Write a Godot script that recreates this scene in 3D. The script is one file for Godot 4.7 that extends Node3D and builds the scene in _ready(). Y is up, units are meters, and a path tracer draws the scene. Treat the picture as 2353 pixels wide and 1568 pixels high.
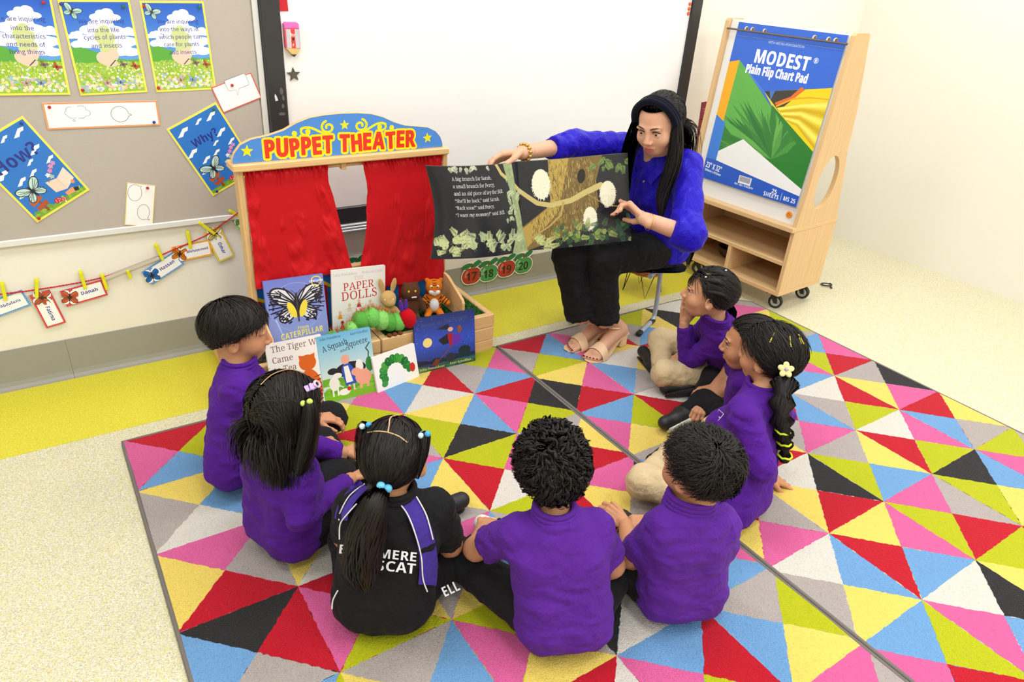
extends Node3D

func _ready() -> void:
	rng.seed = 7
	# camera, air, light
	var cam := Camera3D.new()
	cam.name = "camera"
	cam.position = Vector3(0.0, 1.560, 2.925)
	cam.rotation_degrees = Vector3(-28.089, -35.254, 4.161)
	cam.fov = 51.39
	cam.near = 0.02
	add_child(cam)
	cam.current = true
	var we := WorldEnvironment.new()
	we.name = "environment"
	var env := Environment.new()
	env.background_mode = Environment.BG_COLOR
	env.background_color = Color(0.75, 0.82, 0.9)
	env.tonemap_mode = Environment.TONE_MAPPER_LINEAR
	env.tonemap_exposure = 1.0
	env.sdfgi_enabled = true
	env.ssao_enabled = true
	env.ssil_enabled = true
	we.environment = env
	add_child(we)
	ceiling_lights()
	# the setting
	room()
	rugs()
	wall_boards()
	# things
	posters()
	name_line()
	theatre()
	books()
	soft_toys()
	easel()
	chair_and_basket()
	people()

var rng := RandomNumberGenerator.new()
var M := {}

# ---------------------------------------------------------------- helpers
class MB:
	var v := PackedVector3Array()
	var n := PackedVector3Array()
	var u := PackedVector2Array()
	var k := PackedColorArray()
	var col := Color.WHITE
	var xf := Transform3D.IDENTITY
	func tri(a: Vector3, b: Vector3, d: Vector3, na: Vector3, nb: Vector3, nd: Vector3, ua := Vector2.ZERO, ub := Vector2.ZERO, ud := Vector2.ZERO) -> void:
		var cr := (b - a).cross(d - a)
		if cr.length_squared() < 1e-18:
			return
		a = xf * a; b = xf * b; d = xf * d
		na = (xf.basis * na).normalized(); nb = (xf.basis * nb).normalized(); nd = (xf.basis * nd).normalized()
		if (b - a).cross(d - a).dot(na + nb + nd) > 0.0:
			v.append_array([a, d, b]); n.append_array([na, nd, nb]); u.append_array([ua, ud, ub])
		else:
			v.append_array([a, b, d]); n.append_array([na, nb, nd]); u.append_array([ua, ub, ud])
		k.append_array([col, col, col])
	func flat(a: Vector3, b: Vector3, d: Vector3, nn: Vector3) -> void:
		tri(a, b, d, nn, nn, nn)
	func quad(a: Vector3, b: Vector3, d: Vector3, e: Vector3, nn: Vector3, uv := Rect2(0, 0, 1, 1)) -> void:
		# a upper left, b upper right, d lower right, e lower left (uv order)
		var p := uv.position
		var q := uv.end
		tri(a, b, d, nn, nn, nn, p, Vector2(q.x, p.y), q)
		tri(a, d, e, nn, nn, nn, p, q, Vector2(p.x, q.y))
	func box(c: Vector3, s: Vector3, bev := 0.003, ro := Basis.IDENTITY) -> void:
		var h := s * 0.5
		bev = minf(bev, minf(h.x, minf(h.y, h.z)) * 0.98)
		var i := h - Vector3(bev, bev, bev)
		for ax in 3:
			var a1 := (ax + 1) % 3
			var a2 := (ax + 2) % 3
			for sg in [-1.0, 1.0]:
				var nn := Vector3.ZERO
				nn[ax] = sg
				var q: Array[Vector3] = []
				for w in [[-1, -1], [1, -1], [1, 1], [-1, 1]]:
					var pt := Vector3.ZERO
					pt[ax] = sg * h[ax]; pt[a1] = w[0] * i[a1]; pt[a2] = w[1] * i[a2]
					q.append(c + ro * pt)
				quad(q[0], q[1], q[2], q[3], ro * nn)
				if bev > 0.0:
					for s1 in [-1.0, 1.0]:
						# edge between ax face (sg) and a1 face (s1)
						var e: Array[Vector3] = []
						for w in [[true, -1.0], [true, 1.0], [false, 1.0], [false, -1.0]]:
							var pt := Vector3.ZERO
							pt[a2] = w[1] * i[a2]
							pt[ax] = sg * (h[ax] if w[0] else i[ax])
							pt[a1] = s1 * (i[a1] if w[0] else h[a1])
							e.append(c + ro * pt)
						var ne := Vector3.ZERO
						ne[ax] = sg; ne[a1] = s1
						quad(e[0], e[1], e[2], e[3], ro * ne.normalized())
		if bev > 0.0:
			for sx in [-1.0, 1.0]:
				for sy in [-1.0, 1.0]:
					for sz in [-1.0, 1.0]:
						var f := Vector3(sx, sy, sz)
						flat(c + ro * (f * Vector3(h.x, i.y, i.z)), c + ro * (f * Vector3(i.x, h.y, i.z)), c + ro * (f * Vector3(i.x, i.y, h.z)), ro * f.normalized())
	func tube(pts: Array, rad, sides := 10, closed := false, caps := true) -> void:
		var m := pts.size()
		var rings: Array = []
		var nrm: Array = []
		var up := Vector3.UP
		var t0: Vector3 = (pts[1] - pts[0]).normalized()
		if absf(t0.dot(up)) > 0.9:
			up = Vector3.RIGHT
		var side := t0.cross(up).normalized()
		for j in m:
			var t: Vector3
			if closed:
				t = pts[(j + 1) % m] - pts[(j - 1 + m) % m]
			else:
				t = pts[mini(j + 1, m - 1)] - pts[maxi(j - 1, 0)]
			t = t.normalized()
			side = (side - t * side.dot(t)).normalized()
			var bi := t.cross(side)
			var r: float = rad[j] if rad is Array else rad
			var rr: Array[Vector3] = []
			var nn: Array[Vector3] = []
			for s in sides:
				var a := TAU * s / sides
				var dd := side * cos(a) + bi * sin(a)
				rr.append(pts[j] + dd * r)
				nn.append(dd)
			rings.append(rr)
			nrm.append(nn)
		for j in (m if closed else m - 1):
			var j2 := (j + 1) % m
			for s in sides:
				var s2 := (s + 1) % sides
				tri(rings[j][s], rings[j][s2], rings[j2][s2], nrm[j][s], nrm[j][s2], nrm[j2][s2])
				tri(rings[j][s], rings[j2][s2], rings[j2][s], nrm[j][s], nrm[j2][s2], nrm[j2][s])
		if caps and not closed:
			for e in [0, m - 1]:
				var t: Vector3 = (pts[0] - pts[1]).normalized() if e == 0 else (pts[m - 1] - pts[m - 2]).normalized()
				for s in range(1, sides - 1):
					flat(rings[e][0], rings[e][s], rings[e][s + 1], t)
	func lathe(prof: Array, sides := 20, o := Vector3.ZERO, ro := Basis.IDENTITY) -> void:
		# prof: Vector2(radius, height) bottom to top, smooth
		var m := prof.size()
		for j in m - 1:
			var p: Vector2 = prof[j]
			var q: Vector2 = prof[j + 1]
			var sl := (q - p).normalized()
			var nr := Vector2(sl.y, -sl.x)
			for s in sides:
				var a := TAU * s / sides
				var b := TAU * (s + 1) / sides
				var ca := Vector3(cos(a), 0, sin(a))
				var cb := Vector3(cos(b), 0, sin(b))
				var na := ro * (ca * nr.x + Vector3.UP * nr.y)
				var nb := ro * (cb * nr.x + Vector3.UP * nr.y)
				var p0 := o + ro * (ca * p.x + Vector3.UP * p.y)
				var p1 := o + ro * (cb * p.x + Vector3.UP * p.y)
				var q0 := o + ro * (ca * q.x + Vector3.UP * q.y)
				var q1 := o + ro * (cb * q.x + Vector3.UP * q.y)
				tri(p0, p1, q1, na, nb, nb)
				tri(p0, q1, q0, na, nb, na)
	func ball(c: Vector3, r: Vector3, su := 16, sv := 10, ro := Basis.IDENTITY) -> void:
		for j in sv:
			for s in su:
				var q: Array[Vector3] = []
				var nn: Array[Vector3] = []
				for w in [[s, j], [s + 1, j], [s + 1, j + 1], [s, j + 1]]:
					var th: float = TAU * w[0] / su
					var ph: float = PI * w[1] / sv
					var d := Vector3(sin(ph) * cos(th), cos(ph), sin(ph) * sin(th))
					q.append(c + ro * (d * r))
					nn.append((ro * (d / r)).normalized())
				tri(q[0], q[1], q[2], nn[0], nn[1], nn[2])
				tri(q[0], q[2], q[3], nn[0], nn[2], nn[3])
	func prism(poly: PackedVector2Array, th: float, ro := Basis.IDENTITY, o := Vector3.ZERO, bev := 0.0, uvbox := Rect2()) -> void:
		# polygon in local xy, thickness from z=-th to 0 (front at z=0)
		if Geometry2D.is_polygon_clockwise(poly):
			poly = poly.duplicate()
			poly.reverse()
		var top := poly
		if bev > 0.0:
			var off := Geometry2D.offset_polygon(poly, -bev, Geometry2D.JOIN_MITER)
			if off.size() == 1 and off[0].size() == poly.size():
				# match starting vertex
				top = off[0]
				if Geometry2D.is_polygon_clockwise(top):
					top.reverse()
				var best := 0
				for i in top.size():
					if top[i].distance_to(poly[0]) < top[best].distance_to(poly[0]):
						best = i
				var sh := PackedVector2Array()
				for i in top.size():
					sh.append(top[(best + i) % top.size()])
				top = sh
			else:
				bev = 0.0
		var uvof := func(p: Vector2) -> Vector2:
			if uvbox.size.x == 0.0:
				return p
			return Vector2((p.x - uvbox.position.x) / uvbox.size.x, 1.0 - (p.y - uvbox.position.y) / uvbox.size.y)
		var ix := Geometry2D.triangulate_polygon(top)
		for t in range(0, ix.size(), 3):
			var a := top[ix[t]]
			var b := top[ix[t + 1]]
			var d := top[ix[t + 2]]
			tri(o + ro * Vector3(a.x, a.y, 0), o + ro * Vector3(b.x, b.y, 0), o + ro * Vector3(d.x, d.y, 0), ro.z, ro.z, ro.z, uvof.call(a), uvof.call(b), uvof.call(d))
		ix = Geometry2D.triangulate_polygon(poly)
		for t in range(0, ix.size(), 3):
			flat(o + ro * Vector3(poly[ix[t]].x, poly[ix[t]].y, -th), o + ro * Vector3(poly[ix[t + 1]].x, poly[ix[t + 1]].y, -th), o + ro * Vector3(poly[ix[t + 2]].x, poly[ix[t + 2]].y, -th), -ro.z)
		for i in poly.size():
			var j := (i + 1) % poly.size()
			var a := poly[i]
			var b := poly[j]
			var e := (b - a).normalized()
			var nn := Vector3(e.y, -e.x, 0)
			quad(o + ro * Vector3(a.x, a.y, -bev), o + ro * Vector3(b.x, b.y, -bev), o + ro * Vector3(b.x, b.y, -th), o + ro * Vector3(a.x, a.y, -th), ro * nn, Rect2(0.5, 0.5, 0.001, 0.001))
			if bev > 0.0:
				quad(o + ro * Vector3(top[i].x, top[i].y, 0), o + ro * Vector3(top[j].x, top[j].y, 0), o + ro * Vector3(b.x, b.y, -bev), o + ro * Vector3(a.x, a.y, -bev), ro * (nn + Vector3.BACK).normalized())
	func mesh() -> ArrayMesh:
		var ar := []
		ar.resize(Mesh.ARRAY_MAX)
		ar[Mesh.ARRAY_VERTEX] = v
		ar[Mesh.ARRAY_NORMAL] = n
		ar[Mesh.ARRAY_TEX_UV] = u
		ar[Mesh.ARRAY_COLOR] = k
		var m := ArrayMesh.new()
		m.add_surface_from_arrays(Mesh.PRIMITIVE_TRIANGLES, ar)
		return m

var used := {}
func numbered(called: String) -> String:
	if not used.has(called):
		used[called] = 0
		return called
	used[called] += 1
	return "%s_%03d" % [called, used[called]]

func thing(called: String, label: String, category: String, at := Vector3.ZERO, group := "") -> Node3D:
	var o := Node3D.new()
	o.name = numbered(called)
	add_child(o)
	o.position = at
	tag(o, label, category, group)
	return o

func tag(o: Node, label: String, category := "", group := "") -> void:
	o.set_meta("label", label)
	if category:
		o.set_meta("category", category)
	if group:
		o.set_meta("group", group)

func put(called: String, mb, m: Material, parent: Node = self, at := Vector3.ZERO) -> MeshInstance3D:
	var o := MeshInstance3D.new()
	o.name = numbered(called) if parent == self else called
	o.mesh = mb if mb is Mesh else mb.mesh()
	o.material_override = m
	o.position = at
	parent.add_child(o, true)
	return o

func struct_(called: String, mb, m: Material, label := "", parent: Node = self) -> MeshInstance3D:
	var o := put(called, mb, m, parent)
	if parent == self:
		o.set_meta("kind", "structure")
		if label:
			o.set_meta("label", label)
	return o

func mat(c: Color, rough := 0.6, spec := 0.5, metal := 0.0) -> StandardMaterial3D:
	var m := StandardMaterial3D.new()
	m.albedo_color = c
	m.roughness = rough
	m.metallic_specular = spec
	m.metallic = metal
	return m

func rgb(r: int, g: int, b: int) -> Color:
	return Color8(r, g, b)

func vmat(rough := 0.6, spec := 0.5) -> StandardMaterial3D:
	var m := mat(Color.WHITE, rough, spec)
	m.vertex_color_use_as_albedo = true
	m.vertex_color_is_srgb = true
	return m

func noise_tex(freq: float, size := 256, normal := false, bump := 4.0, kind := FastNoiseLite.TYPE_SIMPLEX_SMOOTH, oct := 3, sd := 1) -> NoiseTexture2D:
	var f := FastNoiseLite.new()
	f.seed = sd
	f.noise_type = kind
	f.frequency = freq
	f.fractal_octaves = oct
	var t := NoiseTexture2D.new()
	t.width = size
	t.height = size
	t.seamless = true
	t.noise = f
	t.as_normal_map = normal
	t.bump_strength = bump
	return t

func ramp(stops: Array) -> Gradient:
	var g := Gradient.new()
	var o := PackedFloat32Array()
	var c := PackedColorArray()
	for s in stops:
		o.append(s[0])
		c.append(s[1])
	g.offsets = o
	g.colors = c
	return g

func img_mat(im: Image, rough := 0.5, spec := 0.5) -> StandardMaterial3D:
	var m := mat(Color.WHITE, rough, spec)
	m.albedo_texture = ImageTexture.create_from_image(im)
	m.texture_repeat = false
	return m

# ---------------------------------------------------------------- drawing flat print
func pic(w: int, h: int, c: Color) -> Image:
	var im := Image.create(w, h, false, Image.FORMAT_RGB8)
	im.fill(c)
	return im

func poly(im: Image, pts: PackedVector2Array, c: Color) -> void:
	var lo := 1e9
	var hi := -1e9
	for p in pts:
		lo = minf(lo, p.y)
		hi = maxf(hi, p.y)
	var m := pts.size()
	for y in range(maxi(0, floori(lo)), mini(im.get_height() - 1, ceili(hi)) + 1):
		var yc := y + 0.5
		var xs: Array[float] = []
		for i in m:
			var a := pts[i]
			var b := pts[(i + 1) % m]
			if (a.y <= yc) != (b.y <= yc):
				xs.append(a.x + (yc - a.y) / (b.y - a.y) * (b.x - a.x))
		xs.sort()
		for i in range(0, xs.size() - 1, 2):
			var x0 := roundi(xs[i])
			var x1 := roundi(xs[i + 1])
			if x1 > x0:
				im.fill_rect(Rect2i(x0, y, x1 - x0, 1), c)

func ell(im: Image, cx: float, cy: float, rx: float, ry: float, c: Color, ang := 0.0, steps := 28) -> void:
	var p := PackedVector2Array()
	for i in steps:
		var a := TAU * i / steps
		p.append(Vector2(cx, cy) + Vector2(cos(a) * rx, sin(a) * ry).rotated(ang))
	poly(im, p, c)

func stroke(im: Image, pts: PackedVector2Array, w: float, c: Color, closed := false, w2 := -1.0) -> void:
	if w2 < 0.0:
		w2 = w
	var m := pts.size()
	for i in (m if closed else m - 1):
		var a := pts[i]
		var b := pts[(i + 1) % m]
		var wa := lerpf(w, w2, float(i) / maxi(1, m - 1)) * 0.5
		var wb := lerpf(w, w2, float(i + 1) / maxi(1, m - 1)) * 0.5
		var e := (b - a).normalized().orthogonal()
		poly(im, PackedVector2Array([a + e * wa, b + e * wb, b - e * wb, a - e * wa]), c)
		if wa > 1.0:
			ell(im, a.x, a.y, wa, wa, c, 0.0, 10)
			ell(im, b.x, b.y, wb, wb, c, 0.0, 10)

func star_pts(c: Vector2, r: float, r2: float, k := 5, rot := 0.0) -> PackedVector2Array:
	var p := PackedVector2Array()
	for i in k * 2:
		var a := PI * i / k - PI * 0.5 + rot
		p.append(c + Vector2(cos(a), sin(a)) * (r if i % 2 == 0 else r2))
	return p

func circ_pts(c: Vector2, rx: float, ry: float, steps := 32, rot := 0.0) -> PackedVector2Array:
	var p := PackedVector2Array()
	for i in steps:
		var a := TAU * i / steps
		p.append(c + Vector2(cos(a) * rx, sin(a) * ry).rotated(rot))
	return p

var fonts := {}
func font(fam: String, bold: bool) -> SystemFont:
	var key := fam + str(bold)
	if not fonts.has(key):
		var f := SystemFont.new()
		f.font_names = PackedStringArray([fam])
		f.font_weight = 700 if bold else 400
		fonts[key] = f
	return fonts[key]

# triangles of a line of writing, y down, 1 = cap height about 0.72, starting at x = 0
func glyphs(s: String, fam := "Droid Sans", bold := false) -> PackedVector2Array:
	var t := TextMesh.new()
	t.font = font(fam, bold)
	t.font_size = 64
	t.pixel_size = 1.0 / 64.0
	t.depth = 0.0
	t.curve_step = 1.5
	t.text = s
	t.horizontal_alignment = HORIZONTAL_ALIGNMENT_LEFT
	var ar := t.get_mesh_arrays()
	var o := PackedVector2Array()
	var vv: PackedVector3Array = ar[Mesh.ARRAY_VERTEX]
	var ii = ar[Mesh.ARRAY_INDEX]
	if ii != null and ii.size() > 0:
		for i in ii:
			o.append(Vector2(vv[i].x, -vv[i].y))
	else:
		for q in vv:
			o.append(Vector2(q.x, -q.y))
	var lo := Vector2(1e9, 1e9)
	var hi := -lo
	for q in o:
		lo = lo.min(q)
		hi = hi.max(q)
	for i in o.size():
		o[i] -= Vector2(lo.x, (lo.y + hi.y) * 0.5)
	return o

func span(g: PackedVector2Array) -> float:
	var w := 0.0
	for q in g:
		w = maxf(w, q.x)
	return w

# writing centred (al 0.5) on pos, em size in pixels
func text(im: Image, s: String, pos: Vector2, em: float, c: Color, bold := false, fam := "Droid Sans", rot := 0.0, al := 0.5, sq := 1.0, fat := 0.0) -> void:
	var g := glyphs(s, fam, bold)
	var w := span(g)
	for t in range(0, g.size(), 3):
		var p := PackedVector2Array()
		for j in 3:
			var q := g[t + j]
			p.append(pos + Vector2((q.x - w * al) * em * sq, q.y * em).rotated(rot))
		if fat > 0.0:
			stroke(im, p, fat, c, true)
		poly(im, p, c)

# ---------------------------------------------------------------- the room
const CEIL := 2.75
func ceiling_lights() -> void:
	var fr := mat(rgb(235, 235, 232), 0.5)
	var glow := mat(rgb(250, 250, 250), 0.6)
	glow.emission_enabled = true
	glow.emission = Color(1.0, 0.97, 0.92)
	glow.emission_energy_multiplier = 3.0
	for ix in 4:
		for iz in 3:
			var at := Vector3(-0.75 + ix * 1.56, CEIL, 0.95 + iz * 1.75)
			var t := thing("ceiling_light", "square white LED panel set in the classroom ceiling", "ceiling light", at, "LED panels in the ceiling")
			var a := MB.new()
			for s in [-1.0, 1.0]:
				a.box(Vector3(s * 0.305, -0.012, 0), Vector3(0.03, 0.024, 0.64), 0.002)
				a.box(Vector3(0, -0.012, s * 0.305), Vector3(0.58, 0.024, 0.03), 0.002)
			put("frame", a, fr, t)
			var d := MB.new()
			d.box(Vector3(0, -0.008, 0), Vector3(0.58, 0.008, 0.58), 0.0)
			put("diffuser", d, glow, t)
			var l := AreaLight3D.new()
			l.name = "panel_light"
			l.area_size = Vector2(0.57, 0.57)
			l.light_color = Color(0.975, 0.985, 1.0)
			l.light_energy = LIGHT
			l.shadow_enabled = true
			l.position = Vector3(0, -0.016, 0)
			l.rotation_degrees = Vector3(-90, 0, 0)
			l.area_range = 12.0
			t.add_child(l)
const LIGHT := 1.45

func room() -> void:
	var wallm := mat(rgb(238, 234, 224), 0.75, 0.3)
	wallm.normal_enabled = true
	wallm.normal_texture = noise_tex(0.05, 256, true, 1.5)
	wallm.normal_scale = 0.12
	wallm.uv1_triplanar = true
	wallm.uv1_world_triplanar = true
	wallm.uv1_scale = Vector3(3, 3, 3)
	var X0 := -2.6
	var X1 := 4.62
	var Z1 := 5.6
	var b := MB.new()
	b.box(Vector3((X0 + X1) / 2, CEIL / 2, -0.06), Vector3(X1 - X0 + 0.24, CEIL, 0.12), 0.0)
	struct_("wall_back", b, wallm, "cream painted back wall behind the boards")
	b = MB.new()
	b.box(Vector3(X1 + 0.06, CEIL / 2, Z1 / 2), Vector3(0.12, CEIL, Z1), 0.0)
	struct_("wall_right", b, wallm, "plain cream wall beside the flip chart easel")
	b = MB.new()
	b.box(Vector3(X0 - 0.06, CEIL / 2, Z1 / 2), Vector3(0.12, CEIL, Z1), 0.0)
	struct_("wall_left", b, wallm, "plain cream wall of the classroom")
	b = MB.new()
	b.box(Vector3((X0 + X1) / 2, CEIL / 2, Z1 + 0.06), Vector3(X1 - X0 + 0.24, CEIL, 0.12), 0.0)
	struct_("wall_front", b, wallm, "plain cream wall behind the class")
	b = MB.new()
	b.box(Vector3((X0 + X1) / 2, CEIL + 0.06, Z1 / 2), Vector3(X1 - X0 + 0.24, 0.12, Z1 + 0.24), 0.0)
	struct_("ceiling", b, mat(rgb(240, 240, 236), 0.8, 0.3), "white classroom ceiling")
	# speckled vinyl floor
	var fm := mat(Color.WHITE, 0.42, 0.45)
	var sp := Image.create(1024, 1024, false, Image.FORMAT_RGB8)
	sp.fill(rgb(212, 207, 188))
	var rr := RandomNumberGenerator.new()
	rr.seed = 3
	var cols := [rgb(212, 203, 128), rgb(206, 197, 108), rgb(230, 227, 214), rgb(234, 232, 224), rgb(188, 182, 148), rgb(216, 209, 150), rgb(176, 171, 152)]
	for i in 60000:
		var w := rr.randi_range(2, 6)
		sp.fill_rect(Rect2i(rr.randi_range(-3, 1023), rr.randi_range(-3, 1023), w, rr.randi_range(2, 5)), cols[rr.randi_range(0, 6)])
	fm.albedo_texture = ImageTexture.create_from_image(sp)
	fm.uv1_triplanar = true
	fm.uv1_world_triplanar = true
	fm.uv1_scale = Vector3(1.7, 1.7, 1.7)
	b = MB.new()
	b.box(Vector3((X0 + X1) / 2, -0.06, Z1 / 2), Vector3(X1 - X0 + 0.24, 0.12, Z1 + 0.24), 0.0)
	struct_("floor", b, fm, "cream vinyl floor with fine yellow speckles")
	# lime yellow vinyl strip along the wall
	var ym := mat(Color.WHITE, 0.4, 0.45)
	var sy := Image.create(512, 512, false, Image.FORMAT_RGB8)
	sy.fill(rgb(214, 205, 56))
	var yc := [rgb(206, 195, 34), rgb(226, 216, 70), rgb(198, 188, 40), rgb(232, 224, 90)]
	for i in 12000:
		sy.fill_rect(Rect2i(rr.randi_range(-3, 511), rr.randi_range(-3, 511), rr.randi_range(1, 4), rr.randi_range(1, 4)), yc[rr.randi_range(0, 3)])
	ym.albedo_texture = ImageTexture.create_from_image(sy)
	ym.uv1_triplanar = true
	ym.uv1_world_triplanar = true
	ym.uv1_scale = Vector3(2.5, 2.5, 2.5)
	b = MB.new()
	b.box(Vector3((X0 + 3.3) / 2, 0.0006, 0.236), Vector3(3.3 - X0, 0.0014, 0.474), 0.0005)
	struct_("trim_1", b, ym, "lime yellow vinyl floor strip along the back wall")
	# coved grey vinyl skirting, in lengths
	var gm := mat(rgb(156, 154, 148), 0.5, 0.4)
	var cuts := [X0, -1.4, -0.045, 1.87, 3.2, X1]
	for i in cuts.size() - 1:
		b = MB.new()
		var x0: float = cuts[i] + 0.0006
		var x1: float = cuts[i + 1] - 0.0006
		var prof := [Vector2(0.0, 0.1634), Vector2(0.0028, 0.1634), Vector2(0.0036, 0.1622), Vector2(0.0036, 0.05), Vector2(0.0045, 0.03), Vector2(0.009, 0.0135), Vector2(0.017, 0.005), Vector2(0.026, 0.0022), Vector2(0.026, 0.0)]
		for k in prof.size() - 1:
			var p: Vector2 = prof[k]
			var q: Vector2 = prof[k + 1]
			var e := (q - p).normalized()
			var nn := Vector3(0, e.x, -e.y)
			if k >= 2 and k <= 6:
				nn = nn.normalized()
			b.quad(Vector3(x0, p.y, p.x), Vector3(x1, p.y, p.x), Vector3(x1, q.y, q.x), Vector3(x0, q.y, q.x), nn)
		for xe in [x0, x1]:
			for k in range(1, prof.size() - 1):
				b.flat(Vector3(xe, 0, 0), Vector3(xe, prof[k].y, prof[k].x), Vector3(xe, prof[k + 1].y, prof[k + 1].x), Vector3(-1 if xe == x0 else 1, 0, 0))
			b.flat(Vector3(xe, 0, 0), Vector3(xe, prof[0].y, 0), Vector3(xe, prof[1].y, prof[1].x), Vector3(-1 if xe == x0 else 1, 0, 0))
		struct_("baseboard_back", b, gm, "length of coved grey vinyl skirting on the back wall")

# ---------------------------------------------------------------- rugs
const RUG_L := {"-1,0": "rgbp", "-1,1": "ybgw", "-1,2": "apgy", "-1,3": "yrwb", "-1,4": "gpba",
	"0,0": "ybwa", "0,1": "gprk", "0,2": "rapg", "0,3": "ybkg", "0,4": "rkgp",
	"1,0": "pary", "1,1": "bgwy", "1,2": "byar", "1,3": "gpwr", "1,4": "ayrb",
	"2,0": "krab", "2,1": "rygp", "2,2": "pbya", "2,3": "grya", "2,4": "pkay",
	"3,0": "bgpw", "3,1": "abry", "3,2": "gayp", "3,3": "bpwk", "3,4": "gpby",
	"4,0": "yrba", "4,1": "rkgp", "4,2": "rwab", "4,3": "brgp", "4,4": "agyb",
	"5,0": "agbp", "5,1": "wryk", "5,2": "pbga", "5,3": "yawr", "5,4": "pabg",
	"6,0": "rybp", "6,1": "gakw", "6,2": "ybrp", "6,3": "kgpa", "6,4": "wryb"}
const RUG_R := {"-1,0": "rbga", "-1,1": "aryp", "-1,2": "gyba", "-1,3": "wpgk", "-1,4": "aapr",
	"0,0": "yprk", "0,1": "wyab", "0,2": "rbgy", "0,3": "kpwa", "0,4": "ygab",
	"1,0": "bgyp", "1,1": "wbar", "1,2": "gykp", "1,3": "ypbr", "1,4": "bprg",
	"2,0": "agrb", "2,1": "gyrb", "2,2": "rbpa", "2,3": "wrga", "2,4": "akpy",
	"3,0": "rapy", "3,1": "wkry", "3,2": "aybg", "3,3": "wpgr", "3,4": "ryab",
	"4,0": "wbya", "4,1": "ypbr", "4,2": "parg", "4,3": "kbyg", "4,4": "gakp",
	"5,0": "bgrp", "5,1": "wkbp", "5,2": "grby", "5,3": "apwr", "5,4": "ygbk",
	"6,0": "gryb", "6,1": "wpak", "6,2": "bygr", "6,3": "pkwa", "6,4": "rbgy"}

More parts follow.
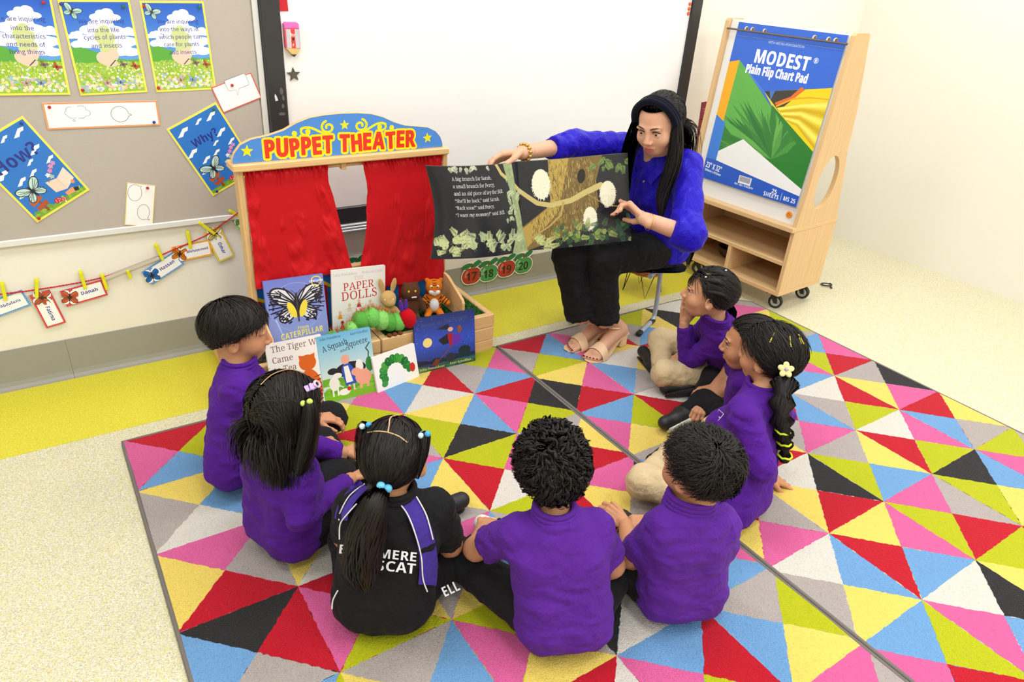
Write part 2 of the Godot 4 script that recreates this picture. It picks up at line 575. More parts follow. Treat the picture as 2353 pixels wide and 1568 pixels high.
func rugs() -> void:
	var cc := {"r": rgb(178, 22, 40), "p": rgb(204, 92, 146), "b": rgb(104, 150, 198), "y": rgb(222, 197, 98), "g": rgb(172, 177, 24), "k": rgb(42, 41, 43), "w": rgb(204, 199, 192), "a": rgb(164, 156, 153)}
	var yb := rgb(118, 112, 108)
	for side in 2:
		var pat: Dictionary = RUG_L if side == 0 else RUG_R
		var W := 1000
		var H := 1600
		var u := 200.0
		var im := pic(W, H, rgb(160, 150, 140))
		var rr := RandomNumberGenerator.new()
		rr.seed = 11 + side
		for r in range(-1, 7):
			for c in 5:
				var key := "%d,%d" % [r, c]
				var s: String = pat.get(key, "yprb")
				var o := Vector2(c * u, (r + 1) * u)
				var q := [o, o + Vector2(u, 0), o + Vector2(u, u), o + Vector2(0, u)]
				var ce := o + Vector2(u, u) * 0.5
				im.fill_rect(Rect2i(int(o.x), int(o.y), int(u), int(u)), cc[s[0]])
				for k in 4:
					# jagged tufted borders
					var pts := PackedVector2Array()
					for e in [[q[k], q[(k + 1) % 4]], [q[(k + 1) % 4], ce], [ce, q[k]]]:
						var n := 24
						for j in n:
							var p: Vector2 = e[0].lerp(e[1], float(j) / n)
							if j > 0:
								p += Vector2(rr.randf_range(-1.4, 1.4), rr.randf_range(-1.4, 1.4))
							pts.append(p)
					poly(im, pts, cc[s[k]])
		# soft tufts: every pixel a slightly different dye take-up
		for i in 200000:
			var x := rr.randi_range(0, W - 1)
			var y := rr.randi_range(0, H - 1)
			var c0 := im.get_pixel(x, y)
			var f := rr.randf_range(0.78, 1.14)
			im.set_pixel(x, y, Color(minf(1, c0.r * f), minf(1, c0.g * f), minf(1, c0.b * f)))
		for i in 500:
			var x := rr.randi_range(0, W - 1)
			var y := rr.randi_range(0, H - 1)
			im.set_pixel(x, y, im.get_pixel(x, y).lerp(rgb(215, 210, 200) if rr.randf() < 0.5 else rgb(70, 60, 60), 0.6))
		var m := img_mat(im, 0.95, 0.15)
		m.normal_enabled = true
		m.normal_texture = noise_tex(0.45, 1024, true, 4.0, FastNoiseLite.TYPE_SIMPLEX, 2, 5)
		m.normal_scale = 0.4
		m.rim_enabled = true
		m.rim = 0.25
		var t := thing("rug", ["rug of bright triangles beneath the girl in the black top", "rug of bright triangles beneath the seated woman's feet"][side], "rug", Vector3.ZERO)
		# pile: a gently uneven slab with its own edge
		var x0 := 0.052 if side == 0 else 1.5885
		var x1 := 1.5735 if side == 0 else 3.106
		var z0 := 0.566
		var z1 := 3.02
		var ox := 0.049 if side == 0 else 1.565
		var mb := MB.new()
		var nx := 34
		var nz := 54
		var nz_ := FastNoiseLite.new()
		nz_.seed = 4 + side
		nz_.frequency = 2.2
		var P := []
		for j in nz + 1:
			var row := []
			for i in nx + 1:
				var x := lerpf(x0, x1, float(i) / nx)
				var z := lerpf(z0, z1, float(j) / nz)
				if side == 1 and i > nx - 9:
					# the far corner has been pushed in by the easel
					var k := float(i - nx + 9) / 9.0
					z += k * k * 0.20 * clampf(1.0 - (z - z0) / 0.7, 0.0, 1.0)
				var y := 0.0115 + nz_.get_noise_2d(x, z) * 0.0022
				row.append(Vector3(x, y, z))
			P.append(row)
		for j in nz:
			for i in nx:
				var a: Vector3 = P[j][i]
				var b: Vector3 = P[j][i + 1]
				var d: Vector3 = P[j + 1][i + 1]
				var e: Vector3 = P[j + 1][i]
				var ua := func(v: Vector3) -> Vector2: return Vector2((v.x - ox) / 1.55, (v.z - 0.556) / 2.48)
				mb.tri(a, b, d, Vector3.UP, Vector3.UP, Vector3.UP, ua.call(a), ua.call(b), ua.call(d))
				mb.tri(a, d, e, Vector3.UP, Vector3.UP, Vector3.UP, ua.call(a), ua.call(d), ua.call(e))
		put("pile", mb, m, t)
		var eb := MB.new()
		var loop := []
		for i in nx + 1:
			loop.append(P[0][i])
		for j in range(1, nz + 1):
			loop.append(P[j][nx])
		for i in range(nx - 1, -1, -1):
			loop.append(P[nz][i])
		for j in range(nz - 1, 0, -1):
			loop.append(P[j][0])
		for i in loop.size():
			loop[i] = Vector3(loop[i].x, 0.0072, loop[i].z)
		eb.tube(loop, 0.0066, 8, true)
		put("bound_edge", eb, mat(yb, 0.9, 0.2), t)

# ---------------------------------------------------------------- boards on the wall
func wall_boards() -> void:
	var felt := mat(Color.WHITE, 0.95, 0.1)
	var fi := Image.create(512, 512, false, Image.FORMAT_RGB8)
	fi.fill(rgb(186, 178, 169))
	for i in 60000:
		var f := rng.randf_range(-0.045, 0.045)
		fi.fill_rect(Rect2i(rng.randi_range(0, 511), rng.randi_range(0, 511), rng.randi_range(1, 3), 1), Color(0.73 + f, 0.698 + f, 0.662 + f))
	felt.albedo_texture = ImageTexture.create_from_image(fi)
	felt.uv1_triplanar = true
	felt.uv1_scale = Vector3(5, 5, 5)
	var alu := mat(rgb(226, 226, 224), 0.4, 0.5)
	var t := thing("pin_board", "wide grey felt pin board with a white aluminium frame", "notice board", Vector3(0, 0.562, 0))
	var b := MB.new()
	b.box(Vector3(-0.5, 0.58, 0.006), Vector3(2.56, 1.16, 0.012), 0.0)
	put("felt_panel", b, felt, t)
	for f in [[Vector3(-0.5, 0.012, 0.0095), Vector3(2.62, 0.024, 0.019)], [Vector3(-0.5, 1.15, 0.0095), Vector3(2.62, 0.024, 0.019)], [Vector3(0.797, 0.581, 0.0095), Vector3(0.022, 1.112, 0.019)], [Vector3(-1.799, 0.581, 0.0095), Vector3(0.022, 1.112, 0.019)]]:
		b = MB.new()
		b.box(f[0], f[1], 0.003)
		put("frame_rail", b, alu, t)
	# interactive board
	var blk := mat(rgb(44, 44, 47), 0.32, 0.5)
	t = thing("whiteboard", "large white interactive board with a wide black frame", "whiteboard", Vector3(0, 0.46, 0))
	b = MB.new()
	b.box(Vector3(1.96, 0.78, 0.012), Vector3(2.16, 1.40, 0.024), 0.0)
	put("writing_surface", b, mat(rgb(244, 244, 243), 0.28, 0.5), t)
	for f in [[Vector3(0.8455, 0.755, 0.019), Vector3(0.073, 1.46, 0.038)], [Vector3(3.0745, 0.755, 0.019), Vector3(0.073, 1.46, 0.038)], [Vector3(1.96, 0.068, 0.019), Vector3(2.156, 0.074, 0.038)], [Vector3(1.96, 1.448, 0.019), Vector3(2.156, 0.074, 0.038)]]:
		b = MB.new()
		b.box(f[0], f[1], 0.004)
		put("frame_bar", b, blk, t)
	for k in 3:
		b = MB.new()
		b.box(Vector3(1.96, 0.026 - k * 0.0105, 0.026 + k * 0.004), Vector3(2.16, 0.008, 0.05 + k * 0.006), 0.002)
		put("tray_rail", b, mat(rgb(205, 207, 210), 0.35, 0.6, 0.3), t)
	# dried smears of marker and glue on the black frame
	var sm := mat(rgb(92, 92, 95), 0.6)
	for s in [[0.861, 0.60, 0.008, 0.016, 0.3], [0.866, 0.575, 0.006, 0.012, -0.3], [0.856, 0.515, 0.016, 0.007, 0.5], [0.862, 0.544, 0.006, 0.01, 0.1]]:
		b = MB.new()
		b.prism(star_pts(Vector2.ZERO, 1.0, 0.7, 9, s[4]), 0.0002, Basis(Vector3(s[2], 0, 0), Vector3(0, s[3], 0), Vector3(0, 0, 1)), Vector3(s[0], s[1], 0.0383))
		put("smear", b, sm, t)
	b = MB.new()
	b.prism(PackedVector2Array([Vector2(-0.004, -0.014), Vector2(0.007, -0.012), Vector2(0.003, 0.002), Vector2(-0.003, 0.014), Vector2(-0.006, 0.004)]), 0.0004, Basis.IDENTITY, Vector3(0.8385, 0.578, 0.0385))
	put("glue_smear", b, mat(rgb(222, 222, 232), 0.5), t)
	# pencil magnet
	t = thing("pencil_magnet", "pencil shaped magnetic eraser with a pink end on the whiteboard", "magnet", Vector3(0.917, 1.185, 0.024))
	b = MB.new()
	b.prism(PackedVector2Array([Vector2(-0.027, 0.032), Vector2(0.029, 0.030), Vector2(0.029, 0.1), Vector2(-0.027, 0.1)]), 0.022, Basis.IDENTITY, Vector3(0, 0, 0.022), 0.002)
	put("pink_body", b, mat(rgb(226, 96, 120), 0.5), t)
	b = MB.new()
	b.prism(PackedVector2Array([Vector2(-0.027, 0.1), Vector2(0.029, 0.1), Vector2(0.029, 0.116), Vector2(0.022, 0.122), Vector2(-0.02, 0.122), Vector2(-0.027, 0.116)]), 0.022, Basis.IDENTITY, Vector3(0, 0, 0.022), 0.002)
	put("eraser_end", b, mat(rgb(232, 110, 188), 0.6), t)
	b = MB.new()
	b.prism(PackedVector2Array([Vector2(-0.027, 0.032), Vector2(0.029, 0.030), Vector2(0.012, 0.009), Vector2(-0.006, 0.009)]), 0.022, Basis.IDENTITY, Vector3(0, 0, 0.022), 0.001)
	put("wood_cone", b, mat(rgb(236, 186, 120), 0.6), t)
	b = MB.new()
	b.prism(PackedVector2Array([Vector2(-0.006, 0.009), Vector2(0.012, 0.009), Vector2(0.003, 0.0)]), 0.02, Basis.IDENTITY, Vector3(0, 0, 0.021))
	put("lead_tip", b, mat(rgb(50, 50, 52), 0.6), t)
	var im := pic(120, 180, rgb(238, 236, 238))
	for k in range(-20, 40):
		stroke(im, PackedVector2Array([Vector2(0, k * 9), Vector2(120, k * 9 + 90)]), 3, rgb(120, 118, 140))
	im.fill_rect(Rect2i(42, 0, 38, 180), rgb(232, 66, 42))
	text(im, "hr", Vector2(61, 52), 44, rgb(250, 240, 235), true)
	ell(im, 61, 92, 11, 15, rgb(30, 28, 40))
	stroke(im, PackedVector2Array([Vector2(61, 96), Vector2(52, 128)]), 5, rgb(30, 28, 40))
	text(im, "r", Vector2(61, 150), 40, rgb(250, 240, 235), true)
	b = MB.new()
	b.quad(Vector3(-0.022, 0.098, 0.0224), Vector3(0.027, 0.098, 0.0224), Vector3(0.027, 0.032, 0.0224), Vector3(-0.022, 0.032, 0.0224), Vector3.BACK)
	put("paper_wrap", b, img_mat(im), t)
	b = MB.new()
	b.prism(star_pts(Vector2.ZERO, 0.027, 0.0115, 5, PI + 0.05), 0.006, Basis.IDENTITY, Vector3(0.917, 1.119, 0.031), 0.001)
	tag(put("star_magnet", b, mat(rgb(84, 78, 70), 0.6)), "dark grey wooden star stuck on the whiteboard", "magnet")
	b = MB.new()
	b.box(Vector3(0.898, 1.372, 0.0255), Vector3(0.034, 0.058, 0.002), 0.0003, Basis(Vector3.BACK, 0.04))
	tag(put("red_paper", b, mat(rgb(200, 24, 40), 0.7)), "slip of red paper at the whiteboard's black frame", "paper")
	for y in [1.426, 1.4035, 1.381]:
		b = MB.new()
		b.lathe([Vector2(0.0085, 0), Vector2(0.0085, 0.004), Vector2(0.0078, 0.006), Vector2(0.005, 0.0075), Vector2(0.0, 0.008)], 14, Vector3(3.024, y, 0.024), Basis(Vector3.RIGHT, PI / 2))
		tag(put("round_magnet", b, mat(rgb(240, 96, 40), 0.4)), "small round orange magnet beside the whiteboard's black frame", "magnet", "orange magnets on the whiteboard")
	# dark red cards on the wall by the easel
	for k in 2:
		im = pic(100, 130, rgb(128, 26, 40))
		if k == 0:
			for a in 9:
				stroke(im, PackedVector2Array([Vector2(55, 60), Vector2(55, 60) + Vector2(rng.randf_range(20, 44), 0).rotated(a * TAU / 9)]), 2.5, rgb(200, 160, 165))
		var w := 0.09 if k == 0 else 0.04
		var h := 0.1 if k == 0 else 0.15
		var c: Vector3 = Vector3(3.325, 0.872, 0.002) if k == 0 else Vector3(3.308, 0.75, 0.002)
		b = MB.new()
		var bs := Basis(Vector3.BACK, 0.08)
		b.prism(PackedVector2Array([Vector2(-w / 2, -h / 2), Vector2(w / 2, -h / 2), Vector2(w / 2, h / 2), Vector2(-w / 2, h / 2)]), 0.001, bs, c, 0.0, Rect2(-w / 2, -h / 2, w, h))
		tag(put("wall_card", b, img_mat(im, 0.6)), ["dark red card with a white starburst on the wall", "narrow dark red card under the starburst card"][k], "card")

# ---------------------------------------------------------------- sheets on the pin board
func sheet(called: String, label: String, cat: String, c: Vector2, size: Vector2, deg: float, im: Image, z := 0.0125, group := "", rough := 0.35) -> Node3D:
	var t := thing(called, label, cat, Vector3(c.x, c.y, z), group)
	t.rotation_degrees.z = deg
	var w := size.x
	var h := size.y
	var b := MB.new()
	# paper, a touch bowed
	var n := 10
	for j in n:
		for i in 2:
			var q: Array[Vector3] = []
			var uv: Array[Vector2] = []
			for o in [[i, j], [i + 1, j], [i + 1, j + 1], [i, j + 1]]:
				var fx: float = o[0] / 2.0
				var fy: float = float(o[1]) / n
				var zz := 0.0022 + 0.0018 * sin(fx * PI) * sin(fy * PI) + 0.0012 * sin(fy * 7.0 + c.x * 9.0)
				q.append(Vector3((fx - 0.5) * w, (0.5 - fy) * h, zz))
				uv.append(Vector2(fx, fy))
			b.tri(q[0], q[1], q[2], Vector3.BACK, Vector3.BACK, Vector3.BACK, uv[0], uv[1], uv[2])
			b.tri(q[0], q[2], q[3], Vector3.BACK, Vector3.BACK, Vector3.BACK, uv[0], uv[2], uv[3])
	put("printed_sheet", b, img_mat(im, rough), t)
	b = MB.new()
	b.box(Vector3(0, 0, 0.0), Vector3(w, h, 0.0008), 0.0)
	put("backing", b, mat(rgb(240, 240, 236), 0.7), t)
	return t

func pin(p: Vector2, col: Color, label: String, z := 0.0125) -> void:
	var t := thing("push_pin", label, "push pin", Vector3(p.x, p.y, z), "push pins on the grey board")
	var b := MB.new()
	b.lathe([Vector2(0.0022, 0.002), Vector2(0.0022, 0.005), Vector2(0.0052, 0.006), Vector2(0.0055, 0.0085), Vector2(0.004, 0.0105), Vector2(0.0, 0.0112)], 12, Vector3.ZERO, Basis(Vector3.RIGHT, PI / 2))
	put("head", b, mat(col, 0.3), t)

func cloud(im: Image, x: float, y: float, s: float, c := Color(0.96, 0.97, 1.0)) -> void:
	for k in [[0, 0, 1.0, 0.5], [-0.8, 0.15, 0.7, 0.36], [0.8, 0.2, 0.75, 0.34], [0.3, -0.3, 0.6, 0.42], [-0.35, -0.22, 0.5, 0.36]]:
		ell(im, x + k[0] * s, y + k[1] * s, k[2] * s, k[3] * s, c)

func butterfly(im: Image, p: Vector2, s: float, c: Color, edge: Color, rot := 0.0, veins := true) -> void:
	for sd in [-1.0, 1.0]:
		for wing in [[Vector2(0.62, -0.42), 0.62, 0.36, -0.6], [Vector2(0.48, 0.38), 0.46, 0.3, 0.75]]:
			var o: Vector2 = wing[0]
			var ce := p + (Vector2(o.x * sd, o.y) * s).rotated(rot)
			ell(im, ce.x, ce.y, wing[1] * s * 1.1, wing[2] * s * 1.13, edge, rot + wing[3] * sd)
			ell(im, ce.x, ce.y, wing[1] * s * 0.95, wing[2] * s * 0.92, c, rot + wing[3] * sd)
			if veins:
				for k in 3:
					stroke(im, PackedVector2Array([p, ce + Vector2(0.4 * s * sd, (k - 1) * 0.22 * s).rotated(rot + wing[3] * sd * 0.5)]), maxf(1.0, s * 0.04), edge)
	stroke(im, PackedVector2Array([p + Vector2(0, -0.5 * s).rotated(rot), p + Vector2(0, 0.55 * s).rotated(rot)]), maxf(2.0, s * 0.12), edge.darkened(0.4))

func nature_print(lines: Array) -> Image:
	var W := 420
	var H := 596
	var im := pic(W, H, rgb(244, 232, 92))
	var x0 := 13
	var x1 := 407
	for y in range(13, 583):
		var f := (y - 13) / 570.0
		im.fill_rect(Rect2i(x0, y, x1 - x0, 1), rgb(34, 92, 202).lerp(rgb(96, 160, 232), clampf(f * 1.7, 0, 1)))
	for k in [[250, 95, 62], [215, 170, 88], [250, 240, 105], [120, 260, 70], [365, 200, 46], [300, 310, 80], [60, 215, 40], [375, 262, 40]]:
		cloud(im, k[0], k[1], k[2], rgb(238, 240, 250))
	im.fill_rect(Rect2i(0, 0, 13, H), rgb(244, 232, 92))
	im.fill_rect(Rect2i(407, 0, 13, H), rgb(244, 232, 92))
	poly(im, PackedVector2Array([Vector2(x0, 292), Vector2(70, 288), Vector2(150, 318), Vector2(250, 356), Vector2(330, 378), Vector2(x1, 372), Vector2(x1, 400), Vector2(x0, 400)]), rgb(92, 170, 62))
	im.fill_rect(Rect2i(x0, 388, x1 - x0, 195), rgb(156, 194, 58))
	for i in 700:
		var y := rng.randf_range(385, 580)
		var x := rng.randf_range(x0 + 4, x1 - 4)
		var c: Color = [rgb(188, 214, 74), rgb(120, 172, 44), rgb(206, 222, 110), rgb(96, 150, 40), rgb(222, 230, 140)][rng.randi_range(0, 4)]
		stroke(im, PackedVector2Array([Vector2(x, y), Vector2(x + rng.randf_range(-5, 5), maxf(380, y - rng.randf_range(6, 20)))]), 2, c)
	for i in 210:
		var y := 380 + pow(rng.randf(), 0.8) * 190
		var x := rng.randf_range(x0 + 6, x1 - 6)
		var s := lerpf(2.0, 7.0, (y - 380) / 190.0)
		var c: Color = [rgb(250, 248, 240), rgb(250, 248, 240), rgb(240, 190, 196), rgb(150, 190, 236), rgb(246, 236, 150)][rng.randi_range(0, 4)]
		for k in 6:
			ell(im, x + cos(k * 1.05) * s, y + sin(k * 1.05) * s, s * 0.7, s * 0.55, c, k * 1.05, 8)
		ell(im, x, y, s * 0.5, s * 0.5, rgb(240, 190, 40), 0, 8)
	# pale butterfly behind the words, small ones in the meadow
	for k in [[212, 210, 62, 40, -0.9], [232, 252, 66, 36, -0.7], [235, 300, 58, 36, -0.3]]:
		ell(im, k[0], k[1], k[2], k[3], rgb(206, 216, 150), k[4])
	for k in [[190, 360, 44, 40, 0.3], [222, 392, 50, 24, 0.1], [250, 345, 34, 44, 0.4]]:
		ell(im, k[0], k[1], k[2], k[3], rgb(232, 206, 186), k[4])
	stroke(im, PackedVector2Array([Vector2(222, 410), Vector2(258, 376)]), 6, rgb(60, 46, 40))
	butterfly(im, Vector2(64, 70), 44, rgb(190, 226, 216), rgb(52, 70, 70), 0.5)
	butterfly(im, Vector2(300, 405), 20, rgb(150, 120, 116), rgb(80, 60, 60), 0.5)
	butterfly(im, Vector2(372, 418), 22, rgb(226, 96, 40), rgb(60, 34, 30), 0.7)
	butterfly(im, Vector2(180, 520), 24, rgb(226, 190, 172), rgb(120, 96, 90), -0.2)
	butterfly(im, Vector2(262, 520), 24, rgb(160, 190, 220), rgb(60, 80, 130), 0.3)
	var y := 134.0
	for i in lines.size():
		text(im, lines[i], Vector2(225, y), 37, rgb(46, 52, 150))
		y += 49
	for s in [Rect2i(0, 0, W, 13), Rect2i(0, 583, W, 13)]:
		im.fill_rect(s, rgb(244, 232, 92))
	return im

func question_print(word: String) -> Image:
	var W := 420
	var H := 600
	var im := pic(W, H, rgb(244, 232, 92))
	im.fill_rect(Rect2i(15, 15, 390, 570), rgb(44, 120, 208))
	for k in [[330, 70, 34], [90, 75, 38], [60, 240, 36], [330, 205, 34], [215, 320, 26], [70, 400, 30], [230, 60, 24], [360, 300, 26], [120, 330, 30], [250, 255, 22]]:
		poly(im, PackedVector2Array([Vector2(k[0] - k[2] * 1.5, k[1] + k[2] * 0.5), Vector2(k[0] - k[2] * 0.4, k[1] - k[2] * 0.2), Vector2(k[0] + k[2] * 0.3, k[1] - k[2] * 0.65), Vector2(k[0] + k[2] * 1.4, k[1] - k[2] * 0.5), Vector2(k[0] + k[2] * 0.9, k[1] + k[2] * 0.1), Vector2(k[0] + k[2] * 0.2, k[1] + k[2] * 0.1), Vector2(k[0] - k[2] * 0.5, k[1] + k[2] * 0.7)]), rgb(248, 250, 252))
	im.fill_rect(Rect2i(15, 556, 390, 29), rgb(122, 172, 58))
	for k in 30:
		ell(im, rng.randf_range(30, 390), rng.randf_range(545, 570), rng.randf_range(8, 18), rng.randf_range(6, 12), rgb(150, 190, 60) if k % 2 else rgb(110, 160, 56))
	# sign post, mushrooms
	poly(im, PackedVector2Array([Vector2(96, 440), Vector2(110, 438), Vector2(130, 572), Vector2(112, 574)]), rgb(150, 72, 40))
	poly(im, PackedVector2Array([Vector2(52, 470), Vector2(140, 452), Vector2(146, 482), Vector2(60, 506)]), rgb(190, 92, 52))
	poly(im, PackedVector2Array([Vector2(64, 520), Vector2(150, 500), Vector2(158, 530), Vector2(74, 548)]), rgb(178, 84, 46))
	for k in [[210, 548, 26], [246, 562, 18]]:
		im.fill_rect(Rect2i(k[0] - 6, k[1], 12, 22), rgb(240, 230, 214))
		poly(im, circ_pts(Vector2(k[0], k[1]), k[2], k[2] * 0.7), rgb(204, 40, 48))
		for q in 5:
			ell(im, k[0] + cos(q * 1.3) * k[2] * 0.6, k[1] + sin(q * 1.3) * k[2] * 0.35, 3.5, 3, Color.WHITE, 0, 8)
	# an open book held up, flower sprig
	poly(im, PackedVector2Array([Vector2(228, 410), Vector2(306, 424), Vector2(312, 516), Vector2(238, 498)]), rgb(244, 214, 196))
	poly(im, PackedVector2Array([Vector2(306, 424), Vector2(388, 384), Vector2(396, 478), Vector2(312, 516)]), rgb(248, 222, 206))
	stroke(im, PackedVector2Array([Vector2(306, 424), Vector2(312, 516)]), 3, rgb(216, 176, 156))
	ell(im, 372, 494, 12, 14, rgb(226, 150, 110))
	poly(im, PackedVector2Array([Vector2(280, 530), Vector2(340, 522), Vector2(372, 546), Vector2(350, 560), Vector2(284, 556)]), rgb(236, 160, 112))
	poly(im, PackedVector2Array([Vector2(346, 530), Vector2(378, 540), Vector2(366, 562), Vector2(340, 556)]), rgb(40, 36, 44))
	butterfly(im, Vector2(128, 415), 76, rgb(196, 226, 222), rgb(40, 52, 60), -0.2)
	stroke(im, PackedVector2Array([Vector2(250, 420), Vector2(300, 372), Vector2(372, 330)]), 5, rgb(150, 110, 80))
	for k in [[276, 380, rgb(240, 240, 244)], [306, 362, rgb(226, 140, 190)], [330, 340, rgb(232, 150, 196)], [356, 330, rgb(206, 150, 214)], [290, 400, rgb(170, 200, 180)]]:
		for q in 5:
			ell(im, k[0] + cos(q * 1.257) * 9, k[1] + sin(q * 1.257) * 9, 8, 6, k[2], q * 1.257, 10)
	text(im, word, Vector2(200, 190), 122.0 if word == "How?" else 84.0, rgb(36, 48, 140), true)
	return im

func bubble_pts(c: Vector2, rx: float, ry: float, tail: Vector2) -> PackedVector2Array:
	var p := PackedVector2Array()
	var ta := (tail - c).angle()
	for i in 40:
		var a := ta + 0.16 + (TAU - 0.32) * i / 39.0
		p.append(c + Vector2(cos(a) * rx, sin(a) * ry))
	p.append(tail)
	return p

func posters() -> void:
	sheet("topic_poster", "poster starting are inquiring into the characteristics, yellow bordered", "poster", Vector2(0.052, 1.2175), Vector2(0.207, 0.297), -1.0, nature_print(["We are inquiring", "into the", "characteristics", "and needs of", "living things"]), 0.0125, "butterfly meadow posters")
	sheet("topic_poster", "yellow bordered poster about the life cycles of plants and insects", "poster", Vector2(0.283, 1.2135), Vector2(0.21, 0.297), 1.5, nature_print(["We are inquiring", "into the life", "cycles of plants", "and insects"]), 0.0125, "butterfly meadow posters")
	sheet("topic_poster", "yellow bordered poster on ways people care for plants and insects", "poster", Vector2(0.5205, 1.2165), Vector2(0.206, 0.297), 1.2, nature_print(["We are inquiring", "into the ways in", "which people can", "care for plants", "and insects"]), 0.0125, "butterfly meadow posters")
	sheet("question_poster", "tilted blue poster asking How? with a yellow border", "poster", Vector2(-0.0165, 0.8215), Vector2(0.208, 0.304), 28.7, question_print("How?"), 0.0125, "question posters")
	sheet("question_poster", "tilted blue poster asking Why? with a yellow border", "poster", Vector2(0.5908, 0.8464), Vector2(0.207, 0.297), 25.8, question_print("Why?"), 0.0125, "question posters")
	var ink := rgb(70, 70, 72)
	# long orange card
	var im := pic(560, 140, rgb(238, 160, 110))
	im.fill_rect(Rect2i(9, 9, 542, 122), rgb(250, 250, 250))
	for k in [[150, 48, 26], [124, 40, 20], [176, 36, 22], [196, 58, 20], [170, 68, 22], [130, 66, 24], [112, 56, 16]]:
		ell(im, k[0], k[1], k[2] + 1.6, k[2] * 0.75 + 1.6, ink)
	for k in [[150, 48, 26], [124, 40, 20], [176, 36, 22], [196, 58, 20], [170, 68, 22], [130, 66, 24], [112, 56, 16], [150, 52, 40]]:
		ell(im, k[0], k[1], k[2], k[2] * 0.75, rgb(250, 250, 250))
	ell(im, 132, 96, 6, 5, ink)
	ell(im, 132, 96, 4.5, 3.5, rgb(250, 250, 250))
	stroke(im, bubble_pts(Vector2(360, 70), 44, 42, Vector2(418, 76)), 2.2, ink, true)
	sheet("bubble_card", "long white card with orange edge and a thought cloud", "card", Vector2(0.24, 0.997), Vector2(0.353, 0.088), -0.8, im)
	im = pic(260, 165, rgb(226, 84, 74))
	im.fill_rect(Rect2i(6, 6, 248, 153), rgb(250, 250, 250))
	var t := sheet("bubble_card", "tilted white card with red edge and square speech bubble", "card", Vector2(0.699, 1.0555), Vector2(0.158, 0.099), 19.0, im)
	var b := MB.new()
	var pts := PackedVector2Array([Vector2(-0.034, 0.012), Vector2(-0.012, 0.008), Vector2(-0.012, -0.012), Vector2(0.0, 0.008), Vector2(0.04, 0.008), Vector2(0.044, 0.013), Vector2(0.044, 0.046), Vector2(0.04, 0.051), Vector2(-0.034, 0.051), Vector2(-0.038, 0.046), Vector2(-0.038, 0.016)])
	b.prism(pts, 0.0006, Basis.IDENTITY, Vector3(0.012, 0.004, 0.0042))
	put("speech_bubble", b, mat(rgb(250, 250, 250), 0.6), t)
	b = MB.new()
	var lp := []
	for q in pts:
		lp.append(Vector3(q.x + 0.012, q.y + 0.004, 0.0042))
	b.tube(lp, 0.0005, 5, true)
	put("bubble_outline", b, mat(ink, 0.7), t)
	im = pic(240, 408, rgb(236, 206, 84))
	im.fill_rect(Rect2i(6, 6, 228, 396), rgb(250, 250, 250))
	stroke(im, bubble_pts(Vector2(70, 90), 58, 78, Vector2(122, 24)), 3, ink, true)
	stroke(im, bubble_pts(Vector2(152, 268), 52, 74, Vector2(208, 342)), 3, ink, true)
	sheet("bubble_card", "tall white card with yellow edge and two oval speech bubbles", "card", Vector2(0.30, 0.6628), Vector2(0.096, 0.163), -12.6, im)
	var R := rgb(190, 30, 46)
	var B := rgb(34, 60, 150)
	var G := rgb(36, 110, 60)
	for k in [[Vector2(0.133, 1.35), R, "red push pin in the characteristics poster"], [Vector2(0.361, 1.344), G, "green push pin in the life cycles poster's top corner"], [Vector2(0.191, 1.082), R, "red push pin at the foot of the life cycles poster"], [Vector2(0.181, 1.347), B, "dark blue push pin by the life cycles poster's butterfly"], [Vector2(0.603, 1.349), G, "green push pin in the ways people care poster"], [Vector2(0.425, 1.347), R, "red push pin by the pale butterfly of the care poster"], [Vector2(0.428, 1.082), R, "red push pin at the foot of the care poster"], [Vector2(0.083, 1.03), R, "red push pin in the long orange edged card"], [Vector2(0.395, 0.964), B, "blue push pin in the long orange edged card"], [Vector2(0.335, 0.727), R, "red push pin in the tall card with two bubbles"], [Vector2(0.607, 1.0), G, "green push pin at the top of the Why poster"], [Vector2(0.578, 0.688), B, "blue push pin at the foot of the Why poster"], [Vector2(-0.007, 0.981), B, "blue push pin at the top of the How poster"], [Vector2(-0.027, 0.655), R, "red push pin at the foot of the How poster"], [Vector2(0.683, 1.084), R, "red push pin in the red edged bubble card"]]:
		pin(k[0], k[1], k[2], 0.0145)

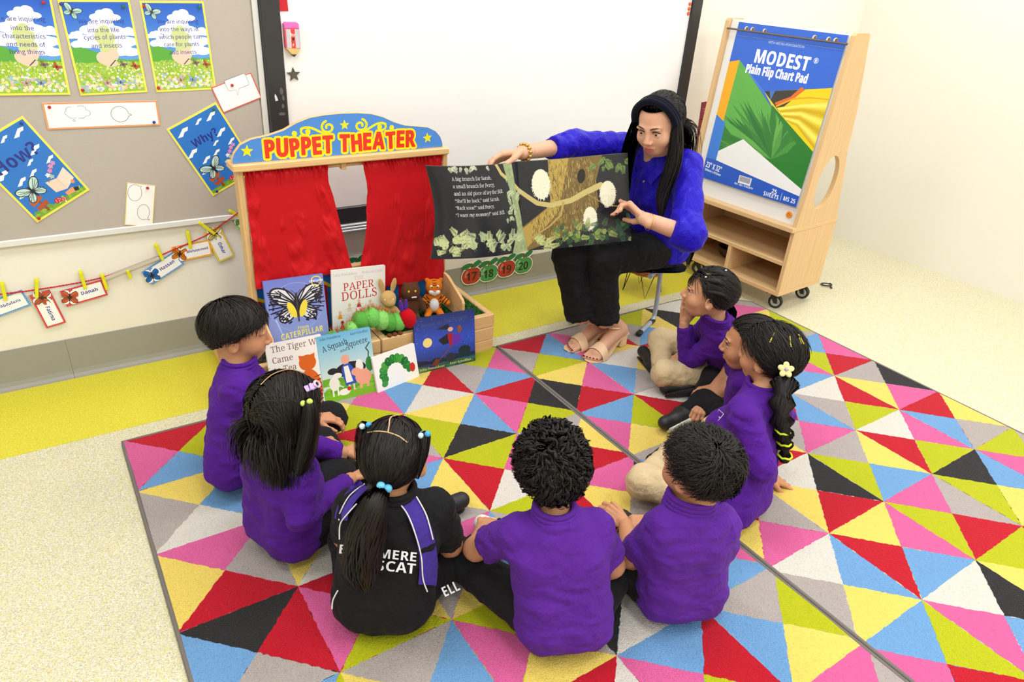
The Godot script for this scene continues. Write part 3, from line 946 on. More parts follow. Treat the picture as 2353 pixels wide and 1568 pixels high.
# ---------------------------------------------------------------- red string, pegs, name cards
func name_line() -> void:
	var yarn := mat(rgb(196, 22, 40), 0.8)
	var pts := [Vector2(-0.62, 0.43), Vector2(-0.4, 0.402), Vector2(-0.201, 0.391), Vector2(-0.122, 0.388), Vector2(-0.028, 0.388), Vector2(0.06, 0.391), Vector2(0.125, 0.397), Vector2(0.2, 0.412), Vector2(0.274, 0.431), Vector2(0.34, 0.453), Vector2(0.383, 0.468), Vector2(0.45, 0.488), Vector2(0.51, 0.508), Vector2(0.565, 0.538), Vector2(0.639, 0.588), Vector2(0.72, 0.64)]
	var cv := Curve3D.new()
	for q in pts:
		cv.add_point(Vector3(q.x, q.y, 0.012 if q.y < 0.55 else 0.026))
	cv.bake_interval = 0.004
	var bp := cv.get_baked_points()
	var t := thing("red_string", "red twisted yarn strung under the grey board", "string", Vector3(-0.62, 0.43, 0.012))
	var b := MB.new()
	for s in 2:
		var p := []
		for i in bp.size():
			var a := i * 0.9 + s * PI
			p.append(bp[i] - t.position + Vector3(0, cos(a), sin(a)) * 0.0012)
		b.tube(p, 0.0018, 6)
	put("yarn", b, yarn, t)
	b = MB.new()
	b.box(Vector3(0.228, 0.418, 0.0045), Vector3(0.215, 0.013, 0.0006), 0.0, Basis(Vector3.BACK, 0.262))
	b.box(Vector3(0.228, 0.418, 0.0155), Vector3(0.215, 0.013, 0.0006), 0.0, Basis(Vector3.BACK, 0.262))
	var tp := mat(rgb(206, 200, 184), 0.35)
	tag(put("tape", b, tp), "strip of pale packing tape over the red string", "tape")
	# cards
	var cards := [["Abdulaziz", Vector2(-0.197, 0.345), 14.0, rgb(86, 150, 214), rgb(70, 130, 206), 30], ["Fatima", Vector2(-0.072, 0.3035), -80.0, rgb(206, 46, 52), rgb(214, 92, 50), 38], ["Danah", Vector2(0.055, 0.345), 8.5, rgb(206, 46, 52), rgb(214, 92, 50), 40], ["Hassan", Vector2(0.340, 0.398), 27.5, rgb(86, 150, 214), rgb(26, 116, 206), 38], ["Mohammed", Vector2(0.458, 0.452), 4.2, rgb(240, 162, 30), rgb(228, 130, 26), 30], ["Omar", Vector2(0.563, 0.466), -72.5, rgb(234, 206, 40), rgb(226, 206, 120), 40], ["", Vector2(0.682, 0.525), -58.0, rgb(110, 190, 60), rgb(110, 180, 90), 30]]
	var say := ["blue edged name card reading Abdulaziz, pegged on the string", "red dotted name card reading Fatima, hanging upright", "red dotted name card reading Danah, pegged on the string", "blue dotted name card reading Hassan with a blue butterfly", "orange dotted name card reading Mohammed with an orange butterfly", "yellow dotted name card reading Omar with a pale butterfly", "green edged name card half hidden behind the puppet theatre"]
	for i in cards.size():
		var c: Array = cards[i]
		var W := 290
		var H := 136
		var im := pic(W, H, c[3])
		for yy in range(0, H, 11):
			for xx in range(0, W, 11):
				ell(im, xx + (5 if (yy / 11) % 2 else 0), yy, 2.4, 2.4, c[3].lerp(Color.WHITE, 0.75), 0, 7)
		im.fill_rect(Rect2i(82, 14, 194, 108), rgb(250, 250, 250))
		text(im, c[0], Vector2(182, 64), c[5] * 0.98, rgb(48, 52, 150), true)
		var s := sheet("name_card", say[i], "name card", c[1], Vector2(0.145, 0.068), c[2], im, 0.0075, "name cards on the red string", 0.25)
		# butterfly cut-out stands a little proud of the card
		im = pic(160, 160, rgb(250, 250, 250))
		butterfly(im, Vector2(80, 80), 70, c[4], rgb(50, 34, 26), 0.35)
		b = MB.new()
		var wing := PackedVector2Array()
		for k in 36:
			var a := TAU * k / 36
			var rr := 0.034 * (0.62 + 0.38 * absf(cos(a * 2.0 - 0.7 * 0 + 0.0 - PI / 2 * 0)) ** 0.6) if false else 0.033 * (0.55 + 0.45 * absf(sin(a * 2.0)) ** 0.5)
			wing.append(Vector2(cos(a), sin(a)).rotated(-0.35) * rr)
		b.prism(wing, 0.0005, Basis.IDENTITY, Vector3(-0.05, 0.0, 0.0042), 0.0, Rect2(-0.034, -0.034, 0.068, 0.068))
		put("butterfly_print", b, img_mat(im, 0.3), s)
	# clothes pegs
	var pegm := mat(rgb(232, 230, 26), 0.4)
	var ends := [[-0.186, 0.436, -0.19, 0.365], [-0.081, 0.431, -0.097, 0.357], [0.059, 0.437, 0.062, 0.363], [0.126, 0.413, 0.132, 0.346], [0.214, 0.414, 0.219, 0.378], [0.328, 0.504, 0.344, 0.434], [0.45, 0.54, 0.452, 0.467], [0.496, 0.572, 0.55, 0.513], [0.615, 0.607, 0.665, 0.563]]
	var holds := ["the Abdulaziz card", "the Fatima card", "the Danah card", "the string at the tape's low end", "the middle of the pale tape", "the Hassan card", "the Mohammed card", "the Omar card", "the string beside the puppet theatre"]
	for i in ends.size():
		var e: Array = ends[i]
		var p := Vector2(e[0], e[1])
		var q := Vector2(e[2], e[3])
		var pt := thing("clothes_peg", "small neon yellow clothes peg on " + holds[i], "peg", Vector3(q.x, q.y, 0.014), "yellow pegs on the red string")
		var len := p.distance_to(q)
		var d := (p - q).normalized()
		var bs := Basis(Vector3(d.y, -d.x, 0), Vector3(d.x, d.y, 0), Vector3.BACK)
		for s in [-1.0, 1.0]:
			b = MB.new()
			b.xf = Transform3D(bs * Basis(Vector3.RIGHT, s * 0.06), Vector3(0, 0, s * 0.0026 - 0.001))
			b.box(Vector3(0, len * 0.5, 0), Vector3(0.0115, len, 0.0042), 0.0012)
			b.box(Vector3(0, len * 0.86, s * 0.0024), Vector3(0.009, 0.010, 0.0012), 0.0005)
			put("peg_leg", b, pegm, pt)
		b = MB.new()
		b.xf = Transform3D(bs, Vector3(0, 0, -0.001))
		b.tube([Vector3(-0.0062, len * 0.5, 0), Vector3(0.0062, len * 0.5, 0)], 0.003, 8)
		put("spring", b, mat(rgb(190, 190, 190), 0.3, 0.5, 0.8), pt)
	# apple number line
	var nums := [["17", 1.774, 0.128, true], ["18", 1.878, 0.125, false], ["19", 1.990, 0.131, true], ["20", 2.100, 0.132, false], ["", 1.150, 0.262, false]]
	for n in nums:
		var im := pic(200, 260, rgb(246, 244, 236))
		var col: Color = rgb(186, 44, 40) if n[3] else rgb(64, 156, 90)
		var dk := col.darkened(0.35)
		poly(im, apple_pts(Vector2(100, 160), 84), rgb(60, 30, 26))
		poly(im, apple_pts(Vector2(100, 160), 80), col)
		ell(im, 52, 140, 14, 34, col.lerp(Color.WHITE, 0.35), 0.3)
		poly(im, PackedVector2Array([Vector2(92, 100), Vector2(84, 60), Vector2(98, 48), Vector2(112, 60), Vector2(106, 100)]), rgb(150, 90, 52))
		for s in [[Vector2(50, 72), 46, -0.25], [Vector2(146, 60), 48, -0.5]]:
			ell(im, s[0].x, s[0].y, s[1] + 3, 23, rgb(20, 50, 36), s[2])
			ell(im, s[0].x, s[0].y, s[1], 20, rgb(34, 130, 80), s[2])
			stroke(im, PackedVector2Array([s[0] - Vector2(40, 0).rotated(s[2]), s[0] + Vector2(40, 0).rotated(s[2])]), 3, rgb(20, 80, 52))
		if n[0]:
			text(im, n[0], Vector2(100, 166), 98, rgb(26, 26, 26), true)
		var cut := PackedVector2Array()
		for q in apple_pts(Vector2(100, 160), 92):
			cut.append(q)
		var leaf := circ_pts(Vector2(98, 66), 96, 40, 26, -0.12)
		var un := Geometry2D.merge_polygons(cut, leaf)
		var outl := PackedVector2Array()
		var k2 := 0.126 / 200.0
		for q in un[0]:
			outl.append(Vector2((q.x - 100) * k2, (130 - q.y) * k2))
		b = MB.new()
		b.prism(outl, 0.002, Basis.IDENTITY, Vector3(n[1], n[2], 0.0085), 0.0, Rect2(-100 * k2, -130 * k2, 200 * k2, 260 * k2))
		var who: String = ("red" if n[3] else "green") + " paper apple on the skirting, numbered " + {"17": "seventeen", "18": "eighteen", "19": "nineteen", "20": "twenty", "": ""}[n[0]]
		if n[0] == "":
			who = "green paper apple behind the gap in the red curtains"
		tag(put("number_apple", b, img_mat(im, 0.35)), who, "paper apple", "apple number line")

func apple_pts(c: Vector2, r: float) -> PackedVector2Array:
	var p := PackedVector2Array()
	for i in 48:
		var a := TAU * i / 48
		var rr := r * (1.0 - 0.10 * cos(a * 2.0 + PI) * 0.5 - 0.16 * maxf(0.0, cos((a + PI / 2) * 1.0)) ** 8 - 0.08 * maxf(0.0, cos(a - PI / 2)) ** 10)
		p.append(c + Vector2(cos(a) * rr * 1.02, sin(a) * rr * 0.98))
	return p

# ---------------------------------------------------------------- wood
func wood(base: Color, sd := 1, vertical := false) -> StandardMaterial3D:
	var key := "wood%s%d%s" % [base.to_html(), sd, vertical]
	if M.has(key):
		return M[key]
	var im := Image.create(512, 512, false, Image.FORMAT_RGB8)
	im.fill(base)
	var rr := RandomNumberGenerator.new()
	rr.seed = sd
	for i in 420:
		var f := rr.randf_range(-0.05, 0.045)
		var c := Color(base.r + f, base.g + f * 0.95, base.b + f * 0.8)
		var l := rr.randi_range(120, 512)
		var a := rr.randi_range(0, 511)
		var w := rr.randi_range(1, 3)
		var r0 := Rect2i(a, rr.randi_range(-200, 400), w, l) if vertical else Rect2i(rr.randi_range(-200, 400), a, l, w)
		im.fill_rect(r0, c)
	var m := mat(Color.WHITE, 0.42, 0.45)
	m.albedo_texture = ImageTexture.create_from_image(im)
	m.uv1_triplanar = true
	m.uv1_scale = Vector3(2.2, 2.2, 2.2)
	M[key] = m
	return m

# ---------------------------------------------------------------- puppet theatre and its platforms
func theatre() -> void:
	var maple := wood(rgb(226, 186, 130), 2)
	var maple_v := wood(rgb(226, 186, 130), 2, true)
	var Y0 := 0.188
	# two block platforms
	for k in 2:
		var x0 := 0.468 if k == 0 else 1.0185
		var x1 := 1.0135 if k == 0 else 1.555
		var z0 := 0.06
		var z1 := 0.579
		var t := thing("wooden_platform", ["low wooden platform with a black rubber mat top", "low wooden platform with an artificial turf top"][k], "platform", Vector3((x0 + x1) / 2, 0, (z0 + z1) / 2), "plank sided platforms")
		var w := x1 - x0
		var d := z1 - z0
		for r in 3:
			for s in 4:
				var b := MB.new()
				var y := 0.001 + 0.0312 + r * 0.0624
				if s < 2:
					b.box(Vector3(0, y, (d / 2 - 0.014) * (1 if s == 0 else -1)), Vector3(w, 0.0612, 0.028), 0.004)
				else:
					b.box(Vector3((w / 2 - 0.014) * (1 if s == 2 else -1), y, 0), Vector3(0.028, 0.0612, d - 0.057), 0.004)
				put("side_plank", b, maple, t)
		var b2 := MB.new()
		b2.box(Vector3(0, 0.172, 0), Vector3(w - 0.056, 0.012, d - 0.056), 0.0)
		if k == 0:
			put("mat_base", b2, mat(rgb(34, 34, 35), 0.7), t)
			var g := MB.new()
			var n := 22
			for i in n:
				for j in n:
					if (i + j) % 2 == 0:
						g.box(Vector3(lerpf(-w / 2 + 0.04, w / 2 - 0.04, i / (n - 1.0)), 0.1795, lerpf(-d / 2 + 0.04, d / 2 - 0.04, j / (n - 1.0))), Vector3(0.02, 0.005, 0.008), 0.0012, Basis(Vector3.UP, 0.6 if i % 2 else -0.6))
			var gs := put("mat_studs", g, mat(rgb(26, 26, 27), 0.5), t)
			gs.set_meta("kind", "stuff")
		else:
			put("turf_base", b2, mat(rgb(30, 78, 32), 0.9), t)
			var g := MB.new()
			var gc := [rgb(38, 112, 44), rgb(52, 132, 54), rgb(30, 92, 38), rgb(66, 148, 62)]
			for i in 9000:
				var p := Vector3(rng.randf_range(-w / 2 + 0.03, w / 2 - 0.03), 0.178, rng.randf_range(-d / 2 + 0.03, d / 2 - 0.03))
				var a := rng.randf() * TAU
				var side := Vector3(cos(a), 0, sin(a)) * 0.0016
				var tip := p + Vector3(rng.randf_range(-0.008, 0.008), rng.randf_range(0.006, 0.013), rng.randf_range(-0.008, 0.008))
				g.col = gc[i % 4]
				g.flat(p - side, p + side, tip, Vector3(-sin(a), 0.8, cos(a)).normalized())
			var gs := put("turf_blades", g, vmat(0.8, 0.2), t)
			gs.set_meta("kind", "stuff")
	# the theatre
	var ZP := 0.378
	var t := thing("puppet_theatre", "wooden puppet theatre with blue arched header and red curtains", "puppet theatre", Vector3(0.985, Y0, ZP))
	var L := -0.985
	var b: MB
	for x in [0.592, 1.402]:
		b = MB.new()
		b.box(Vector3(x + L, 0.336, -0.028), Vector3(0.022, 0.672, 0.058), 0.003)
		put("post", b, maple_v, t)
	b = MB.new()
	b.box(Vector3(0.985 + L - 0.0, 0.6845, -0.02), Vector3(0.845, 0.026, 0.092), 0.004)
	put("cornice", b, maple, t)
	# arched header board
	var prof := [Vector2(0.567, 0.697), Vector2(0.569, 0.715), Vector2(0.578, 0.735), Vector2(0.602, 0.762), Vector2(0.64, 0.778), Vector2(0.70, 0.787), Vector2(0.755, 0.802), Vector2(0.80, 0.824), Vector2(0.85, 0.840), Vector2(0.91, 0.847), Vector2(0.97, 0.849), Vector2(1.03, 0.848), Vector2(1.085, 0.842), Vector2(1.13, 0.829), Vector2(1.175, 0.808), Vector2(1.22, 0.793), Vector2(1.27, 0.787), Vector2(1.32, 0.780), Vector2(1.355, 0.763), Vector2(1.376, 0.74), Vector2(1.386, 0.715), Vector2(1.388, 0.697)]
	var pp := PackedVector2Array()
	for q in prof:
		pp.append(Vector2(q.x + L, q.y))
	b = MB.new()
	b.prism(pp, 0.016, Basis.IDENTITY, Vector3(0, 0, 0.004), 0.0015)
	put("header_board", b, maple, t)
	var W := 1640
	var H := 310
	var im := pic(W, H, rgb(74, 138, 216))
	var px := func(x: float, y: float) -> Vector2: return Vector2((x - 0.567) * 2000.0, (0.851 - y) * 2000.0)
	var yel := rgb(250, 226, 22)
	for s in [[0.622, 0.738, 40.0, 0.1], [1.318, 0.738, 38.0, -0.1], [0.978, 0.8065, 34.0, 0.0]]:
		var c: Vector2 = px.call(s[0], s[1])
		poly(im, star_pts(c, s[2], s[2] * 0.42, 5, s[3]), yel)
		stroke(im, star_pts(c, s[2], s[2] * 0.42, 5, s[3]), 4, yel, true)
	for sd in [-1.0, 1.0]:
		var c0: Vector2 = px.call(0.978 + sd * 0.045, 0.8)
		# scroll: a spiral running into a wave
		var sp := PackedVector2Array()
		for i in 40:
			var f := i / 39.0
			var a := -0.3 + f * TAU * 1.25
			sp.append(px.call(0.978 + sd * (0.062 + cos(a) * 0.027 * (0.25 + 0.75 * f)), 0.802 + sin(a) * 0.023 * (0.25 + 0.75 * f)))
		stroke(im, sp, 17, yel)
		var wv := PackedVector2Array()
		for i in 24:
			var f := i / 23.0
			wv.append(px.call(0.978 + sd * (0.062 + f * 0.1), 0.779 + 0.027 * (0.5 - 0.5 * cos(f * PI * 1.25))))
		stroke(im, wv, 17, yel)
		var e: Vector2 = px.call(0.978 + sd * 0.138, 0.792)
		ell(im, e.x, e.y, 19, 19, yel)
		var sp2 := PackedVector2Array()
		for i in 16:
			var a := i / 15.0 * PI * 1.3
			sp2.append(px.call(0.978 + sd * (0.147 + sin(a) * 0.016), 0.793 + cos(a) * 0.013))
		stroke(im, sp2, 16, yel)
		var dd: Vector2 = px.call(0.978 + sd * 0.187, 0.787)
		ell(im, dd.x, dd.y, 19, 19, yel)
	# playful lettering, letter by letter
	var word := "PUPPET THEATER"
	var x := 0.684
	var jig := [0.0, 0.004, -0.003, 0.003, -0.002, 0.002, 0.0, 0.003, -0.003, 0.002, 0.004, -0.002, 0.003, 0.0]
	var ws := []
	var tot := 0.0
	for ch in word:
		var ww := 0.28 if ch == " " else span(glyphs(ch, "Droid Sans", true)) + 0.13
		ws.append(ww)
		tot += ww
	var em := (1.272 - 0.684) / tot
	for pass_ in 2:
		x = 0.684
		for i in word.length():
			if word[i] != " ":
				var c: Vector2 = px.call(x, 0.740 + jig[i] * 0.6)
				if pass_ == 0:
					text(im, word[i], c, em * 2000 * 1.22, yel, true, "Droid Sans", jig[i] * 12.0, 0.0, 0.82, 40.0)
				else:
					text(im, word[i], c, em * 2000 * 1.22, rgb(226, 52, 30), true, "Droid Sans", jig[i] * 12.0, 0.0, 0.82, 9.0)
			x += ws[i] * em
	b = MB.new()
	var inner := Geometry2D.offset_polygon(pp, -0.002)[0]
	b.prism(inner, 0.0006, Basis.IDENTITY, Vector3(0, 0, 0.0046), 0.0, Rect2(0.567 + L, 0.851 - 0.155, 0.82, 0.155))
	put("header_print", b, img_mat(im, 0.35), t)
	# rod with hook block
	b = MB.new()
	b.tube([Vector3(0.603 + L, 0.655, -0.018), Vector3(1.391 + L, 0.655, -0.018)], 0.0065, 12)
	put("curtain_rod", b, maple, t)
	b = MB.new()
	b.box(Vector3(0.972 + L, 0.6565, -0.016), Vector3(0.02, 0.033, 0.024), 0.002)
	put("rod_hook", b, maple, t)
	# curtains
	var red := mat(rgb(198, 10, 22), 0.6, 0.35)
	red.rim_enabled = true
	red.rim = 0.3
	red.normal_enabled = true
	red.normal_texture = noise_tex(0.02, 256, true, 3.0)
	red.normal_scale = 0.25
	red.uv1_triplanar = true
	red.uv1_scale = Vector3(4, 4, 4)
	var edges := [
		[[[0.672, 0.604], [0.60, 0.603], [0.5, 0.602], [0.33, 0.600], [0.22, 0.596]], [[0.672, 0.902], [0.60, 0.906], [0.545, 0.921], [0.42, 0.945], [0.272, 0.975], [0.225, 0.984]]],
		[[[0.672, 1.040], [0.61, 1.050], [0.55, 1.058], [0.48, 1.052], [0.41, 1.044], [0.255, 1.016], [0.145, 1.004]], [[0.672, 1.382], [0.4, 1.394], [0.14, 1.402]]]]
	for k in 2:
		b = MB.new()
		var nx := 150
		var ny := 46
		var hem: float = 0.222 if k == 0 else 0.142
		var G := []
		var fs := FastNoiseLite.new()
		fs.seed = 20 + k
		fs.frequency = 3.0
		for j in ny + 1:
			var f := float(j) / ny
			var y := lerpf(0.672, hem, f)
			var xl := prof_at(edges[k][0], y)
			var xr := prof_at(edges[k][1], y)
			var row := []
			for i in nx + 1:
				var g := float(i) / nx
				var gather := exp(-f * 7.0)
				var z := -0.004 + 0.013 * gather * sin(g * 105.0 + 3.0 * sin(g * 17.0)) + 0.013 * (1.0 - gather) * sin(g * 15.0 + 1.2 * sin(f * 2.5 + k) + k) * (0.5 + 0.5 * sin(g * 7.0 + 1.0)) + 0.016 * fs.get_noise_2d(g * 1.3, f * 0.9 + k * 5)
				z += 0.012 * smoothstep(0.2, 1.0, f)
				if absf(y - 0.655) < 0.012:
					z += 0.005
				z = maxf(z, -0.008 + 0.011 * smoothstep(0.0, 0.06, f))
				var yy := y + (0.012 * sin(g * 2.3 + 0.4) * f if k == 0 else -0.014 * sin(g * 2.0) * f)
				row.append(Vector3(lerpf(xl, xr, g) + L, yy, z))
			G.append(row)
		grid(b, G)
		put("curtain", b, red, t)
	# painted lower panel
	im = pic(820, 240, rgb(206, 26, 36))
	var bl := rgb(28, 128, 214)
	for i in 12:
		if i % 2 == 0:
			im.fill_rect(Rect2i(i * 68 + 20, 0, 56, 240), bl)
	for c in 3:
		var p0 := -60.0 + c * 310.0
		var sw := PackedVector2Array([Vector2(p0, 0)])
		var sw2 := PackedVector2Array()
		for i in 25:
			var f := i / 24.0
			var q := Vector2(p0 + f * 310, 16 + 76 * sin(f * PI))
			sw.append(q)
			sw2.append(q)
		sw.append(Vector2(p0 + 310, 0))
		poly(im, sw, bl)
		stroke(im, sw2, 14, rgb(248, 214, 20))
	b = MB.new()
	b.prism(PackedVector2Array([Vector2(0.603 + L, 0.001), Vector2(1.391 + L, 0.001), Vector2(1.391 + L, 0.222), Vector2(0.603 + L, 0.222)]), 0.008, Basis.IDENTITY, Vector3(0, 0, -0.024), 0.0, Rect2(0.603 + L, 0.0, 0.788, 0.222))
	put("painted_panel", b, img_mat(im, 0.35), t)
	b = MB.new()
	b.box(Vector3(L + 0.997, 0.232, -0.034), Vector3(0.788, 0.018, 0.03), 0.003)
	put("stage_ledge", b, maple, t)
	for xw in [0.592, 1.402]:
		b = MB.new()
		b.prism(PackedVector2Array([Vector2(0, 0.001), Vector2(-0.186, 0.001), Vector2(-0.186, 0.075), Vector2(-0.178, 0.09), Vector2(-0.05, 0.148), Vector2(-0.03, 0.152), Vector2(0, 0.152)]), 0.014, Basis(Vector3(0, 0, -1), Vector3.UP, Vector3.RIGHT), Vector3(xw + L + 0.007, 0, 0.002), 0.002)
		put("side_wing", b, maple, t)

func prof_at(p: Array, y: float) -> float:
	for i in p.size() - 1:
		if y <= p[i][0] and y >= p[i + 1][0]:
			var f: float = (p[i][0] - y) / (p[i][0] - p[i + 1][0])
			return lerpf(p[i][1], p[i + 1][1], f)
	return p[p.size() - 1][1] if y < p[0][0] else p[0][1]

# smooth shaded grid of points, rows of equal length
func grid(b: MB, G: Array, uvs := false) -> void:
	var nj := G.size()
	var ni: int = G[0].size()
	var N := []
	for j in nj:
		var row := []
		for i in ni:
			var dx: Vector3 = G[j][mini(i + 1, ni - 1)] - G[j][maxi(i - 1, 0)]
			var dy: Vector3 = G[mini(j + 1, nj - 1)][i] - G[maxi(j - 1, 0)][i]
			row.append(dy.cross(dx).normalized())
		N.append(row)
	for j in nj - 1:
		for i in ni - 1:
			var u0 := Vector2(float(i) / (ni - 1), float(j) / (nj - 1))
			var u1 := Vector2(float(i + 1) / (ni - 1), float(j + 1) / (nj - 1))
			b.tri(G[j][i], G[j][i + 1], G[j + 1][i + 1], N[j][i], N[j][i + 1], N[j + 1][i + 1], u0, Vector2(u1.x, u0.y), u1)
			b.tri(G[j][i], G[j + 1][i + 1], G[j + 1][i], N[j][i], N[j + 1][i + 1], N[j + 1][i], u0, u1, Vector2(u0.x, u1.y))

# ---------------------------------------------------------------- books
func book(label: String, bl: Vector3, w: float, h: float, th: float, yaw: float, lean: float, roll: float, im: Image, spine: Color) -> void:
	var t := thing("picture_book", label, "book", bl, "picture books by the puppet theatre")
	t.basis = Basis(Vector3.UP, deg_to_rad(yaw)) * Basis(Vector3.RIGHT, -lean) * Basis(Vector3.BACK, deg_to_rad(roll))
	# cover front lies in local z = 0, the block behind it
	var b := MB.new()
	b.prism(PackedVector2Array([Vector2(0.003, 0.004), Vector2(w - 0.003, 0.004), Vector2(w - 0.003, h - 0.004), Vector2(0.003, h - 0.004)]), th, Basis.IDENTITY, Vector3(0, 0, -0.0015))
	put("pages", b, mat(rgb(240, 236, 226), 0.8), t)
	var rc := PackedVector2Array()
	for c in [[w - 0.004, 0.004, -PI / 2], [w - 0.004, h - 0.004, 0.0], [0.001, h - 0.001, PI / 2], [0.001, 0.001, PI]]:
		for s in 3:
			var a: float = c[2] + s * PI / 4
			var r := 0.004 if c[0] > 0.01 else 0.001
			rc.append(Vector2(c[0] + cos(a) * r, c[1] + sin(a) * r))
	b = MB.new()
	b.prism(rc, 0.0018, Basis.IDENTITY, Vector3.ZERO, 0.0, Rect2(0, 0, w, h))
	put("front_cover", b, img_mat(im, 0.25, 0.5), t)
	b = MB.new()
	b.prism(rc, 0.0018, Basis.IDENTITY, Vector3(0, 0, -th - 0.001))
	b.box(Vector3(0.0006, h / 2, -th / 2 - 0.0012), Vector3(0.0024, h, th + 0.003), 0.0006)
	put("back_cover", b, mat(spine, 0.35), t)

func books() -> void:
	var im := pic(440, 500, rgb(122, 138, 206))
	for y in 500:
		im.fill_rect(Rect2i(0, y, 440, 1), rgb(116, 128, 204).lerp(rgb(150, 166, 226), y / 500.0))
	stroke(im, circ_pts(Vector2(220, 220), 190, 180, 48), 3, rgb(170, 184, 232), true)
	stroke(im, PackedVector2Array([Vector2(60, 300), Vector2(110, 470)]), 12, rgb(176, 200, 240), false, 5)
	butterfly(im, Vector2(225, 205), 158, rgb(228, 226, 232), rgb(34, 32, 46), 0.0)
	for s in [-1.0, 1.0]:
		for k in 8:
			var a := -1.15 + k * 0.24
			stroke(im, PackedVector2Array([Vector2(225, 205), Vector2(225 + s * cos(a) * 205, 205 + sin(a) * 150)]), 9, rgb(34, 32, 46))
		for k in 9:
			stroke(im, PackedVector2Array([Vector2(225 + s * (110 + k * 9), 110 + k * 14), Vector2(225 + s * (205 - k * 4), 90 + k * 16)]), 8, rgb(34, 32, 46))
			ell(im, 225 + s * (60 + k * 13), 330 - k * 11, 11, 7, rgb(34, 32, 46), s * 0.6)
	for s in [-1.0, 1.0]:
		ell(im, 225 + s * 42, 240, 26, 66, rgb(246, 220, 70), s * 0.35)
		for k in 14:
			ell(im, 225 + s * rng.randf_range(110, 200), rng.randf_range(120, 210), 8, 6, rgb(34, 32, 46), rng.randf() * 3)
			ell(im, 225 + s * rng.randf_range(60, 130), rng.randf_range(270, 340), 7, 6, rgb(34, 32, 46), rng.randf() * 3)
	stroke(im, PackedVector2Array([Vector2(225, 120), Vector2(225, 330)]), 12, rgb(70, 60, 60))
	stroke(im, PackedVector2Array([Vector2(225, 128), Vector2(190, 90)]), 4, rgb(60, 50, 50))
	stroke(im, PackedVector2Array([Vector2(225, 128), Vector2(262, 96)]), 4, rgb(60, 50, 50))
	stroke(im, circ_pts(Vector2(385, 48), 38, 34), 7, rgb(244, 220, 60), true)
	text(im, "LifeCycles", Vector2(385, 48), 22, Color.WHITE, true)
	text(im, "From", Vector2(250, 382), 34, rgb(246, 226, 90), true)
	text(im, "CATERPILLAR", Vector2(240, 424), 62, rgb(250, 236, 120), true, "Droid Sans", -0.05, 0.5, 0.82)
	text(im, "to", Vector2(240, 474), 30, rgb(246, 226, 90), true)
	book("blue picture book with a black and white butterfly cover", Vector3(0.612, 0.190, 0.462), 0.232, 0.262, 0.006, 0.8, 0.22, -2.0, im, rgb(110, 120, 196))
	# paper dolls
	im = pic(440, 480, rgb(244, 242, 238))
	text(im, "Julia Donaldson", Vector2(110, 40), 26, rgb(186, 190, 204), false, "Droid Serif")
	text(im, "Rebecca Cobb", Vector2(330, 36), 26, rgb(186, 190, 204), false, "Droid Serif")
	text(im, "THE", Vector2(220, 74), 40, rgb(226, 186, 182), false, "Droid Serif")
	text(im, "PAPER", Vector2(218, 132), 80, rgb(200, 44, 44), false, "Droid Serif", -0.03)
	text(im, "DOLLS", Vector2(222, 204), 92, rgb(200, 44, 44), false, "Droid Serif", -0.03)
	for k in [[62, 360, rgb(236, 160, 30)], [140, 310, rgb(226, 214, 196)], [218, 284, rgb(196, 52, 60)], [312, 300, rgb(226, 200, 200)], [392, 356, rgb(40, 110, 170)], [80, 440, rgb(176, 36, 40)], [372, 436, rgb(190, 40, 44)]]:
		ell(im, k[0], k[1] - 28, 13, 14, rgb(232, 196, 170) if k[1] < 400 else k[2])
		poly(im, PackedVector2Array([Vector2(k[0] - 9, k[1] - 14), Vector2(k[0] + 9, k[1] - 14), Vector2(k[0] + 20, k[1] + 22), Vector2(k[0] - 20, k[1] + 22)]), k[2])
		stroke(im, PackedVector2Array([Vector2(k[0] - 34, k[1] + 4), Vector2(k[0], k[1] - 6), Vector2(k[0] + 34, k[1] - 2)]), 4, rgb(226, 190, 166))
	for k in 18:
		ell(im, rng.randf_range(100, 350), rng.randf_range(350, 460), 3, 3, rgb(190, 180, 190), 0, 6)
	book("white picture book titled The Paper Dolls in red", Vector3(0.866, 0.190, 0.440), 0.226, 0.262, 0.007, -1.2, 0.06, -3.0, im, rgb(240, 238, 232))
	# tiger story, plain stand-in for the picture
	im = pic(420, 560, rgb(245, 240, 236))
	text(im, "The Tiger Who", Vector2(36, 50), 62, rgb(120, 84, 72), false, "Droid Serif", 0.0, 0.0, 0.95)
	text(im, "Came", Vector2(36, 124), 62, rgb(120, 84, 72), false, "Droid Serif", 0.0, 0.0, 0.95)
	text(im, "to Tea", Vector2(36, 198), 62, rgb(120, 84, 72), false, "Droid Serif", 0.0, 0.0, 0.95)
	poly(im, circ_pts(Vector2(290, 190), 66, 60), rgb(222, 104, 34))
	for s in [-1.0, 1.0]:
		poly(im, PackedVector2Array([Vector2(290 + s * 62, 126), Vector2(290 + s * 58, 168), Vector2(290 + s * 22, 136)]), rgb(222, 104, 34))
	poly(im, circ_pts(Vector2(290, 400), 90, 160), rgb(222, 104, 34))
	for k in 8:
		stroke(im, PackedVector2Array([Vector2(210, 300 + k * 30), Vector2(260, 310 + k * 30)]), 8, rgb(60, 36, 26), false, 2)
		stroke(im, PackedVector2Array([Vector2(372, 300 + k * 30), Vector2(322, 310 + k * 30)]), 8, rgb(60, 36, 26), false, 2)
	book("cream picture book titled The Tiger Who Came", Vector3(0.552, 0.002, 0.668), 0.208, 0.29, 0.006, 0.5, 0.25, -1.0, im, rgb(236, 230, 222))
	# farmyard story
	im = pic(420, 530, rgb(150, 202, 226))
	for y in 530:
		im.fill_rect(Rect2i(0, y, 420, 1), rgb(112, 184, 222).lerp(rgb(206, 226, 226), clampf(y / 300.0, 0, 1)))
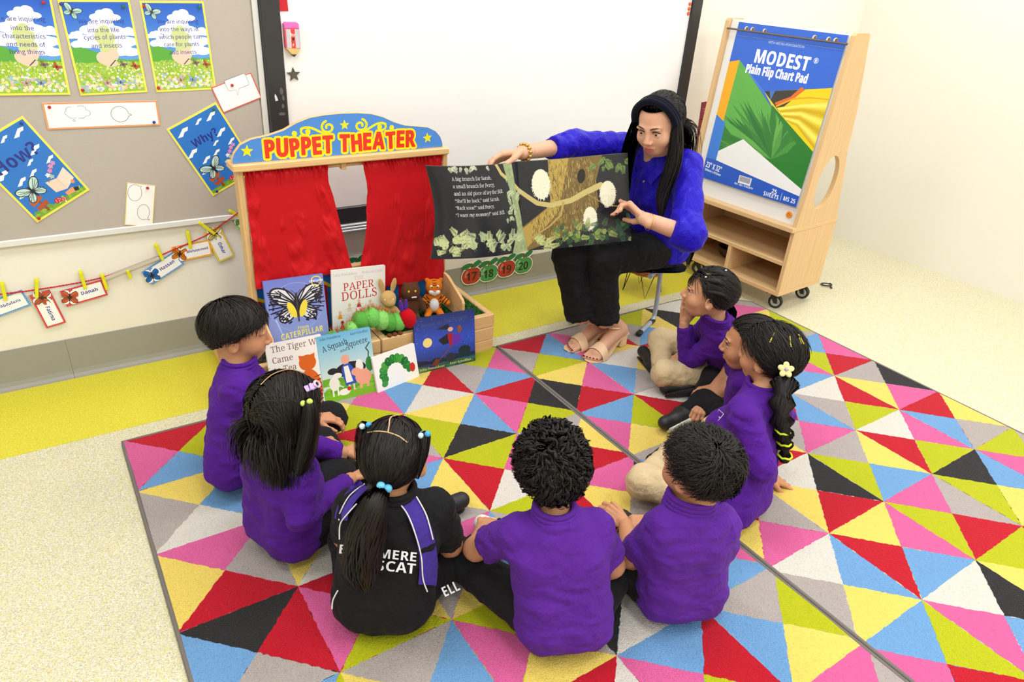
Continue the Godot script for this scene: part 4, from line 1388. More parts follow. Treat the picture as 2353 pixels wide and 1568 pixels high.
	for k in 40:
		ell(im, rng.randf_range(0, 420), rng.randf_range(360, 540), rng.randf_range(40, 90), rng.randf_range(14, 30), [rgb(110, 178, 44), rgb(134, 196, 54), rgb(96, 164, 44)][k % 3])
	im.fill_rect(Rect2i(0, 470, 420, 60), rgb(122, 190, 46))
	poly(im, circ_pts(Vector2(230, 300), 120, 60), rgb(36, 36, 40))
	poly(im, circ_pts(Vector2(300, 290), 30, 54), rgb(240, 236, 232))
	poly(im, circ_pts(Vector2(90, 290), 40, 26), rgb(40, 40, 44))
	poly(im, circ_pts(Vector2(380, 290), 30, 60), rgb(50, 130, 60))
	stroke(im, PackedVector2Array([Vector2(378, 230), Vector2(384, 190), Vector2(366, 160), Vector2(400, 120)]), 9, rgb(60, 76, 66))
	ell(im, 196, 216, 34, 40, rgb(232, 170, 150))
	poly(im, PackedVector2Array([Vector2(170, 256), Vector2(224, 250), Vector2(252, 296), Vector2(262, 420), Vector2(176, 426), Vector2(158, 300)]), rgb(44, 86, 190))
	poly(im, PackedVector2Array([Vector2(176, 270), Vector2(212, 266), Vector2(236, 400), Vector2(182, 404)]), rgb(244, 242, 238))
	im.fill_rect(Rect2i(196, 420, 14, 50), rgb(232, 210, 196))
	im.fill_rect(Rect2i(232, 420, 14, 50), rgb(232, 210, 196))
	poly(im, circ_pts(Vector2(320, 380), 64, 62), rgb(238, 166, 144))
	poly(im, circ_pts(Vector2(268, 330), 38, 32), rgb(238, 166, 144))
	im.fill_rect(Rect2i(284, 420, 20, 52), rgb(238, 166, 144))
	im.fill_rect(Rect2i(340, 420, 20, 48), rgb(238, 166, 144))
	poly(im, circ_pts(Vector2(90, 390), 40, 56), rgb(240, 238, 232))
	poly(im, circ_pts(Vector2(120, 330), 36, 22), rgb(240, 238, 232))
	im.fill_rect(Rect2i(66, 430, 14, 60), rgb(240, 238, 232))
	im.fill_rect(Rect2i(104, 430, 14, 60), rgb(240, 238, 232))
	poly(im, circ_pts(Vector2(160, 470), 44, 26), rgb(246, 244, 240))
	ell(im, 198, 452, 16, 16, rgb(206, 40, 34))
	text(im, "Julia Donaldson", Vector2(24, 28), 25, rgb(40, 60, 90), false, "Droid Serif", 0.0, 0.0, 0.85)
	text(im, "Axel Scheffler", Vector2(400, 26), 25, rgb(40, 60, 90), false, "Droid Serif", 0.0, 1.0, 0.85)
	text(im, "A Squash", Vector2(34, 112), 62, rgb(36, 44, 64), false, "Droid Serif", -0.16, 0.0, 0.74)
	text(im, "and a", Vector2(206, 138), 30, rgb(36, 44, 64), false, "Droid Serif", -0.1, 0.5)
	text(im, "Squeeze", Vector2(388, 98), 60, rgb(36, 44, 64), false, "Droid Serif", -0.1, 1.0, 0.74)
	book("sky blue farmyard picture book titled A Squash and a Squeeze", Vector3(0.741, 0.012, 0.664), 0.214, 0.268, 0.006, -2.0, 0.25, 0.0, im, rgb(120, 176, 206))
	# small white board book with a leafy green arch, generic
	im = pic(420, 300, rgb(247, 247, 244))
	for k in 9:
		var f := k / 8.0
		var a := PI + f * PI * 0.95
		var p := Vector2(195 + cos(a) * 118, 175 + sin(a) * 108)
		ell(im, p.x, p.y, 40, 33, [rgb(30, 124, 52), rgb(44, 146, 58), rgb(66, 160, 60), rgb(24, 106, 56)][k % 4], a)
		stroke(im, PackedVector2Array([p, p + Vector2(30, 0).rotated(a)]), 5, rgb(100, 180, 80))
	ell(im, 88, 214, 34, 34, rgb(40, 136, 56))
	ell(im, 78, 250, 30, 26, rgb(58, 150, 60))
	ell(im, 330, 196, 26, 32, rgb(34, 130, 60))
	ell(im, 366, 196, 27, 40, rgb(206, 52, 34))
	book("small white board book with a leafy green arch", Vector3(0.951, 0.012, 0.684), 0.206, 0.148, 0.008, 11.0, 0.25, 0.0, im, rgb(246, 246, 242))
	# night story, plain stand-in
	im = pic(540, 480, rgb(44, 70, 170))
	for y in 480:
		im.fill_rect(Rect2i(0, y, 540, 1), rgb(44, 58, 120).lerp(rgb(52, 84, 196), clampf(y / 200.0, 0, 1)).lerp(rgb(36, 60, 120), clampf((y - 260) / 160.0, 0, 1)))
	for k in 60:
		ell(im, rng.randf_range(0, 540), rng.randf_range(0, 330), 2, 2, rgb(200, 210, 240), 0, 6)
	ell(im, 112, 224, 40, 42, rgb(244, 224, 140))
	for k in 26:
		ell(im, rng.randf_range(0, 540), rng.randf_range(386, 410), rng.randf_range(20, 46), rng.randf_range(12, 22), rgb(26, 44, 58))
	for k in 26:
		ell(im, rng.randf_range(0, 540), rng.randf_range(430, 480), rng.randf_range(50, 90), rng.randf_range(10, 22), [rgb(50, 104, 70), rgb(38, 84, 62), rgb(66, 124, 80)][k % 3])
	ell(im, 440, 350, 56, 44, rgb(28, 50, 48))
	ell(im, 312, 392, 46, 40, rgb(40, 46, 56))
	stroke(im, PackedVector2Array([Vector2(200, 410), Vector2(330, 280)]), 8, rgb(130, 70, 44))
	poly(im, PackedVector2Array([Vector2(180, 380), Vector2(216, 396), Vector2(190, 446), Vector2(142, 430)]), rgb(110, 60, 40))
	ell(im, 356, 236, 58, 46, rgb(104, 54, 176))
	poly(im, PackedVector2Array([Vector2(290, 170), Vector2(336, 180), Vector2(330, 290), Vector2(306, 280)]), rgb(176, 36, 44))
	poly(im, PackedVector2Array([Vector2(206, 220), Vector2(290, 176), Vector2(300, 260), Vector2(250, 270)]), rgb(36, 36, 46))
	poly(im, PackedVector2Array([Vector2(190, 120), Vector2(260, 100), Vector2(296, 86), Vector2(312, 126), Vector2(280, 136)]), rgb(38, 46, 52))
	ell(im, 318, 140, 24, 20, rgb(232, 176, 152))
	ell(im, 400, 150, 18, 34, rgb(150, 84, 44))
	text(im, "Room on the Broom", Vector2(270, 60), 46, rgb(70, 82, 130), true, "Droid Serif", -0.05, 0.5, 0.9)
	text(im, "Axel Scheffler", Vector2(500, 446), 28, rgb(220, 210, 130), true, "Droid Serif", 0.0, 1.0)
	text(im, "Julia Donaldson", Vector2(30, 458), 28, rgb(220, 210, 130), true, "Droid Serif", 0.0, 0.0)
	book("deep blue night sky picture book leaning on the platform", Vector3(1.149, 0.012, 0.622), 0.282, 0.240, 0.007, -2.6, 0.17, -1.2, im, rgb(40, 52, 110))

# ---------------------------------------------------------------- easel with flip chart
func easel() -> void:
	var birch := wood(rgb(224, 188, 138), 5)
	var birch_v := wood(rgb(224, 188, 138), 5, true)
	var t := thing("easel", "birch flip chart easel on castors with open shelves", "easel", Vector3(3.06, 0, 0.195))
	t.basis = Basis(Vector3(0.064, 0, 0.998).normalized(), Vector3.UP, Vector3(-0.998, 0, 0.064).normalized())
	var w := 0.718
	var D := 0.385
	var parts := [["bottom_shelf", Vector3(w / 2, 0.112, -D / 2), Vector3(w, 0.024, D)], ["middle_shelf", Vector3(w / 2, 0.277, -D / 2), Vector3(w - 0.046, 0.022, D - 0.004)], ["pen_ledge", Vector3(w / 2, 0.466, -D / 2 + 0.012), Vector3(w + 0.002, 0.024, D + 0.024)], ["divider", Vector3(0.362, 0.195, -D / 2 + 0.001), Vector3(0.022, 0.142, D - 0.01)], ["back_panel", Vector3(w / 2, 0.289, -D + 0.009), Vector3(w - 0.046, 0.33, 0.012)]]
	var b: MB
	for p in parts:
		b = MB.new()
		b.box(p[1], p[2], 0.0025)
		put(p[0], b, birch, t)
	var sideb := Basis(Vector3(0, 0, -1), Vector3.UP, Vector3.RIGHT)
	for k in 2:
		b = MB.new()
		b.box(Vector3(0.0115 if k == 0 else w - 0.0115, 0.289, -D / 2), Vector3(0.023, 0.33, D), 0.0025)
		put("lower_side", b, birch_v, t)
		# tall leaning side with an oval grip hole, front and rear halves meeting in the hole
		var outl := PackedVector2Array([Vector2(0.0, 0.478), Vector2(0.375, 0.478), Vector2(0.345, 0.60), Vector2(0.305, 0.78), Vector2(0.288, 0.84), Vector2(0.284, 0.90), Vector2(0.27, 1.04), Vector2(0.195, 1.372), Vector2(0.185, 1.378), Vector2(0.085, 1.378), Vector2(0.072, 1.366), Vector2(0.02, 0.66)])
		var hole := circ_pts(Vector2(0.172, 0.690), 0.085, 0.134, 40, -0.16)
		b = MB.new()
		for half in [PackedVector2Array([Vector2(-1, 0), Vector2(0.172, 0), Vector2(0.172, 2), Vector2(-1, 2)]), PackedVector2Array([Vector2(0.172, 0), Vector2(1, 0), Vector2(1, 2), Vector2(0.172, 2)])]:
			for h in Geometry2D.intersect_polygons(outl, half):
				for r in Geometry2D.clip_polygons(h, hole):
					b.prism(r, 0.022)
		var o := put("upper_side", b, birch_v, t)
		o.transform = Transform3D(sideb, Vector3(0.022 if k == 0 else w, 0, 0))
	# white magnetic panel, leaning with the sides
	var lean := Basis(Vector3.RIGHT, -0.078)
	b = MB.new()
	b.box(Vector3(w / 2, 0.478 + 0.448, -0.066), Vector3(w - 0.046, 0.90, 0.012), 0.001, lean)
	put("white_panel", b, mat(rgb(240, 240, 238), 0.3), t)
	b = MB.new()
	b.tube([Vector3(0.024, 1.33, -0.065), Vector3(w - 0.024, 1.33, -0.065)], 0.0045, 8)
	put("hanging_rail", b, mat(rgb(120, 110, 100), 0.4, 0.5, 0.6), t)
	# castors
	var rub := mat(rgb(34, 34, 36), 0.5)
	var hub := mat(rgb(190, 190, 188), 0.35, 0.5, 0.5)
	for c in [[0.12, -0.075, 0.9], [0.655, -0.075, 0.35], [0.655, -0.33, 0.25], [0.12, -0.33, 0.5]]:
		var n := Node3D.new()
		n.name = "castor"
		t.add_child(n, true)
		n.position = Vector3(c[0], 0, c[1])
		n.rotation.y = c[2]
		b = MB.new()
		b.box(Vector3(0, 0.0975, 0), Vector3(0.062, 0.005, 0.062), 0.001)
		b.box(Vector3(0, 0.088, 0), Vector3(0.034, 0.014, 0.034), 0.004)
		for s in [-1.0, 1.0]:
			b.prism(PackedVector2Array([Vector2(-0.02, 0.09), Vector2(0.02, 0.09), Vector2(0.018, 0.06), Vector2(0.026, 0.032), Vector2(0.008, 0.03), Vector2(-0.014, 0.062)]), 0.003, Basis(Vector3.RIGHT, Vector3.UP, Vector3.BACK), Vector3(0, 0, 0.0155 * s + 0.0015))
		put("fork", b, rub, n)
		b = MB.new()
		b.lathe([Vector2(0.0, -0.011), Vector2(0.024, -0.011), Vector2(0.034, -0.0105), Vector2(0.0375, -0.007), Vector2(0.0375, 0.007), Vector2(0.034, 0.0105), Vector2(0.024, 0.011), Vector2(0.0, 0.011)], 28, Vector3(0.012, 0.0378, 0), Basis(Vector3.RIGHT, PI / 2))
		put("tyre", b, rub, n)
		b = MB.new()
		for s in [-1.0, 1.0]:
			b.lathe([Vector2(0.0, 0.0145), Vector2(0.006, 0.0145), Vector2(0.007, 0.0125), Vector2(0.016, 0.0118), Vector2(0.022, 0.0135), Vector2(0.0245, 0.0125)], 24, Vector3(0.012, 0.0378, 0), Basis(Vector3.RIGHT, s * PI / 2))
		put("hub", b, hub, n)
		b = MB.new()
		b.box(Vector3(-0.02, 0.083, 0), Vector3(0.05, 0.006, 0.026), 0.002, Basis(Vector3.BACK, 0.3))
		put("brake_pedal", b, rub, n)
	# flip chart pad
	var pad := thing("flip_chart_pad", "blue covered flip chart pad hanging on the birch easel", "flip chart", t.transform * Vector3(0.075, 0.572, -0.0235))
	pad.basis = t.basis * lean
	var pw := 0.602
	var ph := 0.795
	var im := pic(904, 1194, rgb(40, 92, 200))
	var K := 1194.0 / ph
	for y in 1194:
		im.fill_rect(Rect2i(0, y, 904, 1), rgb(42, 96, 214).lerp(rgb(92, 140, 228), clampf(1.0 - absf(y - 330) / 260.0, 0, 1)) if y < 480 else rgb(52, 108, 214))
	# green leaf triangle
	var V := func(x: float, y: float) -> Vector2: return Vector2(x * 904, y * 1194)
	poly(im, PackedVector2Array([V.call(0.0, 0.27), V.call(0.10, 0.22), V.call(0.085, 0.62), V.call(0.0, 0.58)]), rgb(246, 176, 10))
	poly(im, PackedVector2Array([V.call(0.0, 0.58), V.call(0.115, 0.62), V.call(0.115, 0.86), V.call(0.0, 0.84)]), rgb(60, 130, 220))
	poly(im, PackedVector2Array([V.call(0.10, 0.22), V.call(1.0, 0.72), V.call(1.0, 0.94), V.call(0.12, 0.80)]), rgb(44, 128, 46))
	poly(im, PackedVector2Array([V.call(0.10, 0.22), V.call(0.62, 0.51), V.call(0.3, 0.72), V.call(0.09, 0.62)]), rgb(96, 178, 74))
	var tipc: Vector2 = V.call(0.66, 0.76)
	for k in 90:
		var a := PI * 1.0 + rng.randf() * 2.2
		var le := rng.randf_range(0.5, 1.15)
		var e := tipc + Vector2(cos(a) * 560, sin(a) * 430) * le
		var o := Vector2(-sin(a), cos(a)) * rng.randf_range(8, 40)
		var g := rng.randf()
		poly(im, PackedVector2Array([tipc, tipc.lerp(e, 0.45) + o, e, tipc.lerp(e, 0.55) - o * 0.6]), rgb(40, 118, 46).lerp(rgb(112, 186, 84), g))
	# repaint what the fan overran
	poly(im, PackedVector2Array([V.call(0.0, 0.0), V.call(1.0, 0.0), V.call(1.0, 0.285), V.call(0.42, 0.375), V.call(0.10, 0.22), V.call(0.0, 0.24)]), rgb(50, 104, 214))
	poly(im, PackedVector2Array([V.call(0.42, 0.375), V.call(1.0, 0.285), V.call(1.0, 0.66), V.call(0.52, 0.445)]), rgb(240, 214, 20))
	poly(im, PackedVector2Array([V.call(0.42, 0.375), V.call(0.78, 0.32), V.call(0.6, 0.47)]), rgb(60, 56, 44))
	poly(im, PackedVector2Array([V.call(0.47, 0.368), V.call(0.52, 0.36), V.call(0.5, 0.42)]), rgb(70, 120, 200))
	stroke(im, PackedVector2Array([V.call(0.56, 0.43), V.call(0.68, 0.385), V.call(0.75, 0.325)]), 20, rgb(230, 110, 40), false, 34)
	stroke(im, PackedVector2Array([V.call(0.57, 0.445), V.call(0.7, 0.385), V.call(0.84, 0.36), V.call(1.0, 0.35)]), 14, rgb(230, 170, 30), false, 8)
	for k in 26:
		var u := k / 25.0
		stroke(im, PackedVector2Array([V.call(0.58 + u * 0.12, 0.455 + u * 0.06), V.call(0.8, 0.40 + u * 0.13), V.call(1.0, 0.36 + u * 0.27)]), 5, rgb(214, 176, 16).lerp(rgb(252, 244, 110), 0.5 + 0.5 * sin(u * 17.0)), false, 11)
	poly(im, PackedVector2Array([V.call(0.52, 0.44), V.call(1.0, 0.655), V.call(1.0, 0.72), V.call(0.62, 0.51)]), rgb(44, 128, 46))
	for k in 3:
		poly(im, PackedVector2Array([V.call(0.0, 0.24 + k * 0), V.call(0.10, 0.22), V.call(0.09, 0.61), V.call(0.0, 0.58)]), rgb(246, 176, 10))
	poly(im, PackedVector2Array([V.call(0.0, 0.575), V.call(0.115, 0.615), V.call(0.115, 0.9), V.call(0.0, 0.9)]), rgb(58, 128, 222))
	poly(im, PackedVector2Array([V.call(0.115, 0.80), V.call(0.34, 0.685), V.call(1.0, 0.885), V.call(1.0, 0.94), V.call(0.115, 0.875)]), rgb(244, 244, 244))
	poly(im, PackedVector2Array([V.call(0.0, 0.862), V.call(0.115, 0.862), V.call(1.0, 0.93), V.call(1.0, 1.0), V.call(0.0, 1.0)]), rgb(40, 92, 200))
	for x in [0.09, 0.15, 0.27, 0.73, 0.85, 0.91]:
		var p: Vector2 = V.call(x, 0.035)
		ell(im, p.x, p.y, 17, 19, rgb(230, 228, 222))
		ell(im, p.x + 5, p.y + 1, 11, 16, rgb(120, 90, 60))
	for k in 60:
		im.fill_rect(Rect2i(10 + k * 15, 92, 8, 2), rgb(190, 206, 240))
	text(im, "WITH MICRO-PERFORATION", V.call(0.5, 0.092), 24, rgb(226, 232, 250))
	text(im, "MODEST", V.call(0.5, 0.18), 128, Color.WHITE, true, "Droid Sans", 0.0, 0.5, 0.92, 3.0)
	text(im, "®", V.call(0.80, 0.155), 50, Color.WHITE, true)
	text(im, "Plain Flip Chart Pad", V.call(0.48, 0.268), 84, Color.WHITE, true, "Droid Sans", 0.0, 0.5, 0.68, 4.0)
	text(im, "23\" X 32\"", V.call(0.02, 0.905), 62, Color.WHITE, true, "Droid Sans", 0.06, 0.0, 0.62)
	text(im, "584mm x 813mm", V.call(0.02, 0.94), 26, Color.WHITE, true, "Droid Sans", 0.06, 0.0, 0.8)
	var bx := 0.4
	im.fill_rect(Rect2i(int(bx * 904), 1086, 118, 60), rgb(244, 244, 246))
	for k in 26:
		im.fill_rect(Rect2i(int(bx * 904) + 6 + k * 4, 1090, [1, 2, 3][k % 3], 42), rgb(30, 36, 90))
	text(im, "REF. NO.: 9-002870", Vector2(bx * 904 + 60, 1158), 20, Color.WHITE, true)
	text(im, "25", V.call(0.77, 0.945), 44, Color.WHITE, true)
	text(im, "SHEETS", V.call(0.75, 0.975), 44, Color.WHITE, true, "Droid Sans", 0.0, 0.5, 0.9)
	stroke(im, PackedVector2Array([V.call(0.845, 0.94), V.call(0.845, 0.99)]), 3, Color.WHITE)
	text(im, "MS 25", V.call(0.925, 0.968), 44, Color.WHITE, true, "Droid Sans", 0.0, 0.5, 0.85)
	b = MB.new()
	b.box(Vector3(pw / 2, ph / 2, -0.004), Vector3(pw, ph, 0.006), 0.0005)
	put("sheets", b, mat(rgb(240, 240, 236), 0.7), pad)
	# cover with a slight belly
	b = MB.new()
	var G := []
	for j in 21:
		var row := []
		for i in 9:
			var fx := i / 8.0
			var fy := j / 20.0
			row.append(Vector3(fx * pw, ph * (1.0 - fy), 0.0012 + 0.008 * fy * fy * (0.4 + 0.6 * sin(fx * PI)) + 0.003 * sin(fx * PI) * sin(fy * PI)))
		G.append(row)
	grid(b, G)
	put("printed_cover", b, img_mat(im, 0.3), pad)
	# round orange face magnet
	im = pic(96, 96, rgb(240, 146, 40))
	ell(im, 36, 40, 6, 9, rgb(90, 40, 10))
	ell(im, 60, 40, 6, 9, rgb(90, 40, 10))
	stroke(im, PackedVector2Array([Vector2(28, 62), Vector2(40, 72), Vector2(56, 72), Vector2(68, 62)]), 5, rgb(150, 50, 20))
	b = MB.new()
	b.prism(circ_pts(Vector2.ZERO, 0.0165, 0.0165, 28), 0.006, Basis.IDENTITY, Vector3.ZERO, 0.001, Rect2(-0.0165, -0.0165, 0.033, 0.033))
	var mg := put("face_magnet", b, img_mat(im, 0.35))
	mg.transform = Transform3D(t.basis * lean * Basis(Vector3.BACK, -0.5), t.transform * Vector3(0.648, 0.525, -0.0225))
	tag(mg, "round orange smiling magnet under the flip chart pad", "magnet")
	# dark basket on the lower shelf
	b = MB.new()
	b.lathe([Vector2(0.075, 0.0), Vector2(0.085, 0.01), Vector2(0.092, 0.05), Vector2(0.088, 0.05), Vector2(0.08, 0.012), Vector2(0.0, 0.01)], 24)
	var bk := put("dish", b, mat(rgb(74, 58, 44), 0.6))
	bk.transform = Transform3D(Basis.IDENTITY, t.transform * Vector3(0.24, 0.1245, -0.24))
	tag(bk, "dark round dish on the easel's lower shelf", "dish")
	# loose black cord behind the rear castor
	b = MB.new()
	var cp := []
	for i in 40:
		var a := i / 39.0 * TAU * 1.25
		cp.append(Vector3(cos(a) * 0.034, 0.0045 + 0.005 * sin(a * 0.7) + (0.006 if i > 30 else 0.0), sin(a) * 0.026))
	cp.append(Vector3(-0.02, 0.006, 0.05))
	b.tube(cp, 0.004, 8)
	tag(put("cord", b, mat(rgb(40, 40, 42), 0.5), self, Vector3(3.74, 0.0, 0.79)), "loop of black cord on the floor behind the easel", "cord")


# ---------------------------------------------------------------- smooth bodies: blended capsules and ellipsoids, meshed as surface nets
class SM:
	var v := PackedVector3Array()
	var n := PackedVector3Array()
	var x := PackedInt32Array()
	var k := PackedColorArray()
	func mesh() -> ArrayMesh:
		var ar := []
		ar.resize(Mesh.ARRAY_MAX)
		ar[Mesh.ARRAY_VERTEX] = v
		ar[Mesh.ARRAY_NORMAL] = n
		ar[Mesh.ARRAY_INDEX] = x
		if k.size() == v.size():
			ar[Mesh.ARRAY_COLOR] = k
		var m := ArrayMesh.new()
		m.add_surface_from_arrays(Mesh.PRIMITIVE_TRIANGLES, ar)
		return m

# parts: {t:"c", a, b, ra, rb, flat} capsule, {t:"e", c, r, b} ellipsoid, sub: true cuts it away
func cap(a: Vector3, b: Vector3, ra: float, rb := -1.0, flat_end := false) -> Dictionary:
	return {"t": "c", "a": a, "b": b, "ra": ra, "rb": ra if rb < 0.0 else rb, "flat": flat_end}

func egg(c: Vector3, r: Vector3, b := Basis.IDENTITY) -> Dictionary:
	return {"t": "e", "c": c, "r": r, "b": b}

func cut(p: Dictionary, k := 0.006) -> Dictionary:
	p["sub"] = true
	p["k"] = k
	return p

func soft(p: Dictionary, k: float) -> Dictionary:
	p["k"] = k
	return p

func blob(parts: Array, cell: float, k: float, cuts: Array = [], namp := 0.0, nfreq := Vector3(12, 20, 12), into: SM = null, nseed := 1) -> SM:
	var lo := Vector3(1e9, 1e9, 1e9)
	var hi := -lo
	for p in parts:
		if p.has("sub"):
			continue
		if p.t == "c":
			var r: float = maxf(p.ra, p.rb)
			lo = lo.min(p.a.min(p.b) - Vector3(r, r, r))
			hi = hi.max(p.a.max(p.b) + Vector3(r, r, r))
		else:
			var r: float = maxf(p.r.x, maxf(p.r.y, p.r.z))
			lo = lo.min(p.c - Vector3(r, r, r))
			hi = hi.max(p.c + Vector3(r, r, r))
	var pad := cell * 3.0 + namp + k * 0.3
	lo -= Vector3(pad, pad, pad)
	hi += Vector3(pad, pad, pad)
	var nx := int(ceil((hi.x - lo.x) / cell)) + 1
	var ny := int(ceil((hi.y - lo.y) / cell)) + 1
	var nz := int(ceil((hi.z - lo.z) / cell)) + 1
	var d := PackedFloat32Array()
	d.resize(nx * ny * nz)
	d.fill(1.0)
	for p in parts:
		var kk: float = p.get("k", k)
		var sub: bool = p.has("sub")
		var blo: Vector3
		var bhi: Vector3
		var isc: bool = p.t == "c"
		var A := Vector3.ZERO
		var BA := Vector3.ZERO
		var ra := 0.0
		var rd := 0.0
		var il := 0.0
		var flat_end := false
		var dirn := Vector3.ZERO
		var B := Vector3.ZERO
		var C := Vector3.ZERO
		var R := Vector3.ONE
		var R2 := Vector3.ONE
		var bt := Basis.IDENTITY
		if isc:
			A = p.a
			B = p.b
			BA = B - A
			ra = p.ra
			rd = p.rb - p.ra
			il = 1.0 / maxf(BA.length_squared(), 1e-12)
			flat_end = p.flat
			dirn = BA.normalized()
			var r: float = maxf(p.ra, p.rb) + kk + cell * 2.5
			blo = A.min(B) - Vector3(r, r, r)
			bhi = A.max(B) + Vector3(r, r, r)
		else:
			C = p.c
			R = p.r
			R2 = R * R
			bt = (p.b as Basis).transposed()
			var r: float = maxf(R.x, maxf(R.y, R.z)) + kk + cell * 2.5
			blo = C - Vector3(r, r, r)
			bhi = C + Vector3(r, r, r)
		var x0 := maxi(0, int((blo.x - lo.x) / cell))
		var y0 := maxi(0, int((blo.y - lo.y) / cell))
		var z0 := maxi(0, int((blo.z - lo.z) / cell))
		var x1 := mini(nx - 1, int((bhi.x - lo.x) / cell) + 1)
		var y1 := mini(ny - 1, int((bhi.y - lo.y) / cell) + 1)
		var z1 := mini(nz - 1, int((bhi.z - lo.z) / cell) + 1)
		var ik := 1.0 / kk
		for z in range(z0, z1 + 1):
			for y in range(y0, y1 + 1):
				var i := x0 + nx * (y + ny * z)
				var P := lo + Vector3(x0, y, z) * cell
				for x in range(x0, x1 + 1):
					var f: float
					if isc:
						var q := P - A
						var t := clampf(q.dot(BA) * il, 0.0, 1.0)
						f = (q - BA * t).length() - ra - rd * t
						if flat_end:
							f = maxf(f, (P - B).dot(dirn))
					else:
						var q := bt * (P - C)
						var k0 := (q / R).length()
						var k1 := (q / R2).length()
						f = k0 * (k0 - 1.0) / maxf(k1, 1e-6)
					var o := d[i]
					if sub:
						f = -f
						var h := maxf(kk - absf(o - f), 0.0) * ik
						d[i] = maxf(o, f) + h * h * kk * 0.25
					else:
						var h := maxf(kk - absf(o - f), 0.0) * ik
						d[i] = minf(o, f) - h * h * kk * 0.25
					i += 1
					P.x += cell
	if namp > 0.0 or cuts.size() > 0:
		var nz_ := FastNoiseLite.new()
		nz_.seed = nseed
		nz_.frequency = 1.0
		nz_.fractal_octaves = 2
		var lim := namp + cell * 3.0
		var i := 0
		for z in nz:
			for y in ny:
				var P := lo + Vector3(0, y, z) * cell
				for x in nx:
					var o := d[i]
					if o < lim and o > -lim - 0.02:
						if namp > 0.0:
							o += namp * (0.35 - 1.1 * absf(nz_.get_noise_3dv(P * nfreq)))
						d[i] = o
					for c in cuts:
						o = maxf(o, (P - (c[0] as Vector3)).dot(c[1]))
					d[i] = o
					i += 1
					P.x += cell
	# surface nets
	var out := into if into != null else SM.new()
	var vid := PackedInt32Array()
	vid.resize(nx * ny * nz)
	vid.fill(-1)
	var sy := nx
	var sz := nx * ny
	var near := cell * 2.2
	for z in nz - 1:
		for y in ny - 1:
			var i := nx * (y + ny * z) - 1
			for x in nx - 1:
				i += 1
				var d0 := d[i]
				if d0 > near or d0 < -near:
					continue
				var d1 := d[i + 1]
				var d2 := d[i + sy]
				var d3 := d[i + sy + 1]
				var d4 := d[i + sz]
				var d5 := d[i + sz + 1]
				var d6 := d[i + sz + sy]
				var d7 := d[i + sz + sy + 1]
				var m := int(d0 < 0.0) + int(d1 < 0.0) + int(d2 < 0.0) + int(d3 < 0.0) + int(d4 < 0.0) + int(d5 < 0.0) + int(d6 < 0.0) + int(d7 < 0.0)
				if m == 0 or m == 8:
					continue
				var s := Vector3.ZERO
				var c := 0
				if (d0 < 0.0) != (d1 < 0.0):
					s += Vector3(d0 / (d0 - d1), 0, 0); c += 1
				if (d2 < 0.0) != (d3 < 0.0):
					s += Vector3(d2 / (d2 - d3), 1, 0); c += 1
				if (d4 < 0.0) != (d5 < 0.0):
					s += Vector3(d4 / (d4 - d5), 0, 1); c += 1
				if (d6 < 0.0) != (d7 < 0.0):
					s += Vector3(d6 / (d6 - d7), 1, 1); c += 1
				if (d0 < 0.0) != (d2 < 0.0):
					s += Vector3(0, d0 / (d0 - d2), 0); c += 1
				if (d1 < 0.0) != (d3 < 0.0):
					s += Vector3(1, d1 / (d1 - d3), 0); c += 1
				if (d4 < 0.0) != (d6 < 0.0):
					s += Vector3(0, d4 / (d4 - d6), 1); c += 1
				if (d5 < 0.0) != (d7 < 0.0):
					s += Vector3(1, d5 / (d5 - d7), 1); c += 1
				if (d0 < 0.0) != (d4 < 0.0):
					s += Vector3(0, 0, d0 / (d0 - d4)); c += 1
				if (d1 < 0.0) != (d5 < 0.0):
					s += Vector3(1, 0, d1 / (d1 - d5)); c += 1
				if (d2 < 0.0) != (d6 < 0.0):
					s += Vector3(0, 1, d2 / (d2 - d6)); c += 1
				if (d3 < 0.0) != (d7 < 0.0):
					s += Vector3(1, 1, d3 / (d3 - d7)); c += 1
				vid[i] = out.v.size()
				out.v.append(lo + (Vector3(x, y, z) + s / c) * cell)
				out.n.append(Vector3(d1 - d0 + d3 - d2 + d5 - d4 + d7 - d6, d2 - d0 + d3 - d1 + d6 - d4 + d7 - d5, d4 - d0 + d5 - d1 + d6 - d2 + d7 - d3).normalized())
	for z in range(1, nz - 1):
		for y in range(1, ny - 1):
			var i := nx * (y + ny * z)
			for x in range(1, nx - 1):
				i += 1
				if vid[i] < 0:
					continue
				var o := d[i] < 0.0
				if o != (d[i + 1] < 0.0):
					quad_ix(out, vid[i - sy - sz], vid[i - sz], vid[i], vid[i - sy], o)
				if o != (d[i + sy] < 0.0):
					quad_ix(out, vid[i - sz - 1], vid[i - 1], vid[i], vid[i - sz], o)
				if o != (d[i + sz] < 0.0):
					quad_ix(out, vid[i - 1 - sy], vid[i - sy], vid[i], vid[i - 1], o)
	return out

func quad_ix(out: SM, a: int, b: int, c: int, e: int, o: bool) -> void:
	if a < 0 or b < 0 or c < 0 or e < 0:
		return
	if o:
		out.x.append_array([a, c, b, a, e, c])
	else:
		out.x.append_array([a, b, c, a, c, e])

